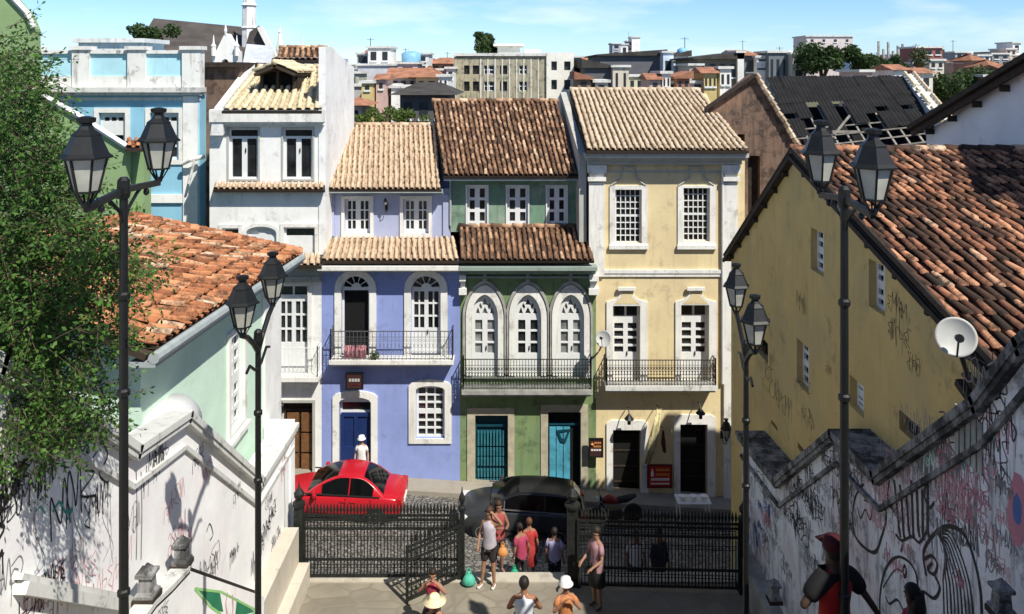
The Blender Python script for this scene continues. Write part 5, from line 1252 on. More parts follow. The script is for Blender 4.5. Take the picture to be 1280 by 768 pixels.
# ================================================================== PEOPLE
def skinobj(name, verts, edges, mt, parent, lv=2, sm=True):
    me = bpy.data.meshes.new(name); me.from_pydata([v[:3] for v in verts], edges, []); o = bpy.data.objects.new(name, me); COL.objects.link(o); o.parent = parent
    md = o.modifiers.new('skin', 'SKIN'); md.use_smooth_shade = True
    if not me.skin_vertices: raise RuntimeError('no skin layer')
    for i, v in enumerate(verts):
        sv = me.skin_vertices[0].data[i]; r = v[3]; sv.radius = (r, v[4] if len(v) > 4 else r); sv.use_root = (i == 0)
    s = o.modifiers.new('sub', 'SUBSURF'); s.levels = lv; s.render_levels = lv
    me.materials.append(mt); return o
SK = {}
def cm(name, c, rough=.85):
    return mat('c_'+name, c, rough, 0, .15, 12)
def person(label, loc, yaw, H=1.7, arms=None, legs=None, pel=.93, skin=(.30, .15, .09), top=('tee', (.5, .5, .5)), bot=('shorts', (.05, .05, .06)), hair=('short', (.015, .012, .01)), hat=None, lean=0.0, shoes=(.08, .07, .06), headturn=0.0, cat='person', fem=False, yoke=False):
    root = bpy.data.objects.new('person', None); COL.objects.link(root); root.location = loc; root.rotation_euler = (0, 0, yaw); k = H/1.7; root.scale = (k*.92, k*.92, k)
    tag(root, label, cat)
    ms = mat('skin_%02d%02d' % (int(skin[0]*100), int(skin[1]*100)), skin, .6, 0, .08, 8)
    sw = .155 if fem else .18
    def L(z, y=0): return y+lean*(z-pel)
    P0 = V((0, 0, pel)); wa = V((0, L(pel+.2), pel+.2)); ch = V((0, L(pel+.38), pel+.37)); nk = V((0, L(pel+.53), pel+.52)); hd = V((0, L(pel+.66, .02), pel+.67))
    if arms is None: arms = (((-.24, -.03, pel+.15), (-.26, .08, pel-.10)), ((.24, -.03, pel+.15), (.26, .08, pel-.10)))
    if legs is None: legs = (((-.10, .02, pel*.52), (-.11, -.02, .07), (-.12, .12, .04)), ((.10, .02, pel*.52), (.11, -.02, .07), (.12, .12, .04)))
    vs = [(*P0, .125, .105), (*wa, .115, .09), (*ch, .13, .10), (*nk, .055), (0, hd.y-.005, hd.z-.075, .058), (0, hd.y-.01, hd.z+.015, .088), (0, hd.y-.01, hd.z+.075, .06), (0, hd.y+.085, hd.z-.025, .016), (-.085, hd.y-.01, hd.z-.015, .018), (.085, hd.y-.01, hd.z-.015, .018), (0, hd.y+.06, hd.z-.085, .026)]
    ed = [(0, 1), (1, 2), (2, 3), (3, 4), (4, 5), (5, 6), (5, 7), (5, 8), (5, 9), (4, 10)]
    sh = []
    for s, (el, ha) in zip((-1, 1), arms):
        b = len(vs); S_ = V((s*sw, ch.y, ch.z+.07)); el = V(el); ha = V(ha); sh.append((S_, el, ha))
        d = (ha-el).normalized(); side = d.cross(V((0, 0, 1)))
        if side.length < .1: side = V((0, 1, 0))
        side.normalize(); pm = ha+d*.06
        vs += [(*S_, .06), (*(S_.lerp(el, .5)), .048), (*el, .038), (*(el.lerp(ha, .5)), .036), (*ha, .025), (*pm, .034, .018)]
        ed += [(2, b), (b, b+1), (b+1, b+2), (b+2, b+3), (b+3, b+4), (b+4, b+5)]
        up = side.cross(d).normalized()
        for j, (off, ln) in enumerate(((-.028, .05), (-.009, .062), (.010, .058), (.028, .045))):
            f0 = pm+side*off+d*.02; f1 = f0+d*ln*.6-up*.008; f2 = f1+d*ln*.4-up*.02; q = len(vs)
            vs += [(*f1, .0085), (*f2, .0075)]; ed += [(b+5, q), (q, q+1)]
        q = len(vs); t0 = ha+d*.03+side*.045*s; t1 = t0+d*.035; vs += [(*t0, .010), (*t1, .009)]; ed += [(b+4, q), (q, q+1)]
    hp = []
    for s, (kn, an, to) in zip((-1, 1), legs):
        b = len(vs); hpv = V((s*.085, P0.y, pel-.05)); kn = V(kn); an = V(an); to = V(to); hp.append((hpv, kn, an, to))
        vs += [(*hpv, .095), (*(hpv.lerp(kn, .5)), .078), (*kn, .055), (*(kn.lerp(an, .35)), .055), (*an, .034), (*to, .032)]
        ed += [(0, b), (b, b+1), (b+1, b+2), (b+2, b+3), (b+3, b+4), (b+4, b+5)]
    body = skinobj('body', vs, ed, ms, root)
    for s in (-1, 1):
        m = MB(); m.smooth = True; m.lathe([(.002, -.009), (.009, -.005), (.009, .005), (.002, .009)], (s*.032, hd.y+.078, hd.z+.01), 8); o = m.build('eye', M['black']); o.parent = root
    m = MB(); m.cbox((0, hd.y+.073, hd.z-.062), (.04, .01, .01)); o = m.build('mouth', cm('lip', (.25, .07, .06))); o.parent = root
    # clothes
    kind, col = top; mt = cm('%s_%d_%d_%d' % (kind, int(col[0]*99), int(col[1]*99), int(col[2]*99)), col)
    m = MB(); m.smooth = True; nn_ = 16
    rg = [((0, P0.y, pel-.12), .185 if not fem else .19, .14), ((0, P0.y, pel-.02), .178, .132), (tuple(wa), .150 if fem else .165, .12), (tuple(ch), .178 if fem else .198, .142), ((0, ch.y, ch.z+.075), .165 if fem else .19, .112), ((0, nk.y, nk.z-.055), .105, .085), ((0, nk.y, nk.z-.01), .066, .062)]
    vs_ = [V((c_[0]+cos(2*pi*i/nn_)*rx_, c_[1]+sin(2*pi*i/nn_)*ry_+.006*sin(i*2.7+c_[2]*30), c_[2]+.008*sin(i*1.7))) for c_, rx_, ry_ in rg for i in range(nn_)]
    m.add(vs_, [(j*nn_+i, j*nn_+(i+1) % nn_, (j+1)*nn_+(i+1) % nn_, (j+1)*nn_+i) for j in range(len(rg)-1) for i in range(nn_)])
    ext = {'tee': .6, 'tank': 0.0, 'long': 1.0}[kind]
    for s, (S_, el, ha) in zip((-1, 1), sh):
        if ext > .2:
            e_ = S_.lerp(el, ext) if ext < 1 else el
            q_ = [S_-V((s*.05, 0, .035)), S_-V((s*.01, 0, .012)), S_.lerp(e_, .4), e_]; r__ = [.05, .066, .066, .064]
            if ext == 1.0: q_ += [el.lerp(ha, .5), el.lerp(ha, .92)]; r__ += [.05, .044]
            m.tube(q_, r__, 10)
    o = m.build('shirt', mt); o.parent = root
    if yoke:
        yv = [(ch.x, ch.y, ch.z+.02, .175, .15), (0, nk.y, nk.z-.03, .09)]; ye = [(0, 1)]
        for s, (S_, el, ha) in zip((-1, 1), sh): b = len(yv); yv += [(*S_, .105), (*(S_.lerp(el, .75)), .085)]; ye += [(0, b), (b, b+1)]
        skinobj('black_yoke', yv, ye, cm('yoke', (.008, .008, .009)), root)
    kind, col = bot; mt = cm('%s_%d_%d_%d' % (kind, int(col[0]*99), int(col[1]*99), int(col[2]*99)), col)
    if kind == 'skirt':
        m = MB(); m.smooth = True; m.lathe([(.14, pel+.1), (.17, pel-.08), (.24, pel-.42), (.22, pel-.43)], (0, 0, 0), 20, sy=.85); o = m.build('skirt', mt); o.parent = root
    else:
        bv = [(0, P0.y, pel+.06, .165, .142)]; be = []
        for (h_, kn, an, to) in hp:
            b = len(bv); bv += [(h_.x, h_.y, h_.z-.02, .13), (*(h_.lerp(kn, .5)), .112), (*(h_.lerp(kn, .92)), .092)]; be += [(0, b), (b, b+1), (b+1, b+2)]
            if kind == 'pants': bv += [(*(kn.lerp(an, .4)), .076), (*(kn.lerp(an, .93)), .058)]; be += [(b+2, b+3), (b+3, b+4)]
        skinobj('trousers' if kind == 'pants' else 'shorts', bv, be, mt, root)
    for (h_, kn, an, to) in hp:
        skinobj('shoe', [(an.x, an.y-.03, an.z-.02, .045, .04), (*(V(an).lerp(V(to), .5)-V((0, 0, .015))), .045, .035), (to.x, to.y+.02, to.z-.01, .042, .03)], [(0, 1), (1, 2)], cm('shoe_%d' % int(shoes[0]*99), shoes), root, 1)
    hk, hc = hair; mh = cm('hair_%d_%d' % (int(hc[0]*999), int(hc[1]*999)), hc, .6)
    hv = [(0, hd.y-.03, hd.z+.055, .098), (0, hd.y-.05, hd.z-.01, .085)]; he = [(0, 1)]
    if hk == 'long': hv += [(0, hd.y-.08, hd.z-.14, .085, .05), (0, hd.y-.10, hd.z-.32, .07, .04)]; he += [(1, 2), (2, 3)]
    if hk == 'bun': hv += [(0, hd.y-.11, hd.z+.1, .05)]; he += [(0, 2)]
    if hk != 'bald':
        m = MB(); m.smooth = True; na, ne = 18, 12; hy, hz = hd.y-.018, hd.z+.03; vs_ = []
        for j in range(ne+1):
            e_ = pi*j/ne
            for i in range(na):
                a_ = 2*pi*i/na; r_ = .108; front = max(0, sin(a_)); low = max(0, -cos(e_)+.12)
                r_ *= (1-.45*min(1, front*1.4)*min(1, low*2.2)); vs_.append(V((cos(a_)*sin(e_)*r_*.92, hy+sin(a_)*sin(e_)*r_, hz+cos(e_)*r_*1.0)))
        m.add(vs_, [(j*na+i, j*na+(i+1) % na, (j+1)*na+(i+1) % na, (j+1)*na+i) for j in range(ne) for i in range(na)])
        if hk == 'long': m.tube([(0, hd.y-.07, hd.z+.04), (0, hd.y-.10, hd.z-.14), (0, hd.y-.12, hd.z-.30), (0, hd.y-.12, hd.z-.42)], [.09, .085, .065, .03], 10)
        if hk == 'bun': m.lathe([(.01, -.05), (.045, -.03), (.05, 0), (.04, .035), (.01, .05)], (0, hd.y-.13, hd.z+.05), 10)
        o = m.build('hair', mh); o.parent = root
    if hat:
        hn, hcol = hat; mt = cm('hat_%s_%d' % (hn, int(hcol[0]*99)), hcol); m = MB(); m.smooth = True
        if hn == 'straw': m.lathe([(.25, -.02), (.255, -.012), (.12, .0), (.11, .08), (.085, .11), (.02, .115)], (0, hd.y-.02, hd.z+.065), 28)
        elif hn == 'bucket': m.lathe([(.16, -.03), (.165, -.02), (.115, .03), (.105, .09), (.02, .10)], (0, hd.y-.01, hd.z+.06), 20)
        else:
            m.lathe([(.108, -.03), (.11, .02), (.09, .075), (.02, .095)], (0, hd.y-.012, hd.z+.055), 20); m.cbox((0, hd.y+.13, hd.z+.045), (.13, .12, .012))
        o = m.build('hat', mt); o.parent = root
    if hat and hn == 'straw':
        m = MB(); m.lathe([(.117, .005), (.114, .03)], (0, hd.y-.02, hd.z+.065), 28); o2 = m.build('hat_band', cm('band', (.1, .07, .05))); o2.parent = o
    return root
def bag(label, p, sz, col, cat='bag', name='handbag'):
    t = thing(name, p, label, cat); m = MB(); m.smooth = True; s = sz; p = V(p)
    m.lathe([(s*.55, 0), (s*.8, s*.15), (s*.75, s*.7), (s*.45, s*1.15), (s*.12, s*1.35), (s*.25, s*1.6)], p, 12, sy=.7); m.build('body', cm('bag_%d_%d' % (int(col[0]*99), int(col[1]*99)), col, .6), t)
    m = MB(); m.tube([p+V((-s*.3, 0, s*1.1)), p+V((-s*.2, 0, s*1.8)), p+V((0, 0, s*2.05)), p+V((s*.2, 0, s*1.8)), p+V((s*.3, 0, s*1.1))], .012, 6, False); m.build('handle', cm('bag_%d_%d' % (int(col[0]*99), int(col[1]*99)), col, .6), t)
    return t
ARMCAM = (((-.30, .12, 1.16), (-.10, .25, 1.42)), ((.30, .12, 1.16), (.10, .25, 1.42)))
def gpt(px, D_, z): return ((px-640)*D_/1000, D_, CZ+z)
person('woman in white top and dark shorts standing in the gate opening, one arm raised', gpt(612, 18.15, ZG), pi-.4, 1.78, arms=(((-.34, .04, 1.42), (-.10, .05, 1.62)), ((.24, .02, 1.1), (.22, .16, .92))), skin=(.30, .16, .10), top=('tank', (.42, .38, .42)), bot=('shorts', (.03, .025, .025)), fem=True, shoes=(.75, .73, .7), hair=('short', (.05, .025, .015)), legs=(((-.10, .02, .5), (-.11, -.02, .07), (-.13, .12, .04)), ((.12, .06, .5), (.17, .08, .07), (.2, .22, .04))))
person('person in red top standing close behind the woman in the white top', gpt(623, 18.9+.25, ZG-.34), pi+.5, 1.72, skin=(.28, .14, .09), top=('tank', (.30, .06, .06)), bot=('shorts', (.03, .03, .03)), fem=True, hair=('long', (.04, .02, .01)), arms=(((-.26, .05, 1.1), (-.12, .25, 1.18)), ((.26, .05, 1.1), (.12, .25, 1.2))))
bag('tan shoulder bag hanging at the side of the woman with the raised arm', gpt(628.5, 18.0, ZG+.78), .15, (.55, .24, .08))
zr = lambda px, D_: zroad((px-640)*D_/1000, D_)
def onroad(px, D_): return ((px-640)*D_/1000, D_, zr(px, D_))
person('woman in pink top and dark trousers walking up from the street', onroad(652, 20.6), .5, 1.6, skin=(.26, .13, .08), top=('tee', (.33, .045, .09)), bot=('pants', (.03, .03, .035)), fem=True, hair=('bun', (.02, .012, .01)), lean=.18, legs=(((-.10, .12, .48), (-.11, .02, .07), (-.12, .15, .04)), ((.10, .02, .48), (.11, -.2, .1), (.12, -.06, .04))))
person('woman in bright red dress walking beside the woman in pink', onroad(662, 21.0), .2, 1.62, skin=(.26, .13, .08), top=('tee', (.36, .035, .03)), bot=('skirt', (.30, .03, .03)), fem=True, hair=('short', (.1, .04, .02)), lean=.1)
bag('green carrier bag held by the woman in pink', onroad(643, 20.5)[:2]+(zr(643, 20.5)+.35,), .14, (.02, .30, .16), 'carrier bag', 'carrier_bag')
person('person in lilac shirt and black trousers in the shade behind the gate opening', onroad(693, 20.5), -.3, 1.62, skin=(.25, .13, .08), top=('tee', (.40, .38, .58)), bot=('pants', (.02, .02, .025)), hair=('short', (.015, .012, .01)))
person('woman in pale pink top and dark skirt standing in front of the shaded gate', gpt(746, 17.45, ZG), .6+pi/2, 1.72, skin=(.3, .16, .1), top=('tee', (.36, .20, .22)), bot=('skirt', (.02, .02, .02)), fem=True, hair=('short', (.02, .015, .01)), arms=(((-.24, .05, 1.1), (-.18, .3, 1.0)), ((.24, .05, 1.1), (.2, .28, .98))))
person('man in white shirt seen through the bars of the right gate', onroad(795, 20.4), pi, 1.7, skin=(.2, .1, .06), top=('tee', (.6, .6, .6)), bot=('shorts', (.04, .04, .05)))
person('person in dark navy clothes seen through the right gate beside the man in white', onroad(824, 20.6), pi+.5, 1.72, skin=(.2, .1, .06), top=('long', (.02, .025, .05)), bot=('pants', (.02, .02, .03)))
seat_legs = (((-.14, .42, .42), (-.15, .5, .02), (-.16, .65, .0)), ((.14, .42, .42), (.15, .5, .02), (.16, .65, .0)))
person('woman in dark red top raising both hands to take a photograph', gpt(541, 16.6, -11.57), pi-.1, 1.62, pel=.5, legs=seat_legs, arms=(((-.33, .1, .82), (-.12, .18, 1.07)), ((.33, .1, .82), (.12, .18, 1.07))), skin=(.34, .17, .11), top=('tank', (.28, .03, .05)), bot=('shorts', (.05, .03, .04)), fem=True, hair=('bun', (.02, .012, .01)))
Dp = 15.9
person('seated person in black wearing a wide straw sun hat', gpt(543, Dp, zst(Dp)-.37), 0.0, 1.7, pel=.5, legs=seat_legs, skin=(.33, .17, .11), top=('tee', (.015, .015, .018)), bot=('pants', (.01, .01, .012)), hat=('straw', (.80, .68, .42)), fem=True)
Dp = 14.6
person('man in white sleeveless vest sitting on the stairs seen from behind', gpt(655, Dp, zst(Dp)-.22), .0, 1.8, pel=.5, legs=seat_legs, skin=(.30, .14, .08), top=('tank', (.62, .66, .72)), bot=('shorts', (.1, .1, .12)), arms=(((-.3, .08, .72), (-.22, .3, .6)), ((.32, .08, .72), (.25, .3, .6))))
person('woman in white hat and orange patterned top holding a phone to her face', gpt(707, 15.6, zst(15.6)-.02), pi+.2, 1.66, pel=.5, legs=seat_legs, arms=(((-.30, .12, .73), (-.10, .25, .99)), ((.30, .12, .73), (.10, .25, .99))), skin=(.33, .16, .1), top=('tee', (.45, .18, .07)), bot=('shorts', (.5, .4, .22)), fem=True, hat=('bucket', (.8, .78, .74)), hair=('short', (.08, .04, .02)))
person('man in red shirt with black shoulders and dark red cap by the right lamp pole', gpt(1043, 7.95, zst(7.95)+.0), .35, 1.8, arms=(((-.40, .0, 1.22), (-.22, .1, 1.18)), ((.40, -.02, 1.15), (.58, -.02, .92))), skin=(.06, .035, .025), top=('tank', (.30, .012, .01)), bot=('pants', (.02, .02, .02)), yoke=True, hat=('cap', (.05, .006, .01)), hair=('short', (.01, .01, .01)), pel=.98)
person('girl with long black hair and crimson top below the wave graffiti at the right', gpt(1141, 8.1, zst(8.1)), .8, 1.42, skin=(.07, .04, .028), top=('tee', (.30, .02, .05)), bot=('shorts', (.03, .03, .04)), hair=('long', (.006, .006, .006)), fem=True)
person('person in white hat and white shirt behind the red car at the dark blue door', (onroad(452, 27.3)[0], 27.3, zr(452, 27.2)+.16), pi, 1.66, skin=(.45, .25, .18), top=('tee', (.75, .72, .68)), bot=('shorts', (.2, .2, .22)), hat=('bucket', (.85, .84, .8)), fem=True)
bag('turquoise green bag lying on the sill at the foot of the gate post', gpt(586, 18.15, ZG+.03), .19, (.08, .42, .30), 'bag', 'carrier_bag')
# parked motorbike and cafe table with white cups in front of the yellow house
def motorbike(loc, yaw):
    root = bpy.data.objects.new('motorbike', None); COL.objects.link(root); root.location = loc; root.rotation_euler = (0, 0, yaw); tag(root, 'dark red motorbike parked behind the right gate by the yellow house', 'motorbike')
    for x in (-.62, .62):
        m = MB(); m.smooth = True; m.lathe([(.22, -.05), (.30, -.05), (.31, 0), (.30, .05), (.22, .05), (.22, -.05)], (x, 0, .31), 24, 0, Matrix.Rotation(pi/2, 3, 'X')); w_ = m.build('wheel', M['rubber']); w_.parent = root
        m = MB(); m.lathe([(.22, -.02), (.22, .02)], (x, 0, .31), 12, 0, Matrix.Rotation(pi/2, 3, 'X')); r_ = m.build('rim', M['rim']); r_.parent = w_
    def pt_(n, mb, mt): o = mb.build(n, mt); o.parent = root
    m = MB(); m.tube([(-.62, 0, .31), (-.2, 0, .35), (.2, 0, .4), (.45, 0, .75), (.62, 0, .31)], .045); m.cbox((0, 0, .38), (.4, .25, .3)); pt_('engine_frame', m, M['plastic'])
    m = MB(); m.smooth = True; m.tube([(.42, 0, .80), (.2, 0, .86), (-.1, 0, .76)], [.07, .15, .10], 12); pt_('tank', m, cm('moto_red', (.22, .02, .02), .3))
    m = MB(); m.smooth = True; m.tube([(-.1, 0, .78), (-.4, 0, .80), (-.72, 0, .88)], [.10, .12, .06], 10); pt_('saddle', m, M['plastic'])
    m = MB(); m.tube([(.42, -.33, 1.02), (.46, -.15, .98), (.46, .15, .98), (.42, .33, 1.02)], .016); m.tube([(.46, 0, .98), (.46, 0, .8)], .03); pt_('handlebar', m, M['iron'])
    m = MB(); m.lathe([(.03, -.06), (.09, 0), (.09, .06)], (.56, 0, .88), 12, 0, Matrix.Rotation(pi/2, 3, 'Y')); pt_('headlight', m, M['head_clear'])
motorbike(onroad(768, 25.5), pi+.2)
p = V(onroad(866, 26.2)); t = thing('cafe_table', p, 'small white cafe table with pale cups outside the right shop door', 'table')
m = MB(); m.cbox(p+V((0, 0, .74)), (1.1, .6, .04)); m.build('table_top', M['joinery'], t, bevel=.01)
for sx in (-.48, .48):
    for sy in (-.24, .24): m = MB(); m.cbox(p+V((sx, sy, .36)), (.04, .04, .72)); m.build('leg', M['joinery'], t)
for k, dx in enumerate((-.35, 0, .35)):
    tt = thing('white_pot', p+V((dx, -.1, .76)), ('leftmost', 'middle', 'rightmost')[k]+' of the three white pots on the cafe table', 'pot', 'white pots on the cafe table'); m = MB(); m.lathe([(.07, 0), (.1, .08), (.12, .16), (.1, .15)], p+V((dx, -.1, .762)), 14); m.build('pot', M['white'], tt)
# laundry and plants on balconies
def plant(px, py, D_, r, n, label, size=.10, c='leaf_pot', pot=True, up=1.0):
    p = P(px, py, D_); t = thing('potted_plant' if pot else 'bush', p-V((0, 0, r)), label, 'plant'); m = MB(); leaves(m, p, r, n, size, (1, 1, up)); m.build('foliage', M[c], t)
    m = MB(); m.lathe([(r*.35, -r*1.2), (r*.5, -r*.5), (r*.45, -r*.5)], p, 10); m.build('pot' if pot else 'trunk', M['wood_door'], t)
leafmat('leaf_pot', (.03, .06, .015), (.10, .17, .05)); leafmat('leaf_tree', (.018, .065, .012), (.12, .24, .045)); leafmat('leaf_far', (.02, .045, .015), (.08, .13, .04)); leafmat('leaf_far2', (.04, .08, .015), (.16, .22, .05))
plant(468, 444, 27.6, .17, 160, 'small green plant on the lilac house balcony beside the draped cloth', .09)
t = thing('draped_cloth', P(440, 450, 27.6), 'red and white patterned cloth draped behind the lilac balcony railing', 'cloth')
m = MB(); m.smooth = True; a = P(430, 432, 27.62); b = P(458, 449, 27.62); n = 24
m.add([V((a.x+(b.x-a.x)*k/n, 27.62+.03*sin(k*1.3), z)) for k in range(n+1) for z in (a.z, b.z)], [(2*k, 2*k+1, 2*k+3, 2*k+2) for k in range(n)])
o = m.build('cloth', mat('laundry', (.5, .22, .24), .9, 0, .7, 9), t); s = o.modifiers.new('s', 'SOLIDIFY'); s.thickness = .01
# ================================================================== FAR TOWN
mat('far_glass', (.03, .035, .04), .3); 
FC = 0
def fmat(c, st=.5):
    n = 'far_%d_%d_%d' % tuple(int(x*99) for x in c); return plaster(n, c, (.12, .11, .10), st, .54)
FARG = 'houses of the far hillside town'
def block(px0, px1, pt_, pb, D_, c, label, nx=2, ny=1, depth=None, roof=None, side=None, name='far_house', wm=(.25, .25), parapet=True, cat='house', bay=None):
    a = P(px0, pt_, D_); b = P(px1, pb, D_); dp = depth or max(4, (b.x-a.x)*.8)
    t = thing(name, ((a.x+b.x)/2, D_, b.z-6), label, cat, FARG)
    m = MB(); m.box((a.x, D_, b.z-8), (b.x, D_+dp, a.z)); m.build('wall', fmat(c), t)
    w = b.x-a.x; h = a.z-b.z; cw = w/nx if nx else 0; chh = h/ny if ny else 0
    for i in range(nx):
        for j in range(ny):
            x0 = a.x+cw*(i+.5)-cw*wm[0]*(.8+.4*random.random()); x1 = a.x+cw*(i+.5)+cw*wm[0]; z1 = a.z-chh*j-chh*.22; z0 = z1-chh*wm[1]*2
            m = MB(); m.box((x0, D_-.03, z0), (x1, D_-.003, z1)); wn = m.build('window', M['far_glass'], t)
            m = MB(); m.box((x0-.08, D_-.12, z0-.14), (x1+.08, D_-.003, z0-.002)); m.build('sill', M['joinery'], wn)
    if roof and len(roof) == 4:
        rc, rh, ov, lean_ = roof; o = ov; zc = a.z+.02; m = MB(); yr = D_+dp*(.45 if lean_ == 'gable' else 1)
        x0, x1, y0, y1 = a.x-o, b.x+o, D_-o, D_+dp+o
        if lean_ == 'gable': m.add([(x0, y0, zc), (x1, y0, zc), (x1, y1, zc), (x0, y1, zc), (x0, yr, zc+rh), (x1, yr, zc+rh)], [(0, 1, 5, 4), (1, 2, 5), (2, 3, 4, 5), (3, 0, 4), (3, 2, 1, 0)])
        elif lean_ == 'side': m.hexa([(x0, y0, zc-.1), (x1, y0, zc-.1), (x1, y1, zc-.1), (x0, y1, zc-.1), (x0, y0, zc+.05), (x1, y0, zc+rh), (x1, y1, zc+rh), (x0, y1, zc+.05)])
        elif lean_ == 'sidel': m.hexa([(x0, y0, zc-.1), (x1, y0, zc-.1), (x1, y1, zc-.1), (x0, y1, zc-.1), (x0, y0, zc+rh), (x1, y0, zc+.05), (x1, y1, zc+.05), (x0, y1, zc+rh)])
        m.build('roof', M[rc], t)
    elif roof:
        rc, rh, ov = roof; m = MB(); o = ov; zc = a.z+.02; yc = D_+dp*.5
        m.add([(a.x-o, D_-o, zc), (b.x+o, D_-o, zc), (b.x+o, D_+dp+o, zc), (a.x-o, D_+dp+o, zc), (a.x+rh, yc, zc+rh), (b.x-rh, yc, zc+rh)], [(0, 1, 5, 4), (1, 2, 5), (2, 3, 4, 5), (3, 0, 4), (3, 2, 1, 0)])
        m.build('roof', M[rc] if isinstance(rc, str) else rc, t)
    elif parapet:
        m = MB(); q = .18; m.box((a.x-q, D_-q, a.z-.02), (b.x+q, D_+dp+q, a.z+.18)); m.build('roof_slab', M['coping'], t)
    return t
T_FAR = mat('far_tile', (.32, .15, .09), .9, 0, .35, 1.5, .6, 4); T_FARD = mat('far_tile_dark', (.055, .05, .045), .85, 0, .35, 1.2, .5, 3); mat('brick_far', (.30, .12, .09), .9, 0, .3, 2)
block(430, 449, 92, 132, 75, (.42, .44, .36), 'grey green flat house just right of the white party wall', 1, 2)
block(447, 497, 82, 112, 80, (.55, .56, .60), 'lavender grey block under the white rooftop room', 0, 0)
block(460, 488, 60, 82, 80.5, (.78, .76, .72), 'white rooftop room with a thin dark roof slab, highest on the left of the town', 2, 1, roof=None)
block(446, 460, 68, 80, 82, (.5, .5, .5), 'open dark roof terrace left of the white rooftop room', 1, 1, wm=(.4, .35))
block(441, 494, 108, 145, 66, (.42, .41, .40), 'long grey concrete wall house below the lavender block', 2, 1, wm=(.08, .3))
block(489, 512, 110, 130, 64, (.80, .79, .76), 'short white wall house beside the grey concrete one', 0, 0)
block(497, 522, 80, 97, 78, (.60, .50, .48), 'pinkish house behind the orange roof', 1, 1)
block(503, 536, 68, 92, 84, (.74, .75, .74), 'white house with green terrace behind the orange roof', 2, 2)
block(489, 520, 98, 112, 70, (.50, .42, .40), 'mauve walled half of the house under the orange roof', 3, 1, roof=('far_tile', .9, .6, 'gable'), depth=6)
block(520, 546, 97, 118, 69, (.72, .55, .34), 'peach walled house with an orange hipped roof', 2, 1, roof=('far_tile', 1.0, .7), depth=6)
block(546, 560, 88, 120, 74, (.52, .56, .64), 'narrow pale blue grey house beside the long apartment block', 0, 0)
block(558, 568, 86, 122, 73, (.66, .70, .66), 'narrow pale green house beside the long apartment block', 1, 2)
block(540, 571, 80, 92, 88, (.40, .24, .18), 'low red brown house on the skyline left of the apartment block', 3, 1, roof=('far_tile', .7, .5))
block(434, 452, 132, 160, 52, (.62, .56, .48), 'little house with an orange awning roof next to the white party wall', 1, 1, roof=('far_tile', .5, .6), depth=3)
t = block(500, 560, 119, 160, 48, (.10, .10, .10), 'dark open shed with a low black roof behind the lilac house', 3, 1, roof=('far_tile_dark', .7, .6), depth=6)
# water tank
t = thing('water_tank', P(514, 74, 80), 'round blue water tank on the white roofs left of the apartment block', 'water tank'); m = MB(); m.smooth = True; a = P(514, 82, 83); m.lathe([(.9, 0), (1.0, .2), (1.0, 1.2), (.7, 1.4), (.2, 1.5)], a, 16); m.build('tank', mat('tank_blue', (.2, .42, .6), .5), t)
# long apartment block
D_ = 75; t = thing('apartment_block', P(640, 130, D_), 'long stained beige apartment block with two rows of windows and a bright white end', 'building')
a = P(567, 70, D_); b = P(683, 150, D_); c = P(717, 67, D_)
wins = []
for px0, px1 in ((580, 587), (591, 599), (605, 618), (625, 634), (649, 659)):
    for py0, py1 in ((82, 93), (102, 114)): wins.append(R(px0, py0, px1, py1, D_))
m = MB(); m.slab([A(567, 155, D_), A(683, 155, D_), A(683, 68, D_), A(567, 73, D_)], wins, FR(D_), -.4, 0); m.box((a.x, D_+.4, b.z-3), (c.x, D_+12, a.z-.1)); m.build('wall', plaster('apt_beige', (.40, .36, .25), (.09, .09, .07), .9, .50, 1.3), t)
for op in wins:
    m = MB(); m.slab(op, [], FR(D_), -.3, -.25); wn = m.build('window', M['far_glass'], t)
    x0, z0 = op[0]; x1, z1 = op[2]; m = MB(); m.slab(op, grid(x0, z0, x1, z1, 2, 2, .08, .06), FR(D_), -.24, -.18); m.build('window_bars', M['wood_dark'] if random.random() < .6 else M['joinery'], wn)
w2_ = [R(689, 77, 696, 88, D_), R(705, 77, 713, 88, D_), R(689, 100, 696, 112, D_), R(705, 100, 713, 112, D_)]
m = MB(); m.slab([A(683, 155, D_), A(717, 155, D_), A(717, 66, D_), A(683, 66, D_)], w2_, FR(D_-.25), -.5, 0); m.build('end_wall', plaster('apt_white', (.78, .76, .68), (.25, .24, .2), .5, .56), t)
for op in w2_: m = MB(); m.slab(op, [], FR(D_-.25), -.35, -.3); m.build('window', M['far_glass'], t)
m = MB()
for k in range(9):
    q = P(600+k*9, 70, D_); m.box((q.x, D_-.05, q.z-9.5), (q.x+.12, D_-.003, q.z-.3))
m.box((a.x-.1, D_-.2, a.z-.02), (c.x+.1, D_+12, a.z+.25)); m.build('roof_slab', M['coping'], t)
m = MB(); q = P(622, 58, D_+3); r_ = P(650, 68, D_+3); m.box((q.x, D_+3, r_.z-.5), (r_.x, D_+7, q.z)); m.box((q.x-.4, D_+2.6, q.z+.01), (r_.x+.4, D_+7.4, q.z+.25)); q = P(655, 62, D_+5); r_ = P(676, 68, D_+5); m.box((q.x, D_+5, r_.z-.5), (r_.x, D_+8, q.z)); m.build('roof_room', M['apt_white'], t)
block(717, 742, 92, 112, 78, (.40, .22, .16), 'small red tiled house right of the apartment block', 2, 1, roof=('far_tile', 1.2, .5))
block(716, 727, 72, 92, 92, (.30, .30, .30), 'narrow dark grey tower house beside the apartment block end', 1, 1)
t = block(731, 766, 84, 120, 70, (.13, .13, .14), 'dark slate grey house with a long sloping roof behind the yellow house', 0, 0, roof=('far_tile_dark', .7, .3, 'sidel'), depth=12)
block(766, 786, 84, 118, 69, (.62, .56, .44), 'cream faced house with two small windows', 2, 1, wm=(.15, .3), depth=5)
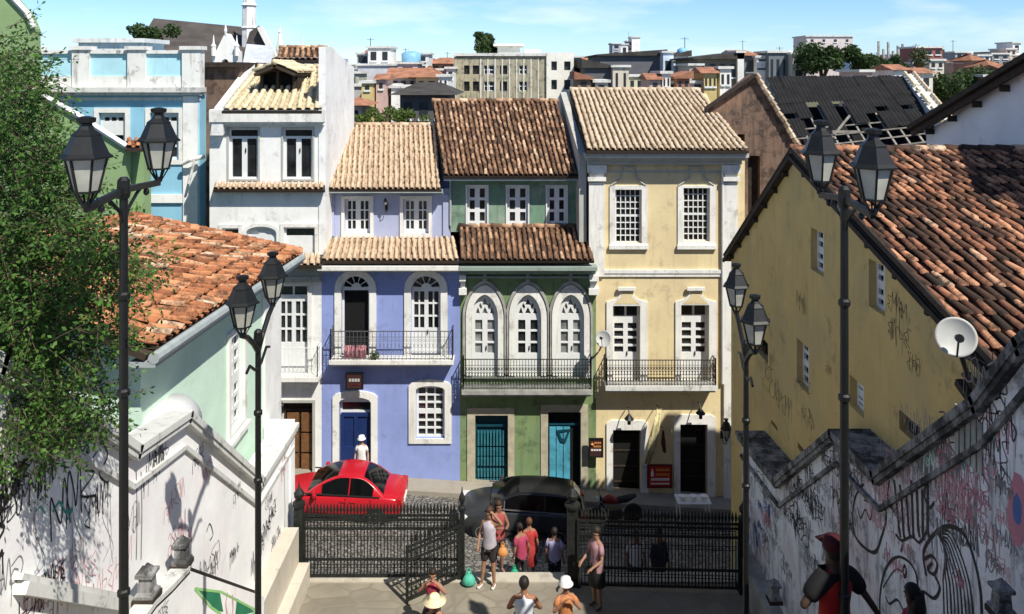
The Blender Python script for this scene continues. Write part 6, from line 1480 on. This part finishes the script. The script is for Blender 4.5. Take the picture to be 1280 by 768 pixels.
block(786, 812, 96, 118, 70, (.62, .60, .42), 'pale yellow low house beside the cream faced house', 3, 1, depth=5)
block(750, 829, 69, 112, 88, (.13, .135, .15), 'large blank dark grey warehouse wall on the skyline', 0, 0, roof=('far_tile_dark', .6, .4, 'side'), depth=14)
block(829, 842, 66, 112, 86, (.60, .70, .80), 'tall pale blue end wall beside the dark warehouse', 1, 1, depth=8)
block(842, 860, 76, 104, 85, (.70, .78, .84), 'lower pale blue house with small windows', 2, 1, depth=6)
block(765, 776, 55, 72, 140, (.35, .38, .45), 'far grey blue tower block left of the white towers', 1, 2, name='far_tower', cat='tower block')
block(776, 785, 56, 72, 141, (.82, .82, .80), 'white half of the far twin towers', 1, 1, name='far_tower', cat='tower block')
block(785, 790, 52, 72, 143, (.25, .26, .30), 'slim dark far tower between two white ones', 1, 3, name='far_tower', cat='tower block')
block(790, 800, 47, 72, 142, (.86, .85, .82), 'tallest white far tower with an antenna', 0, 0, name='far_tower', cat='tower block')
t = thing('antenna', P(785, 47, 144), 'thin antenna on the tallest far white tower', 'antenna'); m = MB(); m.tube([P(786, 52, 144), P(786, 40, 144)], .06, 5); m.build('mast', M['stone_grey'], t)
block(833, 880, 104, 112, 60, (.60, .60, .58), 'low white roof terrace behind the right end of the yellow roof', 3, 1, depth=5)
block(862, 878, 82, 110, 72, (.50, .45, .38), 'small cream gable right of the pale blue house', 1, 1, depth=5)
block(872, 922, 73, 106, 74, (.22, .20, .15), 'olive brown shed with a wide dark roof', 4, 1, roof=('far_tile_dark', .6, .5, 'side'), depth=10)
block(922, 930, 66, 96, 73.5, (.74, .73, .68), 'thin white wall strip right of the olive shed', 0, 0, depth=4)
block(930, 946, 70, 98, 76, (.15, .16, .18), 'dark house with a red tiled top on the ridge', 1, 1, roof=('far_tile', .6, .4))
block(946, 961, 72, 94, 75, (.80, .80, .80), 'white panelled small house behind the ruin', 1, 2, wm=(.4, .1))
block(961, 992, 66, 104, 74, (.16, .18, .20), 'blue grey shuttered building behind the ruin', 4, 1, wm=(.2, .4))
block(990, 1006, 68, 100, 73, (.50, .48, .42), 'grey white balcony house beside the round trees', 1, 2)
t = block(1008, 1066, 46, 76, 120, (.66, .58, .56), 'unfinished pale concrete block on the skyline behind the round trees', 4, 2, wm=(.12, .12))
block(1116, 1142, 74, 96, 95, (.60, .50, .46), 'pinkish house right of the round trees', 2, 1)
block(1090, 1112, 84, 92, 85, (.55, .22, .18), 'low orange roofed house behind the black roof ridge', 0, 0, roof=('far_tile', .6, .4))
block(1146, 1178, 60, 100, 90, (.30, .12, .10), 'red brick house with an open top floor', 3, 3, wm=(.25, .2))
block(1162, 1180, 76, 88, 86, (.60, .55, .46), 'cream small house in front of the red brick one', 2, 1)
block(1142, 1156, 80, 104, 84, (.32, .34, .34), 'grey rendered house left of the red brick one', 1, 2)
cols = [(.62, .62, .56), (.32, .34, .36), (.70, .66, .58), (.44, .36, .30), (.75, .75, .74), (.5, .42, .38), (.28, .28, .28), (.66, .5, .4)]
names = ['cream', 'slate grey', 'ivory', 'brown', 'white', 'mauve', 'charcoal', 'salmon']
wh_ = ['above the green slope', 'on the right skyline', 'near the dark eave', 'at the far right']
for i, (a, b, c, d, D_) in enumerate(((1184, 1198, 80, 92, 96), (1194, 1214, 66, 82, 110), (1204, 1218, 80, 96, 92), (1216, 1230, 76, 98, 90), (1222, 1238, 70, 84, 108), (1238, 1254, 84, 110, 84), (1240, 1262, 68, 84, 112), (1258, 1270, 62, 80, 115))):
    block(a, b, c, d, D_, cols[i], names[i]+' house '+wh_[i//2]+' of the hillside town', 2, 2, roof=(('far_tile', .8, .4) if i in (3, 5) else None))
block(1266, 1276, 54, 80, 118, (.84, .83, .80), 'tall white narrow house at the far right of the skyline', 1, 2)
t = thing('rebar_posts', P(1120, 80, 100), 'row of bare concrete posts rising above the round trees', 'posts')
m = MB()
for k in range(7): q = P(1098+k*6, 90, 100); m.box((q.x, 100, q.z-3), (q.x+.2, 100.3, q.z+2.2+rnd(0, 1.8)))
m.build('post_row', M['stone_grey'], t)
# filler houses further off so that the skyline closes; seen between the named ones
k = 0
adj = ['tiny pale', 'small dusty', 'little weathered', 'distant faded']
for px in list(range(436, 560, 26))+list(range(722, 880, 30))+list(range(900, 1010, 28))+list(range(1070, 1280, 24)):
    c = cols[(k*5) % 8]; D_ = rnd(150, 210); w_ = rnd(14, 24)
    block(px, px+w_, rnd(76, 84), 104, D_, c, '%s %s house low on the skyline near the %s' % (adj[k % 4], names[(k*5) % 8], ('white party wall' if px < 480 else 'orange roof' if px < 560 else 'white towers' if px < 800 else 'pale blue houses' if px < 880 else 'shuttered building' if px < 1010 else 'round trees' if px < 1150 else 'brick house' if px < 1200 else 'dark eave')), 2, 1, roof=(('far_tile', 1.4, .5) if k % 2 else None)); k += 1
random.seed(5)
SHADE = ['chalk white', 'sand coloured', 'dull pink', 'soot grey', 'pale blue', 'unpainted brick', 'mustard', 'bone coloured', 'dusty green', 'rust brown']
SHC = [(.78, .77, .73), (.55, .48, .36), (.56, .40, .36), (.22, .22, .22), (.50, .60, .68), (.34, .16, .11), (.58, .46, .20), (.66, .62, .54), (.38, .44, .34), (.28, .17, .12)]
WHERE = [(440, 560, 'left of the apartment block'), (722, 860, 'behind the ridge of the yellow house'), (885, 1005, 'behind the peak of the ruin'), (1078, 1160, 'behind the black roof'), (1165, 1275, 'on the slope by the dark eave')]
PLACE = ['lowest', 'low', 'middling', 'high', 'highest', 'far off', 'hindmost', 'nearest']
kk_ = 0
for (xa, xb, where) in WHERE:
    nn_ = int((xb-xa)/11)
    for q_ in range(nn_):
        px = xa+(xb-xa)*(q_+.5)/nn_+rnd(-4, 4); w_ = rnd(7, 17); top_ = rnd(66, 92); D_ = rnd(92, 135); si = (kk_*7+q_*3) % 10
        rf_ = [None, ('far_tile', .7, .3, 'gable'), None, ('far_tile_dark', .6, .3, 'side'), ('far_tile', .6, .3, 'sidel'), None][kk_ % 6]
        tx = ['with a flat roof', 'under a red gable roof', 'with a bare parapet', 'under a dark lean-to roof', 'under a red lean-to roof', 'with a flat terrace'][kk_ % 6]
        b_ = block(px-w_/2, px+w_/2, top_, top_+rnd(16, 30), D_, SHC[si], '%s house %s %s' % (SHADE[si], tx, where), random.randint(1, 3), random.randint(1, 3), roof=rf_, wm=(rnd(.12, .3), rnd(.15, .28)), depth=rnd(5, 9), name='hillside_house')
        if kk_ % 3 == 0:
            p = P(px, top_, D_+2); m = MB(); m.smooth = True; m.lathe([(.5, 0), (.6, .1), (.6, .7), (.3, .9), (.05, .95)], p, 10); m.build('roof_tank', M['tank_blue'] if kk_ % 2 else M['stone_grey'], b_)
        if kk_ % 4 == 1:
            p = P(px+w_*.2, top_, D_+2); m = MB(); m.tube([p, p+V((0, 0, 2.2))], .04, 4); m.bar(p+V((-.5, 0, 2)), p+V((.5, 0, 2)), .04); m.build('aerial', M['iron'], b_)
        kk_ += 1
NEAR = [(722, 738, 98, 'rust brown', 'sidel'), (744, 760, 103, 'bone coloured', None), (812, 826, 100, 'dull pink', 'gable'), (828, 838, 92, 'chalk white', None), (846, 862, 97, 'unpainted brick', 'side'), (880, 896, 92, 'mustard', 'gable'), (900, 914, 86, 'chalk white', None), (1076, 1090, 90, 'dull pink', None), (1118, 1134, 88, 'chalk white', 'gable'), (452, 466, 104, 'mustard', None), (470, 482, 100, 'dull pink', 'gable'), (548, 560, 96, 'chalk white', None), (1150, 1166, 92, 'bone coloured', 'gable'), (1230, 1246, 96, 'rust brown', None), (1256, 1272, 88, 'chalk white', 'gable')]
for q_, (xa, xb, tp_, shn, rs_) in enumerate(NEAR):
    wr_ = 'over the yellow roof' if 700 < xa < 870 else 'left of the ruin peak' if xa < 960 and xa > 800 else 'by the black roof ridge' if 1000 < xa < 1200 else 'near the dark eave' if xa > 1200 else 'over the lilac roof'
    block(xa, xb, tp_, 118, 56+q_*.7, SHC[SHADE.index(shn)], 'near small %s house %s %s' % (shn, 'with a tiled roof' if rs_ else 'with a flat roof', wr_), random.randint(1, 3), 1, roof=(('far_tile', .45, .25, rs_) if rs_ else None), depth=4, wm=(.2, .2), name='hillside_house')
# ================================================================== CHURCH behind on the left
D_ = 62; t = thing('church', P(270, 130, D_), 'old church with long dark roof, slim white belfry and small pinnacled gable', 'church')
mat('church_roof', (.075, .065, .058), .9, 0, .3, .8, .5, 3)
m = MB(); ro = [P(186, 70, D_), P(345, 80, D_), P(330, 36, D_+8), P(190, 24, D_+8)]
m.add([P(150, 92, D_-2), P(352, 92, D_-2), P(326, 36, D_+8), P(192, 23, D_+8), P(150, 140, D_-2), P(352, 140, D_-2), P(365, 96, D_+18), P(170, 92, D_+18)], [(0, 1, 2, 3), (4, 5, 1, 0), (3, 2, 6, 7), (1, 5, 6, 2), (4, 0, 3, 7)])
m.build('roof', M['church_roof'], t)
m = MB(); a = P(307, 45, D_+4); hx = .55
m.lathe([(.62, -1.5), (.62, 1.2), (.72, 1.25), (.6, 1.35), (.55, 3.0), (.68, 3.1), (.5, 3.3), (.4, 4.1), (.2, 4.5), (.02, 6.0)], (a.x+.3, D_+4, a.z-.6), 8); m.build('belfry', M['white_old'], t)
m = MB(); ap_ = [P(326, 28, D_), P(345, 76, D_)]; m.bar(P(325, 34, D_-1.5), P(344, 72, D_-1.5), .5, .35); m.build('gable_edge', M['white_old'], t)
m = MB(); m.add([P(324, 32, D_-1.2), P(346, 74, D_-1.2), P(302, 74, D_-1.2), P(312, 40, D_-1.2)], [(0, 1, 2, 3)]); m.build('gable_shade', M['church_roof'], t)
m = MB(); Dq = 58
m.slab([A(265, 110, Dq), A(297, 110, Dq), A(297, 64, Dq), A(295, 64, Dq), A(283, 42, Dq), A(281, 42, Dq), A(270, 64, Dq), A(265, 64, Dq)], [arch(277, 286, 74, 80, 110, Dq)], FR(Dq), -1, 0)
for px in (267, 296): m.lathe([(.16, 0), (.16, .6), (.2, .7), (.08, .9), (.02, 1.5)], P(px, 70, Dq-.2), 8)
m.lathe([(.05, 0), (.12, .3), (.03, .8)], P(282, 44, Dq), 6); m.build('pinnacled_gable', M['white_wall'], t)
m = MB(); m.slab(arch(276, 287, 73, 80, 112, Dq), [], FR(Dq), -.7, -.5); m.build('niche', M['wood_dark'], t)
t = thing('small_spire', P(349, 70, 70), 'thin white spire beside the church roof', 'spire'); m = MB(); m.lathe([(.4, -4), (.35, 0), (.2, .8), (.12, 1.4), (.16, 1.5), (.06, 1.8), (.02, 2.2)], P(350, 62, 70), 8); m.build('spire', M['white_wall'], t)
t = thing('small_cupola', P(375, 62, 80), 'small white cupola with a thin cross on the skyline', 'cupola'); m = MB(); m.lathe([(.8, -3), (.8, -.6), (.6, -.2), (.2, .1), (.04, .2), (.04, 1.0)], P(379, 58, 80), 10); m.build('cupola', M['white_wall'], t)
t = thing('metal_shed', P(320, 80, 40), 'pale corrugated metal shed roof between the church and the white house', 'shed'); m = MB(); m.add([P(300, 98, 38), P(336, 98, 38), P(342, 58, 41), P(308, 55, 41)], [(0, 1, 2, 3)]); m.box((P(300, 98, 38).x, 38.1, P(300, 98, 38).z-4), (P(336, 98, 38).x, 41, P(336, 98, 38).z-.05)); m.build('sheet_roof', mat('sheet', (.55, .58, .66), .5, .2, .15, 3), t)
# ================================================================== TREES
mat('bark', (.10, .075, .05), .95, 0, .35, 6, .6)
def tree(px, py, D_, r, n, size, label, shape=(1, 1, .8), c='leaf_far', clumps=9, name='broadleaf_tree', trunk_h=5, group=None):
    p = P(px, py, D_); t = thing(name, p-V((0, 0, trunk_h)), label, 'tree', group); m = MB()
    for k in range(clumps):
        a = rnd(0, 6.28); e = rnd(-.5, .9); q = p+V((cos(a)*r*shape[0]*rnd(.2, .75), sin(a)*r*shape[1]*.6, e*r*shape[2]*.75)); leaves(m, q, r*rnd(.3, .5), n//clumps, size, (1, 1, .8))
    m.build('crown', M[c], t)
    m = MB(); m.tube([p-V((0, 0, trunk_h)), p-V((0, 0, trunk_h*.3)), p], [r*.12, r*.08, r*.03])
    for k in range(5): a = rnd(0, 6.28); m.tube([p-V((0, 0, r*.7)), p+V((cos(a)*r*.35, sin(a)*r*.35, rnd(-.1, .4)*r))], [r*.05, r*.015], 5)
    m.build('trunk', M['bark'], t); return t
FT = 'trees standing among the far houses'
tree(601, 58, 82, 1.7, 2600, .35, 'dark tree on the roof line of the apartment block', (.95, 1, .95), group=FT)
tree(188, 47, 55, 1.5, 1800, .32, 'green treetop behind the sky blue parapet', (1.5, 1, .5), group=FT)
tree(1027, 82, 72, 2.4, 3600, .4, 'rounded dark green tree left above the black roof', (1.1, 1, .8), group=FT, clumps=12)
tree(1071, 75, 74, 1.9, 3200, .4, 'taller rounded green tree above the black roof', (1, 1, 1), group=FT, clumps=12)
tree(1092, 82, 76, 1.6, 1600, .35, 'reddish green tree right of the taller round tree', (1, 1, .8), group=FT)
tree(1118, 80, 80, 1.3, 1200, .3, 'small dark tree among the bare posts', (1, 1, .8), group=FT)
for i, (a, b, r_) in enumerate(((1196, 112, 2.2), (1216, 105, 2.0), (1178, 112, 1.8), (1236, 118, 1.9), (1206, 128, 2.2), (1188, 135, 2.2), (1222, 130, 2.2), (1168, 130, 2.0))):
    tree(a, b, 66+i, r_, 1500, .38, ['bushy tree at the top of the green slope', 'bushy tree right of the slope top', 'bushy tree at the left top of the slope', 'bushy tree under the salmon house', 'bushy tree in the middle of the slope', 'lower bushy tree on the slope', 'lower right bushy tree on the slope', 'leftmost low bushy tree on the slope'][i], (1.2, 1, .7), 'leaf_far', group=FT)
for i, (a, b, r_) in enumerate(((465, 150, .8), (482, 143, .9), (500, 148, .8), (518, 146, .7), (448, 152, .6))):
    tree(a, b, 44+i*.7, r_, 500, .2, ['low shrub behind the middle of the lilac roof ridge', 'pale green shrub on the terrace behind the lilac roof', 'shrub beside the dark shed behind the lilac roof', 'rightmost small shrub behind the lilac roof', 'leftmost small shrub behind the lilac roof near the white party wall'][i], (1.3, 1, .7), 'leaf_far2', name='shrub', trunk_h=2, clumps=5)
plant(1150, 72, 70, .9, 400, 'dark bush below the brick house', .3, 'leaf_far', False)
# the near tree at the left edge
t = thing('leafy_tree', (-7.3, 9.6, CZ-8.5), 'large fine leaved tree overhanging the left wall beside the near street lamp', 'tree')
m = MB(); random.seed(11)
limbs = []
def twig(p, d, L_, lv):
    q = p+d*L_; limbs.append((p, q, .045/(lv+1)))
    k = int(L_/.05)
    for i in range(k):
        c = p.lerp(q, (i+.5)/k)
        for s in (-1, 1):
            dd = V((rnd(-1, 1), rnd(-1, 1), rnd(-.9, .5))).normalized(); u = (d*.6+dd).normalized(); w = u.orthogonal(); w.rotate(Matrix.Rotation(rnd(0, 6.28), 3, u)); sz = rnd(.035, .07); a = c+dd*.03; m.rv = random.random()
            m.add([a, a+u*sz*.5+w*sz*.2, a+u*sz, a+u*sz*.5-w*sz*.2], [(0, 1, 2, 3)])
# crown outline followed in the photograph, volume given by clumps at real depths
cl_ = []
env = [(0, 60, 30), (15, 95, 42), (5, 150, 60), (30, 190, 55), (60, 215, 45), (25, 260, 70), (70, 290, 60), (105, 300, 45), (120, 335, 50), (155, 330, 30), (160, 365, 28), (60, 350, 70), (15, 330, 60), (90, 400, 55), (40, 420, 70), (10, 400, 60), (110, 430, 36), (80, 470, 55), (30, 490, 70), (5, 470, 60), (115, 500, 30), (60, 530, 48), (20, 555, 45), (95, 530, 34), (45, 135, 30), (40, 110, 20), (70, 230, 34), (-20, 250, 80), (-30, 400, 90), (-20, 520, 70), (-30, 120, 60)]
for (px, py, rpx) in env:
    for _ in range(max(5, int(rpx*rpx/29))):
        a = rnd(0, 6.28); rr = rpx*sqrt(random.random()); D_ = rnd(7.9, 9.6) if px < 100 else rnd(7.6, 8.8)
        p = P(px+cos(a)*rr*.9, py+sin(a)*rr*.9, D_)
        d = V((rnd(-.3, 1), rnd(-1, .6), rnd(-.6, .5))).normalized(); twig(p, d, rnd(.25, .55), 2)
cr_ = m.build('crown', M['leaf_tree'], t)
m = MB()
m.tube([(-7.3, 9.6, CZ-8.5), (-7.2, 9.5, CZ-6), (-6.6, 9.3, CZ-4), (-6.2, 9.0, CZ-2.5), (-5.8, 8.8, CZ-.8)], [.22, .19, .15, .10, .04], 10)
for k in range(14):
    b = V((-6.9, 9.4, CZ-5))if k % 2 else V((-6.3, 9.1, CZ-3)); e = P(rnd(-10, 70), rnd(200, 500), rnd(8.4, 9.3)); m.tube([b, b.lerp(e, .5)+V((0, 0, rnd(.1, .4))), e], [.06, .035, .01], 6)
for (p, q, r_) in limbs: m.tube([p, q], [.004, .002], 3, False)
m.build('trunk', M['bark'], t)
for i, (a, b, D_) in enumerate(((70, 285, 8.2), (27, 390, 8.0), (52, 205, 8.4))): pass

# ================================================================== SKY, SUN, CAMERA
w = bpy.data.worlds.new('World'); SC.world = w; w.use_nodes = True; nt = w.node_tree; N = nt.nodes; L = nt.links; bg = N['Background']
sky = N.new('ShaderNodeTexSky'); sky.sky_type = 'NISHITA'; sky.sun_disc = False
SD = V((.80, -1.0, 1.62)).normalized()
sky.sun_elevation = math.asin(SD.z); sky.sun_rotation = atan2(SD.x, SD.y)
sky.altitude = 0; sky.air_density = 1.0; sky.dust_density = .2; sky.ozone_density = 4.0
tc = N.new('ShaderNodeTexCoord'); mp = N.new('ShaderNodeMapping'); mp.inputs['Scale'].default_value = (1.6, 1.6, 7.0); mp.inputs['Location'].default_value = (.35, 0, .2); L.new(tc.outputs['Generated'], mp.inputs['Vector'])
nz = N.new('ShaderNodeTexNoise'); nz.inputs['Scale'].default_value = 3.0; nz.inputs['Detail'].default_value = 9; nz.inputs['Roughness'].default_value = .55; L.new(mp.outputs[0], nz.inputs['Vector'])
mr = N.new('ShaderNodeMapRange'); mr.inputs['From Min'].default_value = .50; mr.inputs['From Max'].default_value = .72; mr.inputs['To Max'].default_value = .55; L.new(nz.outputs['Fac'], mr.inputs['Value'])
mx = N.new('ShaderNodeMix'); mx.data_type = 'RGBA'; L.new(mr.outputs[0], mx.inputs[0]); L.new(sky.outputs[0], mx.inputs[6]); mx.inputs[7].default_value = (8, 8.5, 9.1, 1)
sx = N.new('ShaderNodeSeparateXYZ'); L.new(tc.outputs['Generated'], sx.inputs[0])
gr_ = N.new('ShaderNodeMapRange'); gr_.inputs['From Min'].default_value = .0; gr_.inputs['From Max'].default_value = .5; gr_.inputs['To Min'].default_value = 1.6; gr_.inputs['To Max'].default_value = .75; L.new(sx.outputs['Z'], gr_.inputs['Value'])
tn = N.new('ShaderNodeMix'); tn.data_type = 'RGBA'; tn.blend_type = 'MULTIPLY'; tn.inputs[0].default_value = 1; L.new(sky.outputs[0], tn.inputs[6]); tn.inputs[7].default_value = (.72, .92, 1.22, 1)
L.new(tn.outputs[2], mx.inputs[6])
vm = N.new('ShaderNodeVectorMath'); vm.operation = 'SCALE'; L.new(mx.outputs[2], vm.inputs[0]); L.new(gr_.outputs[0], vm.inputs['Scale'])
L.new(vm.outputs[0], bg.inputs['Color']); bg.inputs['Strength'].default_value = .075
ld = bpy.data.lights.new('sun', 'SUN'); ld.energy = 5.0; ld.angle = radians(.5); ld.color = (1, .95, .86); lo_ = bpy.data.objects.new('sun', ld); COL.objects.link(lo_)
lo_.rotation_euler = (-SD).to_track_quat('-Z', 'Y').to_euler(); lo_.location = (20, -20, 40)
cd = bpy.data.cameras.new('camera'); cam = bpy.data.objects.new('camera', cd); COL.objects.link(cam); cam.location = (0, 0, CZ); cam.rotation_euler = (pi/2, 0, 0)
cd.sensor_width = 36; cd.lens = 36*1000/1280; cd.shift_y = -(384-HY)/1280; cd.clip_end = 6000; cd.clip_start = .05; SC.camera = cam
SC.view_settings.view_transform = 'Standard'; SC.view_settings.look = 'None'; SC.view_settings.exposure = 0.35; SC.view_settings.gamma = 1.0
